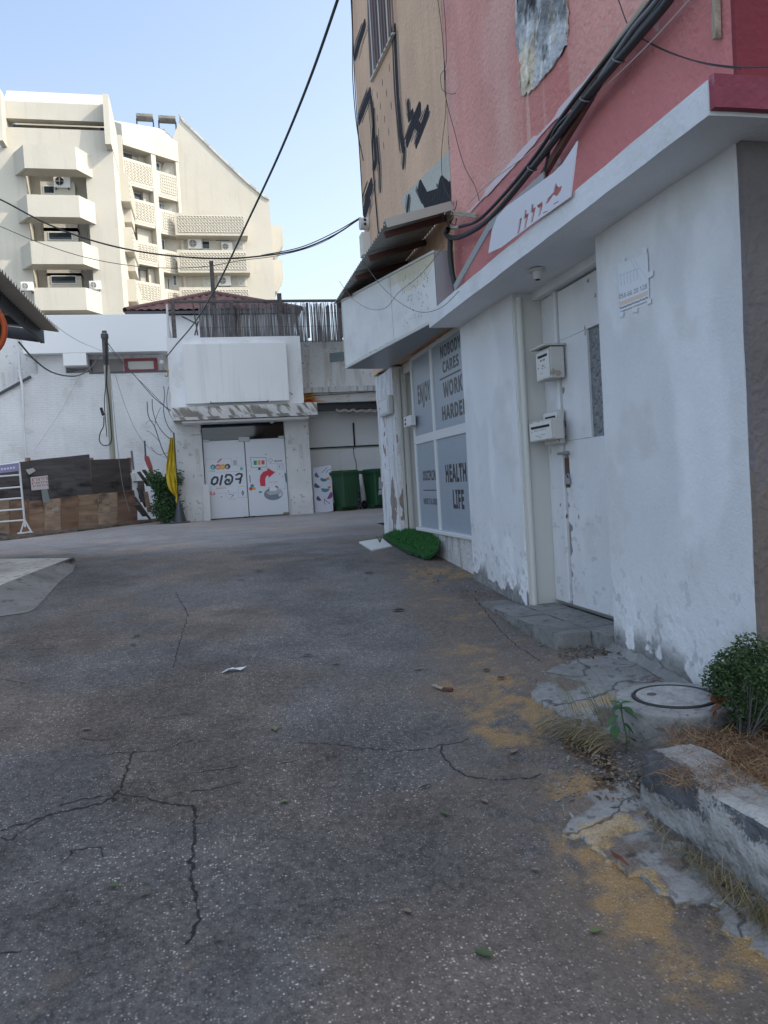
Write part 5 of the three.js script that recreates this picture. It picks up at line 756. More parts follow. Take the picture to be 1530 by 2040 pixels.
// ---------------------------------------------------------------- white painted-brick building at the back left (z = -22)
{
  const Z = -22, b = thing('white_brick_building', 'white painted brick wall with stepped overhang and a red window', 'building');
  const xl = xA(60, 740, Z), xr = -0.9, x0 = -12;
  const yb1 = 4.85, P = (u, v) => xy(u, v, Z);
  const wl = P(182, 740), slopeA = P(0, 786), slopeB = P(62, 752), xs = (slopeB[1] - slopeA[1]) / (slopeB[0] - slopeA[0]);
  part('brick_wall', slabZ(fix2([[x0, 0.5], [xr + 0.3, 0.5], [xr + 0.3, yb1], [slopeB[0], yb1], [slopeB[0], slopeB[1]], [x0, slopeB[1] + xs * (x0 - slopeB[0])]], false), Z - 0.3, 0.3), M.brick, b);
  part('coping', beam(V(slopeB[0], slopeB[1] + 0.02, Z - 0.12), V(x0, slopeB[1] + xs * (x0 - slopeB[0]) + 0.02, Z - 0.12), 0.4, 0.05), M.steelDark, b, 'dark sloping coping');
  const yO = 5.33, yTop = 6.33, xO = xA(45, 700, Z + 0.35);
  part('overhang', box(xO, xr, yO, yTop, Z - 0.3, Z + 0.32, 0.01), M.whiteClean, b, 'smooth white overhang');
  part('overhang_step', box(P(130, 720)[0], P(176, 720)[0], 5.0, yO - 0.002, Z - 0.3, Z + 0.318, 0.01), M.whiteClean, b);
  part('upper_wall', box(P(62, 720)[0] + 0.15, P(130, 720)[0] - 0.003, yb1, yO, Z - 0.3, Z - 0.01), M.brick, b);
  part('niche_back', box(P(176, 720)[0] + 0.003, xr, yb1, yO, Z - 0.5, Z - 0.24), M.stain, b);
  part('niche_sill', box(P(176, 720)[0] + 0.003, xr, yb1 - 0.03, yb1 + 0.008, Z - 0.23, Z + 0.03), M.steelDark, b);
  const wx0 = P(246, 728)[0], wx1 = P(313, 728)[0], wy0 = P(280, 741)[1] + 0.03, wy1 = P(280, 713)[1] + 0.02;
  const w = part('window', [box(wx0, wx1, wy1 - 0.07, wy1, Z - 0.23, Z - 0.16, 0.006), box(wx0, wx1, wy0, wy0 + 0.07, Z - 0.23, Z - 0.16, 0.006), box(wx0, wx0 + 0.1, wy0 + 0.071, wy1 - 0.071, Z - 0.23, Z - 0.16, 0.006), box(wx1 - 0.1, wx1, wy0 + 0.071, wy1 - 0.071, Z - 0.23, Z - 0.16, 0.006)], mat([0.27, 0.03, 0.045], 0.5), b, 'red framed window');
  part('pane', box(wx0 + 0.1, wx1 - 0.1, wy0 + 0.07, wy1 - 0.07, Z - 0.22, Z - 0.2), mat([0.55, 0.55, 0.5], 0.25), w);
  part('boarded_window', [box(P(181, 720)[0], wx0 - 0.05, wy0, wy1, Z - 0.235, Z - 0.2)], mat([0.27, 0.24, 0.23], 0.6), b, 'grey boarded half of the window strip');
  part('window_frame', [box(P(181, 720)[0] - 0.04, P(181, 720)[0], wy0, wy1, Z - 0.235, Z - 0.17), box(P(181, 720)[0], wx0 - 0.05, wy0 - 0.03, wy0, Z - 0.235, Z - 0.17)], mat([0.10, 0.06, 0.06], 0.6), b);
  part('back_body', box(-6, xr, 0.5, 6.2, Z - 4, Z - 0.52), M.stain, b);
  solo('drain_pipe', [tube([pZ(38, 700, 21.85), pZ(40, 745, 21.85), pZ(45, 775, 21.8), pZ(47, 830, 21.8)], 0.035, 30, 8), bar(pZ(47, 830, 21.8), V(pZ(47, 830, 21.8).x - 0.01, 2.5, -21.8), 0.02)], M.whitePaint, 'white drain pipe down the painted brick wall', 'pipe');
  const l = thing('wall_lamp', 'small white lamp on the red window end of the painted brick wall', 'lamp'), q = pZ(322, 721, 21.8); part('base', box(q.x - 0.03, q.x + 0.03, q.y - 0.02, q.y + 0.06, -22, -21.86, 0.006), M.offWhite, l); part('lamp', cyl(0.055, 0.06, 0.1, 14).translate(q.x, q.y, -21.8), M.offWhite, l);
  solo('yellow_gas_pipe', [tube([pZ(327, 735, 21.8), pZ(334, 740, 21.8), pZ(333, 750, 21.8), pZ(328, 748, 21.8)], 0.02, 20, 8), bar(pZ(340, 782, 19.4), pZ(343, 808, 19.4), 0.025)], mat([0.42, 0.25, 0.07], 0.6), 'bent yellow gas pipe between painted brick wall and print shop', 'pipe');
}
// tiled house behind
{
  const h = thing('tiled_house', 'white house with dark red tiled hip roof behind the reed screen', 'house');
  const ze = 25, e0 = pZ(249, 622, ze), e1x = pZ(600, 622, ze).x, ap = pZ(424, 588, 28.5), ye = e0.y;
  part('wall', box(e0.x + 0.3, e1x - 0.3, 0.6, ye - 0.05, -32, -ze - 0.3), M.whiteClean, h);
  const pos = [], nx = 150, ns = 44, rows = 11;
  const pt = (i, k) => { const s = k / ns, x = e0.x + (e1x - e0.x) * i / nx, lim = Math.min(1, (x - e0.x) / (ap.x - e0.x), (e1x - x) / (e1x - ap.x)), t = Math.min(s, lim), row = t * rows; return V(x, ye + (ap.y - ye) * t + 0.045 * Math.abs(Math.sin(x * Math.PI / 0.24)) + 0.05 * (1 - (row - Math.floor(row))), -ze - (28.5 - ze) * t); };
  for (let k = 0; k < ns; k++) for (let i = 0; i < nx; i++) { const a = pt(i, k), b = pt(i + 1, k), c = pt(i + 1, k + 1), d = pt(i, k + 1); for (const q of [a, b, c, a, c, d]) pos.push(q.x, q.y, q.z); }
  const g = new THREE.BufferGeometry(); g.setAttribute('position', new THREE.Float32BufferAttribute(pos, 3)); const q = worldUV(g); q.computeVertexNormals();
  const roof = part('roof', q, mat(0xffffff, 0.9, { map: plasterTex(2, 512, (u, v) => { const a = fbm(u * 16, v * 16, 3, 16), k = 0.6 + 0.9 * (a - 0.2); return [0.17 * k, 0.088 * k, 0.08 * k]; }) }), h, 'dark red barrel tile roof'); roof.userData.kind = 'stuff';
  part('hip_ridge', [tube([V(e0.x, ye + 0.06, -ze), V(ap.x, ap.y + 0.08, -28.5)], 0.09, 20, 7), tube([V(e1x, ye + 0.06, -ze), V(ap.x, ap.y + 0.08, -28.5)], 0.09, 20, 7)], mat([0.15, 0.075, 0.07], 0.9), h);
  part('back_roof', (() => { const A = V(e0.x, ye, -ze), B = V(e1x, ye, -ze), C = V(e1x, ye, -32), D = V(e0.x, ye, -32), T = V(ap.x, ap.y - 0.02, -28.5); const g = new THREE.BufferGeometry(); g.setAttribute('position', new THREE.Float32BufferAttribute([B, C, T, C, D, T, D, A, T].flatMap((p) => [p.x, p.y, p.z]), 3)); const w = worldUV(g); w.computeVertexNormals(); return w; })(), mat([0.15, 0.075, 0.07], 0.9), h);
  part('gutter', beam(V(e0.x, ye - 0.03, -ze + 0.02), V(e1x, ye - 0.03, -ze + 0.02), 0.1, 0.08), M.steelDark, h);
}
// utility pole
{
  const p = V(-2.48, 0.76, -20.9), top = pZ(208, 664, 20.9), t = thing('utility_pole', 'pale utility pole with bound cables before the painted brick wall', 'utility pole');
  const lean = (y) => V(p.x + (top.x - p.x) * (y - p.y) / (top.y - p.y), y, p.z);
  part('pole', bar(lean(0.6), lean(top.y), 0.072, 16), mat(0xffffff, 0.85, { map: plasterTex(1, 256, (u, v) => { const a = fbm(u * 6, v * 8, 4), k = 0.36 + 0.2 * (a - 0.5); return [k, k * 0.98, k * 0.80]; }) }), t);
  part('upper_sleeve', bar(lean(4.85), lean(top.y - 0.12), 0.076, 16), M.woodGrey, t); part('cap', [bar(lean(top.y - 0.13), lean(top.y - 0.02), 0.095, 16), bar(lean(top.y - 0.02), lean(top.y + 0.06), 0.06, 16)], M.steelDark, t);
  const z = -20.8, L = (l) => l.map(([u, v]) => pZ(u, v, 20.8));
  part('cable', tube(L([[212, 672], [214, 720], [212, 760], [217, 800], [221, 850], [222, 875], [217, 886], [205, 887], [198, 878], [200, 862], [206, 850], [207, 830]]), 0.014, 60, 6), M.cable, t); part('cable', tube(L([[210, 680], [211, 760], [208, 800], [213, 870]]), 0.012, 40, 6), M.cable, t);
  part('cable_joint', beam(pZ(201, 812, 20.78), pZ(206, 828, 20.78), 0.07, 0.07, 0.02), M.black, t);
}
// hoarding of old boards
M.woodBrownB = mat(0xffffff, 0.9, { map: plasterTex(1.3, 256, woodFn([0.30, 0.19, 0.13], 10)), bumpMap: bumpLump, bumpScale: 0.01 });
M.woodBrownC = mat(0xffffff, 0.9, { map: plasterTex(1.1, 256, woodFn([0.46, 0.34, 0.25], 12)), bumpMap: bumpLump, bumpScale: 0.01 });
{
  const f = thing('board_hoarding', 'hoarding of dark weathered boards over brown wooden panels', 'hoarding');
  const B0 = V(pZ(10, 1068, 17.9).x, 0.72, -17.9), B1 = V(pZ(268, 1036, 20.4).x, 0.76, -20.4), n = B1.clone().sub(B0).cross(V(0, 1, 0)).normalize(); if (n.z < 0) n.negate();
  const F = (u, v, d = 0) => { const r = ray(u, v), o = V(0, EYE, 0), q = B0.clone().addScaledVector(n, d), t = q.sub(o).dot(n) / r.dot(n); return o.addScaledVector(r, t); };
  const panel = (name, l, m, d, th = 0.03, label) => { const pts = l.map(([u, v]) => F(u, v, d)), pos = [], bk = pts.map((q) => q.clone().addScaledVector(n, -th)); const N = pts.length; const tri = (...q) => q.forEach((w) => pos.push(w.x, w.y, w.z)); for (let i = 1; i + 1 < N; i++) { tri(pts[0], pts[i], pts[i + 1]); tri(bk[0], bk[i + 1], bk[i]); } for (let i = 0; i < N; i++) { const j = (i + 1) % N; tri(pts[i], bk[i], bk[j]); tri(pts[i], bk[j], pts[j]); } const g = new THREE.BufferGeometry(); g.setAttribute('position', new THREE.Float32BufferAttribute(pos, 3)); const w = worldUV(g); w.computeVertexNormals(); return part(name, w, m, f, label); };
  panel('upper_board', [[-90, 1010], [62, 1004], [61, 918], [-90, 935]], M.woodDark, 0);
  panel('upper_board', [[63, 1005], [184, 988], [178, 905], [62, 917]], M.woodDark, 0.02);
  panel('upper_board', [[186, 986], [262, 978], [258, 913], [181, 916]], mat(0xffffff, 0.9, { map: plasterTex(1.2, 256, woodFn([0.10, 0.085, 0.08], 9)), bumpMap: bumpLump, bumpScale: 0.02 }), 0.01);
  const low = [[-90, 1080, 1000, -30], [-28, 1075, 1002, 20], [22, 1072, 1003, 57], [59, 1064, 1004, 88], [90, 1060, 1000, 122], [124, 1056, 996, 155], [156, 1052, 992, 196], [198, 1047, 988, 235], [236, 1041, 984, 272]];
  low.forEach(([a, vb, vt, b], i) => panel('lower_panel', [[a - 1, vb], [b + 2, vb - 4], [b + 1, vt - 8], [a - 2, vt - 5]], [M.woodBrown, M.woodBrownB, M.woodBrownC][(i * 2) % 3], 0.035 + 0.03 * (i % 3)));
  for (const u of [60, 186, 262]) { const a = F(u, 1050, -0.09), b = F(u - 5, 912, -0.09); part('post', beam(V(a.x, 0.6, a.z), V(b.x, b.y, b.z), 0.08, 0.08), M.woodBrown, f); }
  const sc = canvas(256, 192, (g) => { g.fillStyle = '#ccc7c8'; g.fillRect(0, 0, 256, 192); g.fillStyle = '#9a2f38'; const row = (y, h, n, x0) => { for (let i = 0; i < n; i++) { const w = 14 + (i * 7) % 9; g.fillRect(x0, y, w, 6); if (i % 3 !== 1) g.fillRect(x0 + w - 6, y, 6, h); if (i % 4 === 0) g.fillRect(x0, y, 6, h); x0 += w + 8; } }; row(22, 42, 9, 22); row(82, 26, 11, 14); row(126, 22, 10, 26); });
  { const a = F(63, 977, 0.06), b = F(97, 974, 0.06), c = F(95, 947, 0.06), d = F(61, 951, 0.06); solo('parking_sign', [quad(a, b, c, d), quad(...[a, b, c, d].map((q) => q.clone().addScaledVector(n, -0.01)))], mat(0xffffff, 0.7, { map: canvasTex(sc) }), 'white paper sign with red writing on the dark boards', 'sign'); }
  const scrap = (l, label) => solo('paper_scrap', [quad(...l.map(([u, v]) => F(u, v, 0.065)))], mat([0.5, 0.5, 0.46], 0.9), label, 'paper');
  scrap([[58, 946], [71, 938], [66, 932], [51, 936]], 'torn paper corner above the red lettered sign'); scrap([[104, 1018], [117, 1016], [116, 1009], [103, 1011]], 'small white paper on the brown lower panels');
  { const c = mat([0.25, 0.28, 0.28], 0.9); solo('hanging_rag', [quad(F(86, 1003, 0.07), F(100, 999, 0.07), F(94, 974, 0.07), F(82, 976, 0.07))], c, 'grey rag hanging below the red lettered sign', 'rag'); }
  // low earth bank at its foot
  { const pos = [], N = 60; const foot = [[-90, 1084], [20, 1072], [100, 1062], [200, 1050], [275, 1040], [340, 1033]]; const at = (u) => { for (let i = 0; i + 1 < foot.length; i++) if (u <= foot[i + 1][0]) { const t = (u - foot[i][0]) / (foot[i + 1][0] - foot[i][0]); return foot[i][1] + t * (foot[i + 1][1] - foot[i][1]); } return foot[foot.length - 1][1]; };
    const P = (i, k) => { const u = -90 + 440 * i / N, q = pG(u, at(u) + 4); const z = q.z - 0.7 * (1 - k / 6) + 0.25 * (fbm(i * 0.5, k, 3) - 0.5) * (k > 4), h = 0.05 * (1 - Math.pow(k / 6, 2)) + 0.05 * fbm(i * 0.6, k * 0.9, 3) * (k < 6); return V(q.x, gY(q.x, z) + 0.004 + h, z); };
    for (let i = 0; i < N; i++) for (let k = 0; k < 6; k++) { const a = P(i, k), b = P(i, k + 1), c = P(i + 1, k + 1), d = P(i + 1, k); for (const q of [a, b, c, a, c, d]) pos.push(q.x, q.y, q.z); }
    const g = new THREE.BufferGeometry(); g.setAttribute('position', new THREE.Float32BufferAttribute(pos, 3)); const w = worldUV(g); w.computeVertexNormals(); M.soil = mat(0xffffff, 1, { map: plasterTex(0.8, 512, (u, v) => { const a = fbm(u * 12, v * 12, 5, 12), c = vn(u * 110, v * 110, 110), k = 0.5 + 0.9 * (a - 0.3) + 0.5 * (c - 0.5); return [0.15 * k, 0.108 * k, 0.078 * k]; }), bumpMap: bumpLump, bumpScale: 0.03 }); struct('earth_bank', w, M.soil); }
}
// crowd barrier
{
  const Z = 17.3, t = thing('crowd_barrier', 'white tubular crowd barrier with a purple strip beside the hoarding', 'barrier'), P = (u, v) => pZ(u, v, Z);
  const r = 0.022, B = (a, b, rad = r) => bar(P(...a), P(...b), rad, 8);
  part('frame', [B([38, 922], [50, 1050]), B([-60, 935], [-50, 1064]), B([-60, 935], [38, 922])], M.whitePaint, t);
  for (const v of [946, 970, 992, 1014, 1036]) part('rail', B([-60 + (v - 935) * 0.08, v + 8], [38 + (v - 922) * 0.094, v], 0.018), M.whitePaint, t);
  const c = canvas(256, 64, (g) => { g.fillStyle = '#8d86a6'; g.fillRect(0, 0, 256, 64); g.fillStyle = '#cfcbdc'; for (let i = 0; i < 5; i++) g.fillRect(160 + i * 16, 26, 11, 16); }); const q = [[-58, 950], [38, 938], [37, 922], [-59, 934]].map(([u, v]) => pZ(u, v, Z - 0.03)); part('strip', quad(...q), mat(0xffffff, 0.6, { map: canvasTex(c) }), t);
  const base = P(52, 1052), by = gY(base.x, -Z); part('foot', [beam(V(base.x, by + 0.04, -Z - 0.25), V(base.x, by + 0.04, -Z + 0.25), 0.07, 0.06, 0.01), beam(V(base.x - 0.17, by + 0.04, -Z), V(base.x + 0.14, by + 0.03, -Z), 0.07, 0.06, 0.01), bar(P(49, 1036), V(base.x - 0.12, by + 0.05, -Z), 0.018), bar(P(49, 1036), V(base.x + 0.1, by + 0.05, -Z), 0.018)], M.whitePaint, t);
  const b = thing('grey_chock', 'grey sloping metal wedge at the foot of the crowd barrier', 'wedge'), a = pG(8, 1070); part('wedge', prism([[a.x - 0.3, a.z - 0.1], [a.x + 0.16, a.z - 0.1], [a.x + 0.16, a.z + 0.12], [a.x - 0.3, a.z + 0.12]], gY(a.x, a.z) - 0.01, gY(a.x, a.z) + 0.16), M.steelDark, b); { const p = b.children[0].geometry.attributes.position; for (let i = 0; i < p.count; i++) if (p.getY(i) > gY(a.x, a.z) + 0.1 && p.getX(i) > a.x) p.setY(i, gY(a.x, a.z) + 0.02); b.children[0].geometry.computeVertexNormals(); }
}
// leaves helper: many small folded leaves in one mesh
function leaves(n, where, size, cols, fold = 0.25, asp = 0.45) {
  const pos = new Float32Array(n * 12 * 3), col = new Float32Array(n * 12 * 3), q = new THREE.Quaternion(), e = new THREE.Euler();
  for (let i = 0; i < n; i++) {
    const { p, up } = where(i), s = size * rr(0.6, 1.3), w = s * asp; e.set(rr(-1.2, 1.2), rr(0, 6.28), rr(-1.2, 1.2)); q.setFromEuler(e);
    const A = V(0, 0, 0), B = V(w / 2, fold * w, s * 0.5), C = V(0, 0, s), D = V(-w / 2, fold * w, s * 0.5), T = [A, B, C, A, C, D], c0 = cols[Math.floor(rnd() * cols.length)], k = rr(0.75, 1.25);
    T.forEach((v, j) => { const w2 = v.clone().applyQuaternion(q).add(p), o = (i * 6 + j) * 3; pos[o] = w2.x; pos[o + 1] = w2.y; pos[o + 2] = w2.z; col[o] = c0[0] * k; col[o + 1] = c0[1] * k; col[o + 2] = c0[2] * k; });
  }
  const g = new THREE.BufferGeometry(); g.setAttribute('position', new THREE.BufferAttribute(pos.slice(0, n * 18), 3)); g.setAttribute('color', new THREE.BufferAttribute(col.slice(0, n * 18), 3)); g.setAttribute('uv', new THREE.BufferAttribute(new Float32Array(n * 12), 2)); g.computeVertexNormals(); return g;
}
M.leaf = new THREE.MeshPhysicalMaterial({ color: 0xffffff, roughness: 0.6, vertexColors: true, side: THREE.DoubleSide, transmission: 0.0 });
function leafPart(name, g, parent) { const o = new THREE.Mesh(g, M.leaf); o.name = name; parent.add(o); return o; }
// shrub, flag, cone, bare tree, junk beside the print shop
{
  const b = thing('green_shrub', 'dense dark green shrub against the left column of the print shop', 'shrub'), c = pZ(326, 985, 18.9), base = gY(c.x, -18.9);
  const lobes = []; for (let i = 0; i < 26; i++) lobes.push(V(c.x + rr(-0.30, 0.34), base + rr(0.2, 1.15), -18.95 + rr(-0.3, 0.3)));
  leafPart('foliage', leaves(5200, (i) => { const l = lobes[i % lobes.length]; return { p: l.clone().add(V(rr(-1, 1), rr(-1, 1), rr(-1, 1)).normalize().multiplyScalar(0.2 * Math.cbrt(rnd()))) }; }, 0.075, [[0.03, 0.085, 0.022], [0.045, 0.12, 0.03], [0.022, 0.06, 0.018], [0.05, 0.10, 0.03]]), b);
  const stems = []; for (let i = 0; i < 14; i++) stems.push(bar(V(c.x + rr(-0.1, 0.1), base - 0.02, -18.95 + rr(-0.1, 0.1)), lobes[i], 0.012, 5)); part('stem', stems, M.woodGrey, b);
  // flag on a dark pole standing in a cone
  const f = thing('yellow_flag', 'limp yellow flag hanging on a dark pole by the shrub', 'flag'), q0 = pZ(356, 1020, 18.5), q1 = pZ(346, 862, 18.6);
  part('pole', bar(V(q0.x, gY(q0.x, -18.5), -18.5), q1, 0.018, 8), M.steelDark, f);
  const fp = [], rows = 26, cols = 7, W = (k) => { const v = 872 + 118 * k / rows, l = [338, 337, 335, 333, 331, 331, 332, 336, 350], t = k / rows * 8, i = Math.min(7, Math.floor(t)); return [l[i] + (l[i + 1] - l[i]) * (t - i), 346 + 8 * k / rows, v]; };
  const FP = (k, i) => { const [a, b2, v] = W(k), u = a + (b2 - a) * i / cols, p = pZ(u, v, 18.5); p.z += 0.06 * Math.sin(i * 2.1 + k * 0.22) + 0.02; return p; };
  for (let k = 0; k < rows; k++) for (let i = 0; i < cols; i++) { const A = FP(k, i), B = FP(k + 1, i), C = FP(k + 1, i + 1), D = FP(k, i + 1); for (const w of [A, B, C, A, C, D]) fp.push(w.x, w.y, w.z); }
  const fg = new THREE.BufferGeometry(); fg.setAttribute('position', new THREE.Float32BufferAttribute(fp, 3)); const fw = toCreasedNormals(worldUV(fg), 1.5); part('cloth', fw, mat([0.62, 0.47, 0.03], 0.8, { side: THREE.DoubleSide }), f);
  const tail = []; for (let k = 0; k < 10; k++) tail.push(pZ(350 + k * 0.6, 985 + k * 2.8, 18.5).add(V(0.01 * Math.sin(k), 0, 0.03))); part('cloth_tail', tube(tail, 0.022, 20, 6), mat([0.6, 0.45, 0.04], 0.8), f);
  const cn = thing('traffic_cone', 'dark grey traffic cone at the foot of the flag pole', 'cone'); const gx = gY(q0.x, -18.45); part('cone', cyl(0.035, 0.15, 0.5, 20).translate(q0.x + 0.02, gx + 0.28, -18.45), M.steelDark, cn); part('foot', box(q0.x - 0.2, q0.x + 0.24, gx, gx + 0.035, -18.66, -18.24, 0.01), M.steelDark, cn);
  const tr = thing('bare_sapling', 'leafless thin sapling against the painted brick wall', 'sapling'), g = []; const twig = (l, r) => g.push(tube(l.map(([u, v]) => pZ(u, v, 20.2)), r, 16, 5));
  twig([[352, 925], [330, 908], [318, 880], [308, 850], [296, 830], [293, 800]], 0.012); twig([[345, 880], [325, 862], [312, 842], [304, 815], [303, 795]], 0.010); twig([[352, 870], [335, 850], [326, 820], [328, 785], [326, 770]], 0.010); twig([[318, 880], [300, 862], [292, 858]], 0.006); twig([[308, 850], [312, 830], [320, 812]], 0.006); twig([[350, 845], [336, 820], [332, 795], [336, 770]], 0.007); twig([[312, 842], [298, 838], [290, 845]], 0.005); twig([[352, 930], [345, 960], [344, 1000]], 0.016); twig([[340, 900], [315, 905], [300, 890]], 0.006);
  part('twigs', g, M.woodGrey, tr);
  // junk leaning in the corner
  const J = (u0, v0, u1, v1, w, m, label, nm = 'waste_board') => solo(nm, beam(pZ(u0, v0, 19.7), pZ(u1, v1, 19.9), w, 0.03, 0.004), m, label, 'board');
  J(268, 990, 300, 1036, 0.09, M.woodGrey, 'grey waste board sloping down beside the hoarding end'); J(276, 940, 296, 968, 0.11, M.woodGrey, 'upper grey waste board in the junk beside the hoarding'); J(286, 936, 304, 964, 0.10, M.woodGrey, 'second upper grey waste board in the junk'); J(264, 942, 276, 1000, 0.10, M.whitePaint, 'white waste board upright beside the hoarding end'); J(276, 972, 292, 1010, 0.12, M.woodDark, 'dark waste board in the middle of the junk'); J(290, 980, 298, 1020, 0.10, M.woodBrown, 'brown waste board next to the shrub'); J(262, 898, 266, 936, 0.05, M.steel, 'thin grey strip sticking up from the junk'); J(266, 960, 302, 957, 0.06, M.woodDark, 'dark cross board over the junk');
  J(272, 1005, 290, 1028, 0.2, M.woodDark, 'wide dark board at the bottom of the junk'); J(280, 958, 284, 1000, 0.16, M.woodGrey, 'wide pale grey board behind the junk');
  const rd = thing('red_jack', 'faded red plastic tool leaning on the junk', 'tool'); part('blade', slabZ(fix2([[288, 906], [297, 910], [304, 930], [306, 944], [300, 942], [292, 926], [288, 915]].map(([u, v]) => xy(u, v, 19.6)), false), -19.6, 0.05), mat([0.30, 0.06, 0.06], 0.6), rd); part('shaft', bar(pZ(288, 878, 19.58), pZ(290, 908, 19.58), 0.02), M.steelDark, rd);
  [[246, 1036, 'white crumpled litter at the foot of the hoarding end'], [262, 1036, 'grey white crumpled litter before the junk'], [285, 1030, 'crumpled litter scrap beside the junk']].forEach(([u, v, lb]) => { const p = pG(u, v), g2 = new THREE.IcosahedronGeometry(0.07, 2), a = g2.attributes.position; for (let i = 0; i < a.count; i++) { const k = 0.5 + 0.8 * fbm(a.getX(i) * 40 + u, a.getY(i) * 40 + a.getZ(i) * 30, 2); a.setXYZ(i, a.getX(i) * k * 2, a.getY(i) * k * 0.7, a.getZ(i) * k * 1.5); } g2.translate(p.x, p.y + 0.02, p.z); g2.computeVertexNormals(); solo('crumpled_litter', worldUV(g2), M.offWhite, lb, 'litter'); });
}

// ---------------------------------------------------------------- apartment block far behind
const apt = thing('apartment_block', 'tall cream apartment block with angular balconies and pierced concrete parapets', 'building');
const acUnits = [];
{
  const zF = -50, zBal = -48.8, xf = xA(239, 500, 50), C = M.cream;
  const Y = (u, v, z = zF) => yA(u, v, z), Xp = (u, v, z = zF) => xA(u, v, z);
  const xl = Xp(14, 300), xo0 = Xp(52, 360), xo1 = Xp(172, 365), xN = xl - 9;
  const bal = [[290, 336], [388, 432], [481, 526], [573, 618]].map(([a, b]) => [Y(100, a, zBal), Y(100, b, zBal)]);
  const yLog = Y(110, 297), yBase = 0.5, yLow = bal[3][1];
  part('wall', [box(xN, xo0, yBase, yLog, zF - 3, zF), box(xo1, xf, yBase, yLog, zF - 7, zF), box(xo0, xo1, yBase, yLow, zF - 3, zF), box(xo0, xo1, bal[0][0] - 0.1, yLog, zF - 3, zF)], C, apt);
  part('loggia_wall', box(xo0, xo1, yLow, bal[0][0], zF - 3, zF - 1.5), C, apt);
  for (let k = 0; k < 4; k++) {
    const [t, b] = bal[k], x0 = Xp(47, 310, zBal), x1 = Xp(151, 312, zBal), w0 = Xp(27, 315), w1 = Xp(183, 330);
    const out = [[w0, zF], [x0, zBal], [x1, zBal], [w1, zF]], q = 0.16, inn = [[w1 - q * 1.6, zF], [x1 - q * 0.6, zBal - q], [x0 + q * 0.6, zBal - q], [w0 + q * 1.6, zF]];
    const o = part('balcony', [prism([...out, ...inn], b + 0.0, t), prism([[w0 + 0.3, zF + 0.002], [x0 + 0.14, zBal - q - 0.003], [x1 - 0.14, zBal - q - 0.003], [w1 - 0.3, zF + 0.002]], b + 0.004, b + 0.18)], C, apt);
    if (k < 3) {
      const yb = bal[k + 1][0] - 1.0, yt = b, cx0 = Xp(76, 370), cx1 = Xp(145, 370);
      part('bay', box(cx0, cx1, yb - 0.5, yt, zF - 1.5, zF - 0.7), C, apt);
      const wv = [[[88, 107], [372, 383]], [[98, 142], [464, 475]], [[103, 150], [551, 562]]][k], a = Xp(wv[0][0], wv[1][0], zF - 0.7), c = Xp(wv[0][1], wv[1][0], zF - 0.7), wy1 = Y(100, wv[1][0], zF - 0.7), wy0 = Y(100, wv[1][1] + 2, zF - 0.7);
      const w = part('window', box(a - 0.06, c + 0.06, wy0 - 0.06, wy1 + 0.06, zF - 0.699, zF - 0.66), M.offWhite, apt); part('pane', box(a, c, wy0, wy1, zF - 0.659, zF - 0.64), M.glassDark, w);
      for (const s of [0, 1]) { const dx0 = s ? cx1 + 0.25 : xo0 + 0.35, dx1 = s ? xo1 - 0.35 : cx0 - 0.15; const d = part('balcony_door', box(dx0, dx1, yb - 0.6, yb + 0.95, zF - 1.499, zF - 1.45), k === 2 && s ? M.woodRed : mat([0.42, 0.40, 0.36], 0.6), apt); if (k === 1) part('pane', box(dx0 + 0.1, dx1 - 0.1, yb + 0.1, yb + 0.85, zF - 1.449, zF - 1.44), M.glassBlue, d); }
    }
  }
  // top storeys
  const yP0 = Y(100, 300), yP1 = Y(100, 256), yO = Y(100, 234), yTop = Y(100, 183);
  part('roof_parapet', box(xl, xf - 0.3, yP0, yP1, zF - 0.4, zF - 0.02), C, apt); part('slot', box(xl, xf - 0.3, yLog, yP0, zF - 1.4, zF - 0.5), M.stain, apt);
  part('terrace_wall', box(xl, xf - 0.3, yP0, yO + 0.5, zF - 3.4, zF - 2.2), C, apt); part('terrace_white', box(Xp(138, 250), Xp(197, 250), yP0, yO, zF - 2.199, zF - 2.1), C, apt); part('awning_cloth', box(Xp(196, 250), Xp(216, 250), yP1 - 0.2, yO - 0.1, zF - 0.9, zF - 0.85), mat([0.02, 0.025, 0.06], 0.8), apt, 'dark blue cloth on the terrace');
  part('attic_front', slabZ([[xl, yO], [xf - 0.3, yO], [xf - 0.3, yTop - 0.5], [xl, yTop - 0.5]], zF - 0.9, 0.6), C, apt); { const g = prism([[xl, zF - 2.2], [xf - 0.3, zF - 2.2], [xf - 0.3, zF - 0.3], [xl, zF - 0.3]], yTop - 0.5, yTop + 0.5); const p = g.attributes.position; for (let i = 0; i < p.count; i++) if (p.getY(i) > yTop - 0.1 && p.getZ(i) > zF - 1) p.setZ(i, zF - 1.1); g.computeVertexNormals(); part('attic_slope', g, C, apt); }
  part('roof_body', box(xl, xf - 0.3, yP1, yTop - 0.3, zF - 8, zF - 3.4), C, apt);
  // fins
  const fin = (x0, x1) => { const l = [[zF + 0.9, Y(222, 300)], [zF + 0.6, yTop - 0.25], [zF - 0.4, yTop - 0.25], [zF - 3.2, Y(222, 215)], [zF - 3.2, Y(222, 300)]]; const g = slabX(l, x1, x1 - x0); part('fin', g, C, apt); };
  fin(xf - 0.32, xf + 0.02); fin(xl - 0.3, xl + 0.02);
  // side wall with stacked little balconies
  const zS2 = -57.4, ringG = [];
  const ring = (o, t, r = 0.105) => { const g = new THREE.TorusGeometry(r, 0.045, 4, 9); const m = new THREE.Matrix4().makeBasis(t, V(0, 1, 0), t.clone().cross(V(0, 1, 0))); g.applyMatrix4(m); g.translate(o.x, o.y, o.z); ringG.push(clean(g)); };
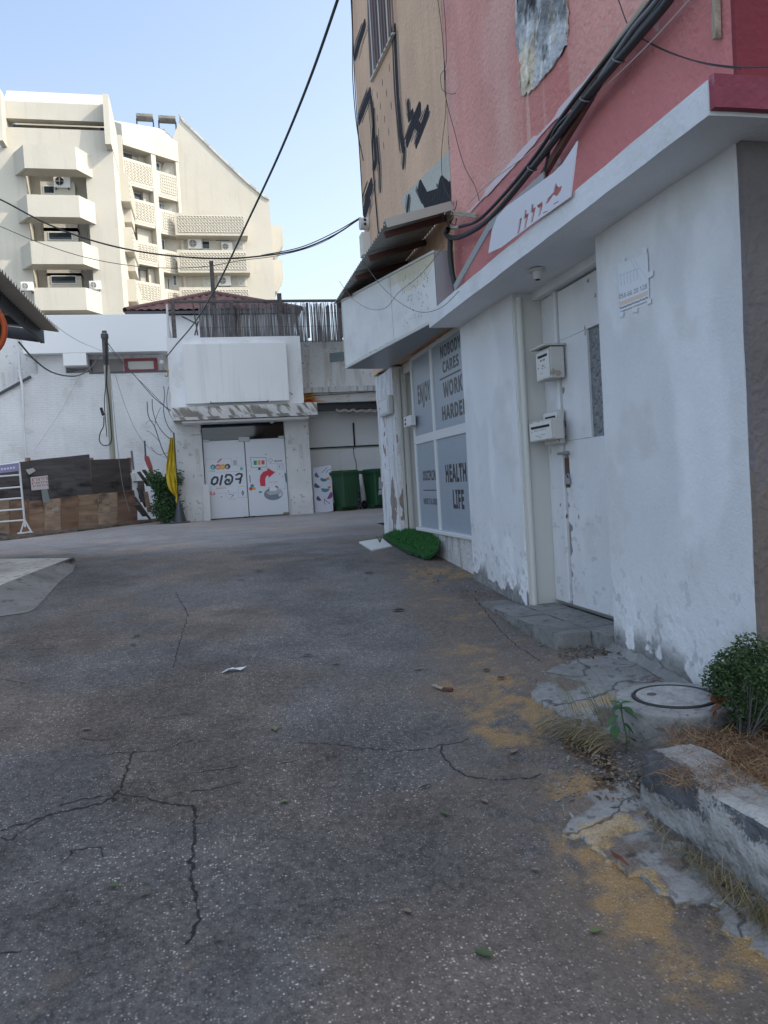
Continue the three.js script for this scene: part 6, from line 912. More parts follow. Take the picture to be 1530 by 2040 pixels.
  part('side_wall', box(xf - 3, xf, yBase, Y(240, 228, 54), zS2, zF - 7.001), C, apt);
  const sideRows = [[370, 400, 418], [404, 442, 460], [476, 520, 540], [555, 612, 640]];
  for (const [va, vb] of [[341, 383], [424, 464], [512, 552], [594, 634]]) { const y1 = pX(252, va, xf + 0.5).y, y0 = pX(252, vb, xf + 0.5).y; part('side_balcony', [box(xf, xf + 0.55, y0, y1, -56.9, -53.2), box(xf, xf + 0.5, y0 - 0.9, y0, -56.6, -54.5)], C, apt); for (let r = 0; r < 5; r++) for (let q = 0; q < 8; q++) ring(V(xf + 0.56, y0 + 0.2 + r * (y1 - y0 - 0.3) / 4.4, -56.6 + q * 0.43), V(0, 0, -1), 0.12); }
  // facade B: turned face with two bays
  const t = V(0.81, 0, -0.586).normalize(), n = V(-t.z, 0, t.x), S0 = V(xf, 0, zS2), o0 = V(0, EYE, 0);
  const onB = (u, v, d = 0) => { const r = ray(u, v), k = S0.clone().addScaledVector(n, d).sub(o0).dot(n) / r.dot(n); return o0.clone().addScaledVector(r, k); };
  const aOf = (p) => p.clone().sub(S0).dot(t);
  const Bx = (a0, a1, y0, y1, d0, d1) => { const g = box(a0, a1, y0, y1, d0, d1), m = new THREE.Matrix4().makeBasis(t, V(0, 1, 0), n).setPosition(S0.x, 0, S0.z); g.applyMatrix4(m); return g; };
  const aEnd = aOf(onB(357, 345)), aP0 = aOf(onB(303, 340)), aP1 = aOf(onB(312, 340));
  const tops = [[243, 311], [264, 394], [271, 478], [277, 559], [283, 642]].map(([u, v]) => onB(u, v).y), bots = [[255, 362], [268, 440], [272, 519], [277, 600], [283, 690]].map(([u, v]) => onB(u, v).y);
  const yRoofB = onB(242, 232).y, yWinT = onB(244, 288).y;
  part('turned_wall', Bx(-1, aEnd, yBase, yRoofB - 0.6, -4, -0.9), C, apt);
  part('roof_band', [Bx(0, aEnd, yWinT, onB(250, 250).y, -0.9, 0.05)], C, apt);
  { const g = Bx(0, aEnd, onB(250, 250).y, yRoofB + 0.3, -3.2, 0.05), p = g.attributes.position, ref = S0.clone(); for (let i = 0; i < p.count; i++) { const q = V(p.getX(i), 0, p.getZ(i)).sub(ref), a = q.dot(t), d = q.dot(n); if (p.getY(i) > onB(250, 250).y + 0.1) { if (d > -1) { p.setX(i, p.getX(i) - n.x * 1.6); p.setZ(i, p.getZ(i) - n.z * 1.6); } if (a > 2) p.setY(i, p.getY(i) + 0.7); } } g.computeVertexNormals(); part('sloping_roof', g, C, apt); }
  part('pier', Bx(aP0, aP1, yBase, yWinT, -0.9, 0.0), C, apt); part('pier', Bx(aEnd - 0.25, aEnd, yBase, yWinT, -0.9, 0.0), C, apt);
  for (let k = 0; k < 5; k++) for (const [c, a0, a1] of [[0, -0.2, aP0], [1, aP1, aEnd - 0.25]]) {
    const y1 = tops[k] - (c ? 0.25 : 0), y0 = bots[k] - (c ? 0.25 : 0);
    part('parapet', Bx(a0, a1, y0, y1, -0.25, -0.03), C, apt);
    part('slab', Bx(a0, a1, y0 - 0.18, y0 - 0.001, -0.9, -0.05), C, apt);
    const nc = c ? 7 : 8, nr = 6; for (let r = 0; r < nr; r++) for (let q = 0; q < nc; q++) { const p = S0.clone().addScaledVector(t, a0 + 0.4 + (a1 - a0 - 0.6) * q / (nc - 1)).addScaledVector(n, -0.025); ring(V(p.x, y0 + 0.3 + (y1 - y0 - 0.6) * r / (nr - 1), p.z), t); }
    const wTop = k ? bots[k - 1] - 0.2 - (c ? 0.25 : 0) : yWinT, w0 = a0 + (c ? 0.1 : 0.3), w1 = a0 + (a1 - a0) * (c ? (k === 0 ? 0.97 : 0.62) : (k === 2 ? 0.5 : 0.78));
    const w = part('window', Bx(w0, w1, y1 - 0.6, wTop - 0.1, -0.899, -0.86), c ? M.offWhite : M.steelDark, apt), np = c ? 4 : 3; for (let q = 0; q < np; q++) { const d = (w1 - w0) / np; part('pane', Bx(w0 + d * q + 0.04, w0 + d * (q + 1) - 0.04, y1 - 0.55, wTop - 0.16, -0.859, -0.85), (q + k) % 3 === 2 ? mat([0.40, 0.37, 0.31], 0.5) : M.glassBlue, w); }
    if (c === 0 && k) part('wall_return', Bx(w1 + 0.03, a1 - 0.03, y1 - 0.5, wTop, -0.89, -0.6), C, apt);
  }
  // gable wall and its long balconies
  const endB = S0.clone().addScaledVector(t, aEnd), zG = endB.z - 0.1, G = (u, v) => xy(u, v, zG);
  const prof2 = [[357, 229], [366, 243], [392, 268], [440, 315], [490, 362], [528, 394], [537, 398], [541, 470]].map(([u, v]) => G(u, v)), gx = prof2[7][0];
  part('gable_wall', slabZ(fix2([[prof2[0][0] - 1.6, yBase], [prof2[0][0] - 1.6, prof2[0][1] - 4.2], [prof2[0][0] - 0.02, prof2[0][1] - 0.4], ...prof2.slice(0, 7), [gx, prof2[6][1] - 0.3], [gx, yBase]], false), zG - 5, 5), C, apt);
  { const l = prof2.slice(0, 7).map(([x, y]) => V(x, y + 0.03, zG + 0.05)); part('gable_coping', l.slice(0, -1).map((p, i) => beam(p, l[i + 1], 0.12, 0.14)), M.concPale, apt); }
  const zL = zG + 1.1, L = (u, v) => xy(u, v, zL), xb0 = L(352, 500)[0], xb1 = L(496, 500)[0];
  for (const [va, vb] of [[425, 469], [498, 543], [572, 617], [645, 690]]) {
    const y1 = L(420, va)[1], y0 = L(420, vb)[1], o = part('long_balcony', [box(xb0, xb1, y0, y1, zL - 0.2, zL), box(xb1 - 0.2, xb1 - 0.002, y0, y1, zG, zL - 0.2), box(xb0, xb1, y0 - 0.02, y0 + 0.16, zG, zL - 0.201)], C, apt);
    for (let r = 0; r < 5; r++) for (let q = 0; q < 22; q++) ring(V(xb0 + 0.35 + (xb1 - xb0 - 0.7) * q / 21, y0 + 0.32 + (y1 - y0 - 0.62) * r / 4, zL + 0.008), V(1, 0, 0));
  }
  for (const [u0, v0, u1, v1, m] of [[403, 480, 418, 497, M.glassDark], [428, 475, 458, 482, M.glassBlue], [468, 478, 485, 498, M.offWhite], [474, 551, 490, 570, M.offWhite], [405, 550, 425, 572, M.offWhite], [345, 548, 352, 570, M.glassBlue]]) { const a = G(u0, v1), b = G(u1, v0); const w = part('window', box(a[0], b[0], a[1], b[1], zG + 0.002, zG + 0.05), M.offWhite, apt); part('pane', box(a[0] + 0.06, b[0] - 0.06, a[1] + 0.06, b[1] - 0.06, zG + 0.051, zG + 0.06), m, w); if (m === M.offWhite) for (let i = 0; i < 6; i++) part('shutter_slat', box(a[0] + 0.08, b[0] - 0.08, a[1] + 0.1 + i * (b[1] - a[1] - 0.2) / 6, a[1] + 0.16 + i * (b[1] - a[1] - 0.2) / 6, zG + 0.061, zG + 0.09), M.concPale, w); }
  const o = part('parapet_rings', ringG, C, apt, 'rows of raised concrete rings in the parapets'); o.userData.kind = 'stuff';
  // balconies on the far right side
  for (const [va, vb] of [[450, 500], [518, 568]]) { const z = zG - 2.5, a = pZ(541, vb, z), b = pZ(562, va, z); part('corner_balcony', [box(gx, b.x, a.y + 0.5, b.y, z - 2, z), (() => { const g = prism([[gx, z - 2], [b.x, z - 2], [b.x, z], [gx, z]], a.y - 0.5, a.y + 0.499), p = g.attributes.position; for (let i = 0; i < p.count; i++) if (p.getY(i) < a.y && p.getX(i) > gx + 0.3) p.setX(i, gx + 0.4); g.computeVertexNormals(); return g; })()], C, apt); }
  // solar heaters on the roof
  for (const [u0, u1, v] of [[272, 305, 236], [316, 350, 240]]) { const a = pZ(u0, v, 61), b = pZ(u1, v + 2, 61); part('solar_panel', beam(a.clone().add(V(0, 0.1, 0)), b.clone().add(V(0, 0.1, 0)), 0.9, 0.2), M.concrete, apt, 'grey solar heater on the roof'); part('solar_stand', [bar(a, a.clone().add(V(0, -1.6, 0)), 0.05), bar(b, b.clone().add(V(0, -1.6, 0)), 0.05)], M.steelDark, apt); }
  // air conditioners
  const ac = (u, v, w, z, label, dark) => {
    const c = pZ(u, v, z), s = w / 1530 * Math.abs(z) * 1.04, h = s * 0.78, q = thing('air_conditioner', label, 'air conditioner', 'air conditioners on the apartment block');
    part('case', box(c.x - s / 2, c.x + s / 2, c.y - h / 2, c.y + h / 2, c.z - 0.35, c.z, 0.03), M.whitePaint, q);
    const fx = c.x - s * 0.14; const ringF = new THREE.TorusGeometry(h * 0.36, 0.02, 6, 22); ringF.translate(fx, c.y, c.z + 0.01); part('fan_opening', cyl(h * 0.35, h * 0.35, 0.02, 24).rotateX(Math.PI / 2).translate(fx, c.y, c.z + 0.003), dark ? M.dark : mat([0.2, 0.2, 0.19], 0.7), q); part('grille', [clean(ringF), bar(V(fx - h * 0.35, c.y, c.z + 0.02), V(fx + h * 0.35, c.y, c.z + 0.02), 0.012, 5), bar(V(fx, c.y - h * 0.35, c.z + 0.02), V(fx, c.y + h * 0.35, c.z + 0.02), 0.012, 5)], M.offWhite, q);
    part('bracket', [box(c.x - s * 0.4, c.x - s * 0.34, c.y - h / 2 - 0.08, c.y - h / 2, c.z - 0.5, c.z), box(c.x + s * 0.34, c.x + s * 0.4, c.y - h / 2 - 0.08, c.y - h / 2, c.z - 0.5, c.z)], M.steelDark, q);
  };
  ac(123, 361, 28, 50.5, 'air conditioner with dark fan high in the balcony loggia', true); ac(53, 570, 20, 48.6, 'air conditioner at the left end of the lowest angular balcony'); ac(189, 568, 20, 49.9, 'air conditioner at the right end of the lowest angular balcony'); ac(388, 485, 25, Math.abs(zG) - 0.3, 'large air conditioner above the middle pierced balcony'); ac(452, 491, 20, Math.abs(zG) - 0.3, 'small air conditioner beside the large one on the pierced balcony'); ac(447, 559, 24, Math.abs(zG) - 0.3, 'air conditioner above the lower pierced balcony beside the shutters');
}
// ---------------------------------------------------------------- corrugated canopy and mirror on the left, with the house it belongs to
{
  const X0 = -1.7, f1 = pX(118, 672, X0), f0 = pX(0, 527, X0), ye = (f1.y + f0.y) / 2, zE = f1.z, zN = -5.6, xi = -3.4, rise = 0.26;
  const a = thing('corrugated_canopy', 'corrugated metal canopy with dark steel beams on the left side of the road', 'canopy');
  const pos = [], nz = Math.round((zN - zE) / 0.0125); const P = (k, i) => V(X0 + (xi - X0) * k, ye + 0.02 + rise * k + 0.02 * Math.sin((zE + i * 0.0125) * 2 * Math.PI / 0.1), zE + i * 0.0125);
  for (let k = 0; k < 2; k++) for (let i = 0; i < nz; i++) { const A = P(k / 2, i), B = P(k / 2, i + 1), C = P((k + 1) / 2, i + 1), D = P((k + 1) / 2, i); for (const q of [A, B, C, A, C, D]) pos.push(q.x, q.y, q.z); }
  const g = new THREE.BufferGeometry(); g.setAttribute('position', new THREE.Float32BufferAttribute(pos, 3)); part('sheet', toCreasedNormals(worldUV(g), 1.0), mat([0.62, 0.56, 0.46], 0.7), a);
  const b = pX(85, 684, -1.93); part('beam', beam(V(-1.93, b.y + 0.1, b.z), V(-1.93, b.y + 0.1, zN), 0.05, 0.2, 0.006), M.steelDark, a); part('beam', beam(V(-1.96, b.y + 0.08, b.z + 0.03), V(xi, b.y + 0.12 + 0.2, b.z + 0.03), 0.06, 0.14, 0.006), M.steelDark, a);
  for (let z = zE + 0.8; z < zN; z += 1.0) part('rafter', beam(V(-1.9, ye - 0.05, z), V(xi, ye + rise - 0.08, z), 0.05, 0.09), M.steelDark, a);
  const h = thing('left_house', 'plain beige rendered low house under the corrugated canopy', 'house'); part('wall', box(-9, -3.25, 0, 3.3, -10.4, -6.2), M.cream, h); part('roof', box(-9.1, -3.15, 3.402, 3.55, -10.5, -6.1), M.concrete, h); part('upper_wall', box(-8.9, -3.3, 3.3, 3.4, -10.3, -6.3), M.cream, h);
  const m = thing('traffic_mirror', 'round convex traffic mirror with an orange rim below the corrugated canopy', 'mirror'), c = pZ(-57, 655, 7.6);
  const rim = new THREE.TorusGeometry(0.275, 0.028, 12, 48); rim.translate(c.x, c.y, c.z); part('rim', clean(rim), mat([0.55, 0.10, 0.02], 0.45), m);
  const dome = new THREE.SphereGeometry(0.62, 40, 12, 0, Math.PI * 2, 0, 0.455); dome.rotateX(-Math.PI / 2); dome.translate(c.x, c.y, c.z + 0.545); part('mirror_face', clean(dome), mat([0.5, 0.52, 0.53], 0.08, { metalness: 1 }), m);
  part('back', cyl(0.2, 0.268, 0.07, 30).rotateX(Math.PI / 2).translate(c.x, c.y, c.z + 0.035), M.black, m); part('pole', bar(V(c.x, gY(c.x, c.z) - 0.1, c.z + 0.14), V(c.x, c.y + 0.3, c.z + 0.14), 0.03, 12), M.steel, m); part('clamp', box(c.x - 0.05, c.x + 0.05, c.y - 0.05, c.y + 0.05, c.z + 0.07, c.z + 0.12, 0.008), M.steelDark, m);
}
// ---------------------------------------------------------------- overhead lines
{
  const span = (pts, za, zb) => { let L = [0]; for (let i = 1; i < pts.length; i++) L.push(L[i - 1] + Math.hypot(pts[i][0] - pts[i - 1][0], pts[i][1] - pts[i - 1][1])); const T = L[L.length - 1]; return pts.map(([u, v], i) => { const s = L[i] / T; return pZ(u, v, 1 / ((1 - s) / za + s / zb)); }); };
  const wire = (pts, za, zb, r, label, m = M.cable) => solo('overhead_cable', tube(span(pts, za, zb), r, 70, 7), m, label, 'cable');
  wire([[331, 712], [350, 688], [386, 645], [430, 574], [495, 438], [560, 298], [620, 150], [674, -5], [705, -100]], 19, 6, 0.0135, 'dark green cable rising steeply from the print shop corner', mat([0.03, 0.055, 0.055], 0.6));
  wire([[-70, 368], [0, 397], [90, 444], [180, 478], [290, 503], [430, 515], [520, 510], [600, 496], [670, 466], [718, 434]], 9.5, 9.45, 0.0095, 'thick black cable slung across the yard to the orange wall');
  wire([[520, 509], [600, 492], [668, 462], [718, 433]], 9.6, 9.5, 0.006, 'thin cable running beside the thick slung cable');
  wire([[-60, 428], [0, 451], [80, 484], [180, 515], [290, 532], [400, 532], [480, 519], [560, 508], [640, 484], [718, 436]], 9.8, 9.5, 0.004, 'thin slack cable below the thick slung cable');
  wire([[38, 682], [70, 718], [105, 742], [150, 749], [175, 738], [198, 708]], 10.3, 20.8, 0.012, 'black cable sagging from the canopy to the utility pole');
  wire([[64, 605], [100, 640], [150, 676], [203, 699]], 9.8, 20.8, 0.004, 'thin wire from the canopy to the utility pole', M.cableGrey);
  wire([[212, 680], [235, 710], [270, 750], [310, 795], [340, 818]], 20.8, 18.6, 0.010, 'black cable from the utility pole down to the print shop canopy'); wire([[214, 690], [250, 730], [300, 780], [338, 820]], 20.8, 18.6, 0.006, 'second thinner cable from the pole to the print shop canopy');
  wire([[228, 742], [250, 810], [275, 865], [300, 895], [335, 915]], 21.5, 20.3, 0.005, 'thin grey wire down the painted brick wall to the sapling', M.cableGrey); wire([[215, 700], [225, 800], [233, 880], [245, 970], [258, 1020]], 20.75, 18.6, 0.006, 'pale guy wire from the utility pole to the hoarding foot', M.cableGrey);
  wire([[163, 740], [120, 820], [70, 895]], 21.9, 21.9, 0.004, 'thin pale wire slanting across the painted brick wall', M.cableWhite);
  wire([[696, -60], [702, 60], [703, 160], [712, 260], [724, 320]], 9.0, 9.0, 0.006, 'slack wire hanging off the far edge of the orange wall');
}
// ---------------------------------------------------------------- unseen blocks added to keep the street in shade
{
  const block = (x0, x1, y1, z0, z1, m, label, rows, cols) => { const b = thing('added_shade_block', label, 'building'); part('wall', box(x0, x1, 0, y1, z0, z1), m, b); for (let r = 0; r < rows; r++) for (let c = 0; c < cols; c++) { const y = 1.6 + r * 3.1, z = z0 + (z1 - z0) * (c + 0.5) / cols; const w = part('window', box(x0 - 0.02, x0 + 0.02, y, y + 1.4, z - 0.6, z + 0.6), M.offWhite, b); part('pane', box(x0 - 0.03, x0 - 0.021, y + 0.08, y + 1.32, z - 0.52, z + 0.52), M.glassDark, w); } part('parapet', box(x0 - 0.1, x1 + 0.1, y1 + 0.002, y1 + 0.3, z0 - 0.1, z1 + 0.1), M.concrete, b); };
  block(4.75, 15, 17, -18.6, -9.8, M.cream, 'unseen cream block added behind the orange building for shade', 5, 3);
  block(7.2, 15, 17, -29, -19.2, M.stain, 'unseen grey white block added behind the store for shade', 5, 3);
  block(4.6, 13, 11.5, -1.2, 14, M.cream, 'unseen cream block added behind the viewer on the right for shade', 3, 4);
}

// ---------------------------------------------------------------- foreground at the foot of the white wall
{
  M.gutter = mat(0xffffff, 0.97, { map: plasterTex(0.8, 1024, (u, v) => { const c = concFn(0.24, 0.6)(u, v), d = S(0.45, 0.60, fbm(u * 7 + 3, v * 7, 6, 7)), y = S(0.56, 0.66, fbm(u * 5 + 40, v * 5, 5, 5)), n = vn(u * 200, v * 200, 200), cr = S(0.035, 0.0, Math.abs(fbm(u * 4 + 80, v * 4, 5, 4) - 0.5)); const q = [0.13, 0.095, 0.07], w = [0.40, 0.26, 0.10]; return c.map((a, i) => { let r = a + (q[i] * (0.6 + 0.8 * n) - a) * 0.8 * d; r += (w[i] * (0.6 + 0.8 * n) - r) * 0.6 * y; return r * (1 - 0.7 * cr); }); }), bumpMap: bumpLump, bumpScale: 0.02 });
  M.gutterPale = mat(0xffffff, 0.97, { map: plasterTex(1.1, 1024, (u, v) => { const c = concFn(0.24, 0.6)(u, v), d = S(0.54, 0.66, fbm(u * 7 + 3, v * 7, 6, 7)), y = S(0.66, 0.74, fbm(u * 5 + 40, v * 5, 5, 5)), n = vn(u * 200, v * 200, 200), cr = S(0.035, 0.0, Math.abs(fbm(u * 4 + 80, v * 4, 5, 4) - 0.5)); const q = [0.13, 0.095, 0.07], w = [0.40, 0.26, 0.10]; return c.map((a, i) => { let r = a + (q[i] * (0.6 + 0.8 * n) - a) * 0.8 * d; r += (w[i] * (0.6 + 0.8 * n) - r) * 0.6 * y; return r * (1 - 0.7 * cr); }); }), bumpMap: bumpLump, bumpScale: 0.02 });
  struct('concrete_apron', patch([[1090, 1330], [1140, 1318], [1250, 1300], [1330, 1340], [1440, 1352], [1470, 1400], [1380, 1470], [1260, 1475], [1200, 1458], [1130, 1420], [1072, 1395], [1068, 1372]], 0.010, 0.11, 0.02, 0.014, 0.004), M.gutterPale);
  struct('broken_concrete_gutter', patch([[1128, 1610], [1190, 1580], [1265, 1560], [1300, 1640], [1370, 1700], [1460, 1770], [1540, 1850], [1545, 1900], [1450, 1850], [1395, 1790], [1330, 1780], [1290, 1745], [1230, 1722], [1180, 1690], [1136, 1660]], 0.008, 0.09, 0.02, 0.016), M.gutter);
  struct('broken_concrete_gutter', patch([[1290, 1745], [1345, 1728], [1405, 1760], [1412, 1785], [1350, 1792]], 0.016, 0.07, 0.015, 0.014, 0.002), M.gutter);
  struct('red_earth', patch([[1204, 1682], [1240, 1676], [1272, 1690], [1278, 1722], [1262, 1728], [1232, 1712], [1210, 1700]], 0.013, 0.06, 0.008, 0.012, 0.001), mat(0xffffff, 1, { map: plasterTex(0.4, 256, (u, v) => { const k = 0.5 + fbm(u * 14, v * 14, 4, 14); return [0.14 * k, 0.052 * k, 0.028 * k]; }), bumpMap: bumpLump, bumpScale: 0.02 }));
  // manhole: cast ring and lid
  const c = V(1.765, 0.485, -2.765), m = thing('manhole', 'round concrete manhole with iron rimmed lid at the foot of the white wall', 'manhole');
  const prof = [[0.0, 0.38], [0.235, 0.36], [0.238, 0.468], [0.228, 0.483], [0.168, 0.485], [0.164, 0.473], [0.0, 0.473]].map(([r, y]) => new THREE.Vector2(r, y));
  const ringG = new THREE.LatheGeometry(prof, 48); { const p = ringG.attributes.position; for (let i = 0; i < p.count; i++) { const x = p.getX(i), z = p.getZ(i), k = 1 + 0.05 * (fbm(x * 9 + 4, z * 9, 3) - 0.5) * S(0.17, 0.23, Math.hypot(x, z)); p.setXYZ(i, x * k, p.getY(i) - (p.getY(i) < 0.4 ? 0.14 : 0), z * k); } } ringG.translate(c.x, 0, c.z); ringG.computeVertexNormals();
  part('concrete_ring', worldUV(ringG), mat(0xffffff, 0.93, { map: plasterTex(0.6, 512, concFn(0.29, 0.6)), bumpMap: bumpLump, bumpScale: 0.01 }), m);
  const lid = part('lid', cyl(0.148, 0.148, 0.02, 48).translate(c.x, 0.479, c.z), mat(0xffffff, 0.9, { map: plasterTex(0.5, 512, concFn(0.36, 0.6)), bumpMap: bumpLump, bumpScale: 0.006 }), m); const tr = new THREE.TorusGeometry(0.157, 0.0065, 8, 60); tr.rotateX(Math.PI / 2); tr.translate(c.x, 0.486, c.z); part('rim', clean(tr), mat([0.05, 0.045, 0.045], 0.8, { metalness: 0.3 }), lid); part('key_hole', cyl(0.018, 0.018, 0.004, 14).translate(c.x - 0.07, 0.4905, c.z - 0.05), M.concDark, lid);
  // concrete planter wall, broken at its near end
  const F0 = pG(1274, 1606), F1 = pG(1560, 1815), d = F1.clone().sub(F0); d.y = 0; d.normalize(); const nn = V(-d.z, 0, d.x); if (nn.x < 0) nn.negate();
  const g = new THREE.BoxGeometry(1.9, 0.34, 0.2, 60, 14, 10), p = g.attributes.position;
  for (let i = 0; i < p.count; i++) { let x = p.getX(i), y = p.getY(i), z = p.getZ(i); const w = (s) => fbm(x * 7 + s, y * 7 + z * 5 + s, 4) - 0.5, top = S(0.05, 0.17, y), near = S(-0.78, -0.95, x); const rim = top * S(0.06, 0.1, Math.abs(z)); x += 0.07 * w(3) * near + 0.02 * near * top; y += 0.022 * w(9) * top - 0.012 * near * top - 0.05 * Math.max(0, w(33) + 0.05) * rim; z += 0.022 * w(21) - Math.sign(z) * 0.05 * Math.max(0, w(33) + 0.05) * rim; p.setXYZ(i, x, y, z); }
  const gp = worldUV(g); gp.applyMatrix4(new THREE.Matrix4().makeBasis(d, V(0, 1, 0), d.clone().cross(V(0, 1, 0)))); const sgn = d.clone().cross(V(0, 1, 0)).dot(nn) > 0 ? 1 : -1;
  { const c0 = F0.clone().addScaledVector(d, 0.95).addScaledVector(nn, 0.1), slope = -0.10; const q = gp.attributes.position; for (let i = 0; i < q.count; i++) { const along = V(q.getX(i), 0, q.getZ(i)).dot(d); q.setXYZ(i, q.getX(i) + c0.x, q.getY(i) + 0.24 - along * 0.07, q.getZ(i) + c0.z); } }
  M.oldConc = mat(0xffffff, 0.95, { map: plasterTex(0.9, 1024, (u, v) => { const a = fbm(u * 6, v * 6, 6, 6), b = S(0.46, 0.55, fbm(u * 6 + 9, v * 6, 7, 6) + 0.10 * (vn(u * 160, v * 160, 160) - 0.5)), s = S(0.6, 0.72, fbm(u * 20, v * 20, 4, 20)), k = 0.34 + 0.34 * (a - 0.5); return [k * (1 - 0.72 * b) * (1 - 0.3 * s), k * (0.99 - 0.70 * b) * (1 - 0.3 * s), k * (0.95 - 0.64 * b) * (1 - 0.3 * s)]; }), bumpMap: dataTex(512, 512, (i, j) => fbm(i / 512 * 10, j / 512 * 10, 6, 10), { srgb: false, repeat: 1 / 0.5 }), bumpScale: 0.03 });
  solo('planter_wall', toCreasedNormals(gp, 0.6), M.oldConc, 'broken low concrete planter wall stained black, beside the road', 'planter');
  // earth behind it
  { const pos = [], N = 26, K = 14; const P = (i, k) => { const a = F0.clone().addScaledVector(d, -0.06 + 1.9 * i / N).addScaledVector(nn, 0.16 + 0.9 * k / K); if (a.z < -2.5 && a.x > 2.0) a.z = Math.max(a.z, -2.57); const h = 0.40 - 0.08 * (1.9 * i / N) + 0.03 * fbm(a.x * 8, a.z * 8, 3) - 0.08 * S(3, 0, k) + 0.03 * Math.sin(Math.PI * k / K); return V(a.x, h, a.z); }; for (let i = 0; i < N; i++) for (let k = 0; k < K; k++) { const A = P(i, k), B = P(i + 1, k), C = P(i + 1, k + 1), D = P(i, k + 1); for (const q of [A, C, B, A, D, C]) pos.push(q.x, q.y, q.z); } const e = new THREE.BufferGeometry(); e.setAttribute('position', new THREE.Float32BufferAttribute(pos, 3)); const w = worldUV(e); w.computeVertexNormals(); struct('planter_earth', w, M.soil); }
}
// blades and strands
function strands(n, gen, w, cols) {
  const pos = [], col = [];
  for (let i = 0; i < n; i++) { const l = gen(i), c = cols[Math.floor(rnd() * cols.length)], k = rr(0.7, 1.3), s = V(rr(-1, 1), rr(-0.4, 0.4), rr(-1, 1)).normalize();
    for (let j = 0; j + 1 < l.length; j++) { const wa = w * (1 - 0.8 * j / (l.length - 1)), wb = w * (1 - 0.8 * (j + 1) / (l.length - 1)); const A = l[j].clone().addScaledVector(s, wa), B = l[j].clone().addScaledVector(s, -wa), C = l[j + 1].clone().addScaledVector(s, -wb), D = l[j + 1].clone().addScaledVector(s, wb); for (const q of [A, B, C, A, C, D]) { pos.push(q.x, q.y, q.z); col.push(c[0] * k, c[1] * k, c[2] * k); } } }
  const g = new THREE.BufferGeometry(); g.setAttribute('position', new THREE.Float32BufferAttribute(pos, 3)); g.setAttribute('color', new THREE.Float32BufferAttribute(col, 3)); g.setAttribute('uv', new THREE.BufferAttribute(new Float32Array(pos.length / 3 * 2), 2)); g.computeVertexNormals(); return g;
}
const stuff = (name, g, label, category) => { const o = new THREE.Mesh(g, M.leaf); o.name = numbered(name); o.userData = { kind: 'stuff', label, category }; scene.add(o); return o; };
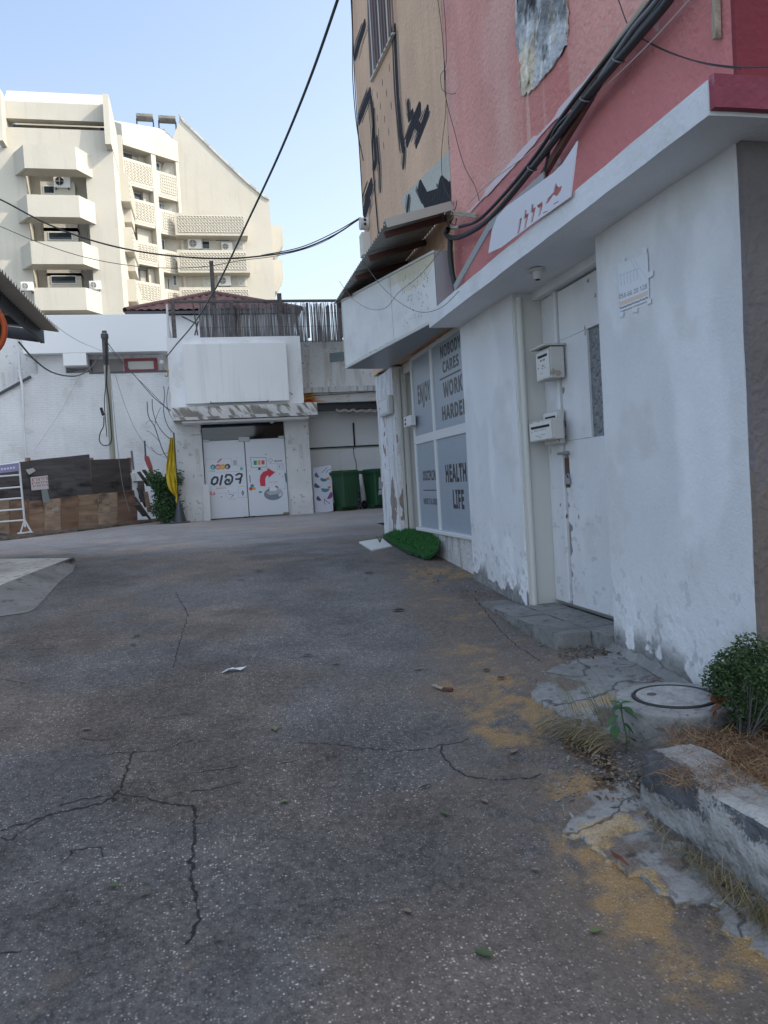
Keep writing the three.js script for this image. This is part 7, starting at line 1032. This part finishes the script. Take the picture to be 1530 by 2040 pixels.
{
  const straw = [[0.26, 0.15, 0.07], [0.20, 0.10, 0.045], [0.33, 0.22, 0.11], [0.15, 0.07, 0.035]], hay = [[0.22, 0.165, 0.075], [0.15, 0.105, 0.05], [0.28, 0.22, 0.12], [0.10, 0.105, 0.035]];
  // dry straw heap on the planter
  stuff('dry_straw', strands(3000, () => { const u = rr(1330, 1570), v = rr(1440, 1552) + (u - 1335) * 0.10 + 40 * rnd() * rnd(), p = pY(u, v, 0.41 + 0.05 * rnd()), a = rr(0, 6.28), l = [], c = rr(-9, 9), L = rr(0.05, 0.14); let h = rr(-0.01, 0.03), q = p.clone(), dir = a; for (let i = 0; i < 6; i++) { l.push(q.clone()); q.add(V(Math.cos(dir) * L / 5, (i < 3 ? 1 : -1) * rr(0, 0.014), Math.sin(dir) * L / 5)); dir += c * 0.05; } return l; }, 0.0011, straw), 'heap of curled brown dry straw on the planter', 'straw');
  // dry grass at the apron's edge and in the gutter
  stuff('dry_grass', strands(260, () => { const t = rnd(), u = 1085 + 130 * t + rr(-14, 14), v = 1452 + 50 * t + rr(-16, 18), p = pG(u, v, 0.01), l = [], a = rr(-0.5, 0.9), L = rr(0.08, 0.22), lift = rr(0.0, 0.05); for (let i = 0; i < 5; i++) { const s = i / 4; l.push(V(p.x + Math.cos(a) * L * (s - 0.3), p.y + 0.02 + lift * Math.sin(s * 3.0), p.z + Math.sin(a) * L * (s - 0.3))); } return l; }, 0.0014, hay), 'strip of flattened dry grass beside the concrete apron', 'grass');
  stuff('dry_grass', strands(420, () => { const t = rnd(), u = 1290 + 250 * t, v = 1645 + 195 * t + rr(-14, 26), p = pG(u, v, 0.012), l = [], a = rr(-1.4, -0.2) + Math.PI * (rnd() < 0.5), L = rr(0.05, 0.16) * (0.5 + t), lift = rr(0.0, 0.05); for (let i = 0; i < 5; i++) { const s = i / 4; l.push(V(p.x + Math.cos(a) * L * (s - 0.3), p.y + 0.006 + lift * s, p.z + Math.sin(a) * L * (s - 0.3))); } return l; }, 0.0012, hay), 'dry grass growing along the foot of the planter wall', 'grass');
  stuff('dry_grass', strands(160, () => { const p = pY(rr(1455, 1500), rr(1598, 1640), 0.395), l = [], a = rr(0, 6.28), L = rr(0.03, 0.07); for (let i = 0; i < 4; i++) l.push(V(p.x + Math.cos(a + i * 0.3) * L * i / 4, p.y + 0.02 * Math.sin(i), p.z + Math.sin(a + i * 0.3) * L * i / 4)); return l; }, 0.001, straw), 'small tuft of dry straw on top of the planter wall', 'grass');
  stuff('green_grass', strands(70, () => { const p = pG(rr(1130, 1250), rr(1400, 1450), 0.02), l = [], a = rr(2.4, 3.8), L = rr(0.1, 0.26); for (let i = 0; i < 6; i++) { const s = i / 5; l.push(V(p.x + Math.cos(a) * L * s * 0.6, p.y + L * Math.sin(s * 1.9) * 0.75, p.z + Math.sin(a) * L * s * 0.6)); } return l; }, 0.0011, [[0.10, 0.13, 0.04], [0.17, 0.17, 0.06], [0.22, 0.2, 0.09]]), 'thin green grass stems leaning over the concrete apron', 'grass');
  // litter of dead leaves and chips along the wall foot
  stuff('leaf_litter', leaves(1000, () => { const k = rnd(); let u, v; if (k < 0.35) { const t = rnd(); u = 1120 + 110 * t; v = 1468 + 55 * t + rr(-14, 22); } else if (k < 0.6) { const t = rnd(); u = 1120 + 180 * t + rr(-10, 10); v = 1302 + rr(-12, 12); } else if (k < 0.8) { const t = rnd(); u = 1180 + 110 * t; v = 1540 + 60 * rnd(); } else { const t = rnd(); u = 790 + 330 * t; v = 1100 + 165 * t + rr(-6, 26); } const p = pG(u, v, 0.012); return { p }; }, 0.02, [[0.12, 0.075, 0.045], [0.2, 0.13, 0.08], [0.07, 0.045, 0.035], [0.25, 0.2, 0.14]], 0.15, 0.5), 'dead leaves and chips scattered at the foot of the white wall', 'leaf litter');
  // bush at the corner of the wall
  const b = thing('green_bush', 'small leafy green bush at the corner of the white wall', 'bush'), lob = []; const bp = pY(1490, 1478, 0.42);
  for (let i = 0; i < 70; i++) { const u = rr(1422, 1590), v = rr(1310, 1488), p = pX(u, v, rr(1.78, 2.05)); if (p.z < -2.5 && p.x > 1.95) p.x = 1.95; lob.push(p); }
  for (const [u, v] of [[1492, 1285], [1490, 1300], [1470, 1310], [1520, 1300], [1442, 1330], [1428, 1345], [1548, 1290]]) lob.push(pX(u, v, 1.9));
  const gl = [[0.035, 0.075, 0.02], [0.055, 0.105, 0.03], [0.025, 0.055, 0.018], [0.07, 0.12, 0.035], [0.045, 0.085, 0.02]];
  leafPart('foliage', leaves(15000, (i) => { const l = lob[i % lob.length]; return { p: l.clone().add(V(rr(-1, 1), rr(-1, 1), rr(-1, 1)).normalize().multiplyScalar(0.05 * Math.cbrt(rnd()))) }; }, 0.0165, gl, 0.2, 0.5), b);
  const st = []; for (const l of lob.filter((_, i) => i % 3 === 0)) st.push(tube([V(bp.x + rr(-0.04, 0.04), 0.38, bp.z + rr(-0.04, 0.04)), bp.clone().lerp(l, 0.5).add(V(rr(-0.02, 0.02), 0.03, 0)), l], 0.0028, 8, 5)); part('stem', st, M.woodGrey, b);
  { const p = pX(1436, 1400, 1.78); leafPart('dead_leaf', leaves(26, () => ({ p: p.clone().add(V(rr(-0.02, 0.02), rr(-0.03, 0.03), rr(-0.02, 0.02))) }), 0.04, [[0.18, 0.07, 0.03], [0.13, 0.05, 0.025]], 0.2, 0.6), b); }
  // weed with broad leaves
  const w = thing('broad_leaf_weed', 'upright weed with broad glossy leaves beside the manhole', 'weed'), wb = pG(1246, 1500, 0.0); const leafAt = (u, v, len, yaw, pitch, wid) => { const p = pX(u, v, wb.x + rr(-0.02, 0.02)), N = 6, pos = [], col = [], q = new THREE.Quaternion().setFromEuler(new THREE.Euler(pitch, yaw, 0, 'YXZ')), f = (i, s) => { const t = i / N, ww = wid * Math.sin(Math.PI * Math.pow(t, 0.75)) * (i < N ? 1 : 0); return V(s * ww, -0.25 * len * t * t + 0.25 * Math.abs(s) * ww, len * t).applyQuaternion(q).add(p); }; for (let i = 0; i < N; i++) for (const s of [-1, 1]) { const A = f(i, 0), B = f(i + 1, 0), C = f(i + 1, s), D = f(i, s); for (const z of [A, B, C, A, C, D]) { pos.push(z.x, z.y, z.z); const k = rr(0.92, 1.08); col.push(0.035 * k, 0.10 * k, 0.028 * k); } } const g = new THREE.BufferGeometry(); g.setAttribute('position', new THREE.Float32BufferAttribute(pos, 3)); g.setAttribute('color', new THREE.Float32BufferAttribute(col, 3)); g.setAttribute('uv', new THREE.BufferAttribute(new Float32Array(pos.length / 3 * 2), 2)); g.computeVertexNormals(); leafPart('leaf', g, w); };
  for (const [u, v, len, yaw, pitch, wid] of [[1238, 1402, 0.055, 1.6, -0.2, 0.016], [1240, 1404, 0.06, -1.3, 0.1, 0.017], [1240, 1408, 0.06, 0.4, 0.2, 0.018], [1236, 1412, 0.055, 2.6, 0.1, 0.016], [1242, 1416, 0.07, 1.1, 0.4, 0.022], [1232, 1425, 0.065, -1.6, 0.5, 0.02], [1240, 1440, 0.06, 0.9, 0.6, 0.018], [1228, 1445, 0.06, -0.8, 0.7, 0.02], [1246, 1500, 0.05, 0.2, 0.2, 0.018], [1250, 1470, 0.05, 1.8, 0.3, 0.016], [1236, 1402, 0.045, -2.4, -0.3, 0.014]]) leafAt(u, v, len, yaw, pitch, wid);
  part('stem', [tube([wb.clone(), pX(1248, 1470, wb.x), pX(1240, 1430, wb.x), pX(1237, 1400, wb.x)], 0.0035, 20, 6)], mat([0.05, 0.09, 0.03], 0.6), w);
}
// turf mat, flat board and small things lying on the road
{
  const out = [[764, 1066], [790, 1056], [838, 1058], [868, 1068], [876, 1080], [872, 1092], [845, 1108], [815, 1098], [785, 1082]];
  const hM = (x, z) => { const g0 = gY(x, z) + 0.04; return g0 + (Math.max(g0, 0.878) - g0) * S(1.92, 2.12, x); };      // the mat climbs on to the entrance step
  const pM = (u, v) => { const r = ray(u, v); let a = 5, b = 12; for (let i = 0; i < 50; i++) { const m = (a + b) / 2; if (EYE + r.y * m - hM(r.x * m, r.z * m) > 0) a = m; else b = m; } return r.multiplyScalar(a).add(V(0, EYE, 0)); };
  const t = thing('turf_mat', 'bright green artificial turf mat before the gym entrance', 'mat');
  const poly = out.map(([u, v]) => pM(u, v)).map((p) => [Math.min(p.x, p.z > -7.92 ? 2.085 : 2.28), p.z]), inside = (x, z) => { let c = false; for (let i = 0, j = poly.length - 1; i < poly.length; j = i++) { const [xi, zi] = poly[i], [xj, zj] = poly[j]; if ((zi > z) !== (zj > z) && x < (xj - xi) * (z - zi) / (zj - zi) + xi) c = !c; } return c; };
  const bx = poly.map((p) => p[0]), bz = poly.map((p) => p[1]), x0 = Math.min(...bx), x1 = Math.max(...bx), z0 = Math.min(...bz), z1 = Math.max(...bz);
  { const pos = [], c = 0.02; const tri = (...q) => q.forEach((w) => pos.push(...w)); for (let x = x0; x < x1; x += c) for (let z = z0; z < z1; z += c) if (inside(x + c / 2, z + c / 2)) { const P = (a, b) => [a, hM(a, b), b], Q = (a, b) => [a, hM(a, b) - 0.03, b]; const A = P(x, z), B = P(x + c, z), C = P(x + c, z + c), D = P(x, z + c); tri(A, C, B, A, D, C); for (const [dx, dz, e, f] of [[-c, 0, [x, z], [x, z + c]], [c, 0, [x + c, z + c], [x + c, z]], [0, c, [x, z + c], [x + c, z + c]], [0, -c, [x + c, z], [x, z]]]) if (!inside(x + c / 2 + dx, z + c / 2 + dz)) tri(P(...e), Q(...e), Q(...f), P(...e), Q(...f), P(...f)); }
    const g0 = new THREE.BufferGeometry(); g0.setAttribute('position', new THREE.Float32BufferAttribute(pos, 3)); const w = worldUV(g0); w.computeVertexNormals(); part('backing', w, mat([0.015, 0.06, 0.018], 1), t); }
  const g = strands(12000, () => { let x, z; do { x = rr(x0, x1); z = rr(z0, z1); } while (!inside(x, z)); const y = hM(x, z) - 0.003, h = rr(0.014, 0.03), a = rr(-0.014, 0.014), b = rr(-0.014, 0.014); return [V(x, y, z), V(x + a, y + h, z + b)]; }, 0.0028, [[0.025, 0.15, 0.028], [0.04, 0.20, 0.04], [0.02, 0.11, 0.022], [0.06, 0.19, 0.05]]); const o = leafPart('turf_blades', g, t); o.userData.kind = 'stuff';
  solo('white_board', patch([[716, 1080], [760, 1073], [780, 1088], [742, 1096]], 0.012, 0.01, 0.08), M.offWhite, 'flat white board lying on the road beside the turf mat', 'board');
  { const p = pG(757, 1082, 0.01); stuff('green_weed', strands(26, () => { const a = rr(0, 6.28), h = rr(0.05, 0.13); return [p.clone(), p.clone().add(V(Math.cos(a) * 0.02, h * 0.6, Math.sin(a) * 0.02)), p.clone().add(V(Math.cos(a) * 0.06, h, Math.sin(a) * 0.06))]; }, 0.003, [[0.06, 0.11, 0.03]]), 'small weed sprouting through the white board', 'weed'); }
  const leafGeo = (u, v, len, rot, curl, wid) => { const p = pG(u, v, 0.004), N = 8, pos = []; const f = (i, s) => { const k = i / N, w = wid * len * Math.sin(Math.PI * Math.pow(k, 0.85)), y = 0.12 * curl * len * (0.25 - (k - 0.5) * (k - 0.5)) + 0.5 * curl * Math.abs(s) * w * (0.4 + 0.6 * k) + 0.001, x = (k - 0.5) * len, z = s * w; return V(p.x + x * Math.cos(rot) - z * Math.sin(rot), 0, p.z + x * Math.sin(rot) + z * Math.cos(rot)).setY(p.y + y + 0.004); }; for (let i = 0; i < N; i++) for (const s of [-1, 1]) { const A = f(i, 0), B = f(i + 1, 0), C = f(i + 1, s), D = f(i, s); for (const q of s > 0 ? [A, B, C, A, C, D] : [A, C, B, A, D, C]) pos.push(q.x, q.y, q.z); } const g2 = new THREE.BufferGeometry(); g2.setAttribute('position', new THREE.Float32BufferAttribute(pos, 3)); const w = worldUV(g2); w.computeVertexNormals(); return w; };
  const G1 = mat([0.055, 0.095, 0.03], 0.5, { side: 2 }), G2 = mat([0.12, 0.15, 0.05], 0.55, { side: 2 }), B1 = mat([0.10, 0.075, 0.06], 0.8, { side: 2 }), B2 = mat([0.20, 0.145, 0.11], 0.8, { side: 2 }), DK = mat([0.03, 0.028, 0.028], 0.9, { side: 2 });
  const lf = [[965, 1902, 0.062, 0.9, .4, .22, G1, 'large green leaf lying flat on the dark asphalt near the yellow sand'], [547, 1453, 0.075, 1.5, .5, .2, G2, 'yellow green leaf curled on the asphalt before the long crack'], [567, 1598, 0.035, 0.5, .4, .3, G2, 'small yellow green leaf alone on the asphalt'], [886, 1622, 0.05, 1.2, .3, .22, G1, 'green leaf on the asphalt below the branching crack'], [227, 1767, 0.045, 0.4, .8, .24, G1, 'dark green folded leaf near the cracked hole'], [1180, 1634, 0.06, -0.2, .5, .18, G1, 'green leaf on the broken concrete gutter'], [1187, 1857, 0.04, 0.1, .5, .25, G2, 'pale green leaf between the yellow sand patches'], [848, 1568, 0.07, -0.4, .3, .09, DK, 'thin dark dry leaf beside the branching crack'], [290, 1784, 0.05, -0.3, .5, .16, B1, 'brown dry leaf by the long crack'], [812, 1817, 0.035, 1.0, .5, .25, B2, 'pale brown leaf fragment on the asphalt'], [1068, 1735, 0.03, 0.8, .6, .3, B2, 'small pale leaf beside the yellow sand'], [445, 1872, 0.06, 0.0, .2, .06, B1, 'dark dry stem on the asphalt at the crack end'], [966, 1598, 0.04, 1.3, .6, .25, B2, 'reddish dry leaf before the gutter'], [612, 1307, 0.07, 0.2, .6, .18, DK, 'dark curled leaf on the upper road'], [668, 1323, 0.06, 0.1, .3, .16, B2, 'pale dry leaf on the upper road'], [795, 1217, 0.09, 0.2, .8, .3, DK, 'dark crumpled leaf beside the oil stain'], [515, 1138, 0.10, 0.1, .5, .18, DK, 'dark leaf on the road before the print shop'], [690, 1265, 0.12, -0.3, .3, .06, DK, 'long dark twig on the upper road'], [835, 1334, 0.06, 0.1, .6, .2, B2, 'pale curled leaf beside the broken branch'], [1080, 1286, 0.06, -0.4, .5, .16, B2, 'pale leaf on the sand before the kerb stones'], [1000, 1352, 0.05, 0, .5, .3, DK, 'dark leaf on the sand by the apron'], [970, 1336, 0.05, 0, .5, .25, DK, 'small dark leaf in the sand by the apron'], [272, 1268, 0.06, 0.3, .6, .3, DK, 'dark leaf on the left half of the road'], [265, 1285, 0.05, 0.8, .4, .25, DK, 'second dark leaf on the left half of the road'], [172, 1454, 0.05, 0.1, .5, .25, B2, 'pale leaf above the long crack'], [735, 1142, 0.10, 0.2, .6, .25, DK, 'dark leaf on the road before the turf mat'], [480, 1156, 0.08, 0.1, .5, .2, DK, 'dark leaf fragment below the leaf before the print shop'], [1210, 1552, 0.06, 0.4, .8, .4, B1, 'dry brown leaf at the planter end'], [1225, 1610, 0.05, 0.4, .8, .4, B1, 'second dry brown leaf at the planter end'], [1024, 1498, 0.05, -0.8, .6, .3, B2, 'reddish leaf beside the dry grass']];
  for (const [u, v, len, rot, curl, wid, m, label] of lf) solo('fallen_leaf', leafGeo(u, v, len, rot, curl, wid), m, label, 'leaf', 'leaves fallen on the road');
  const tw = thing('broken_branch', 'short split branch lying on the road near the yellow sand', 'branch'), a = pG(862, 1364, 0.015), b = pG(882, 1372, 0.012), c = pG(902, 1374, 0.01); part('pale_end', beam(a, b, 0.016, 0.008, 0.002), M.woodPale, tw); part('bark', beam(b, c, 0.022, 0.014, 0.003), M.woodRed, tw);
  solo('paper_scrap', (() => { const p = pG(464, 1336, 0.006), o = [[-0.06, 0.01], [-0.03, -0.02], [0.005, -0.012], [0.02, -0.025], [0.06, -0.02], [0.075, 0.0], [0.04, 0.012], [0.02, 0.006], [-0.02, 0.025], [-0.055, 0.022]], g = [], c = V(p.x, p.y + 0.012, p.z); o.forEach(([x, z], i) => { const [x2, z2] = o[(i + 1) % o.length], q = (a, b, k) => V(p.x + a, p.y + (k % 3) * 0.008, p.z + b); g.push(c, q(x2, z2, i + 1 < o.length ? i + 1 : 0), q(x, z, i)); }); const b = new THREE.BufferGeometry(); b.setAttribute('position', new THREE.Float32BufferAttribute(g.flatMap((v) => [v.x, v.y, v.z]), 3)); const w = worldUV(b); w.computeVertexNormals(); return w; })(), mat([0.62, 0.64, 0.68], 0.8, { side: 2 }), 'white crumpled paper scrap in the middle of the road', 'paper');
  solo('paper_scrap', leafGeo(1190, 1513, 0.05, 0.3, 0.8, 0.4), mat([0.55, 0.56, 0.58], 0.8, { side: 2 }), 'white scrap in the dry grass beside the apron', 'paper');
  const peb = new THREE.IcosahedronGeometry(1, 1); { const p = peb.attributes.position; for (let i = 0; i < p.count; i++) { const k = 0.75 + 0.5 * vn(p.getX(i) * 2 + 5, p.getY(i) * 2 + p.getZ(i) * 3); p.setXYZ(i, p.getX(i) * k, p.getY(i) * k * 0.6, p.getZ(i) * k); } peb.computeVertexNormals(); }
  const gs = []; for (let i = 0; i < 320; i++) { const k = rnd(); let u, v; if (k < 0.4) { u = rr(1100, 1280); v = rr(1500, 1600); } else if (k < 0.7) { const q = rnd(); u = 1290 + 240 * q; v = 1665 + 190 * q + rr(-20, 30); } else { const q = rnd(); u = 960 + 260 * q + rr(-40, 20); v = 1215 + 85 * q + rr(0, 26); } const p = pG(u, v, 0.003), s = rr(0.002, 0.007), g2 = peb.clone(); g2.rotateY(rr(0, 6)); g2.scale(s, s, s); g2.translate(p.x, p.y, p.z); gs.push(worldUV(g2)); }
  { const o = new THREE.Mesh(merge(gs), M.concDark); o.name = 'gravel'; o.userData = { kind: 'stuff', label: 'loose gravel chips along the wall foot and the gutter', category: 'gravel' }; scene.add(o); }
}
// ---------------------------------------------------------------- every thing stands at its own base; shadows on
for (const o of [...scene.children]) {
  shade(o);
  if (o.isLight || o === sun.target || o.userData.kind === 'structure' || o.position.lengthSq() > 0) continue;
  const b = new THREE.Box3().setFromObject(o); if (b.isEmpty()) continue;
  const c = V((b.min.x + b.max.x) / 2, b.min.y, (b.min.z + b.max.z) / 2);
  if (o.isMesh) { o.geometry.translate(-c.x, -c.y, -c.z); o.position.copy(c); }
  else { for (const k of o.children) k.position.sub(c); o.position.copy(c); }
}
renderer.render(scene, camera);
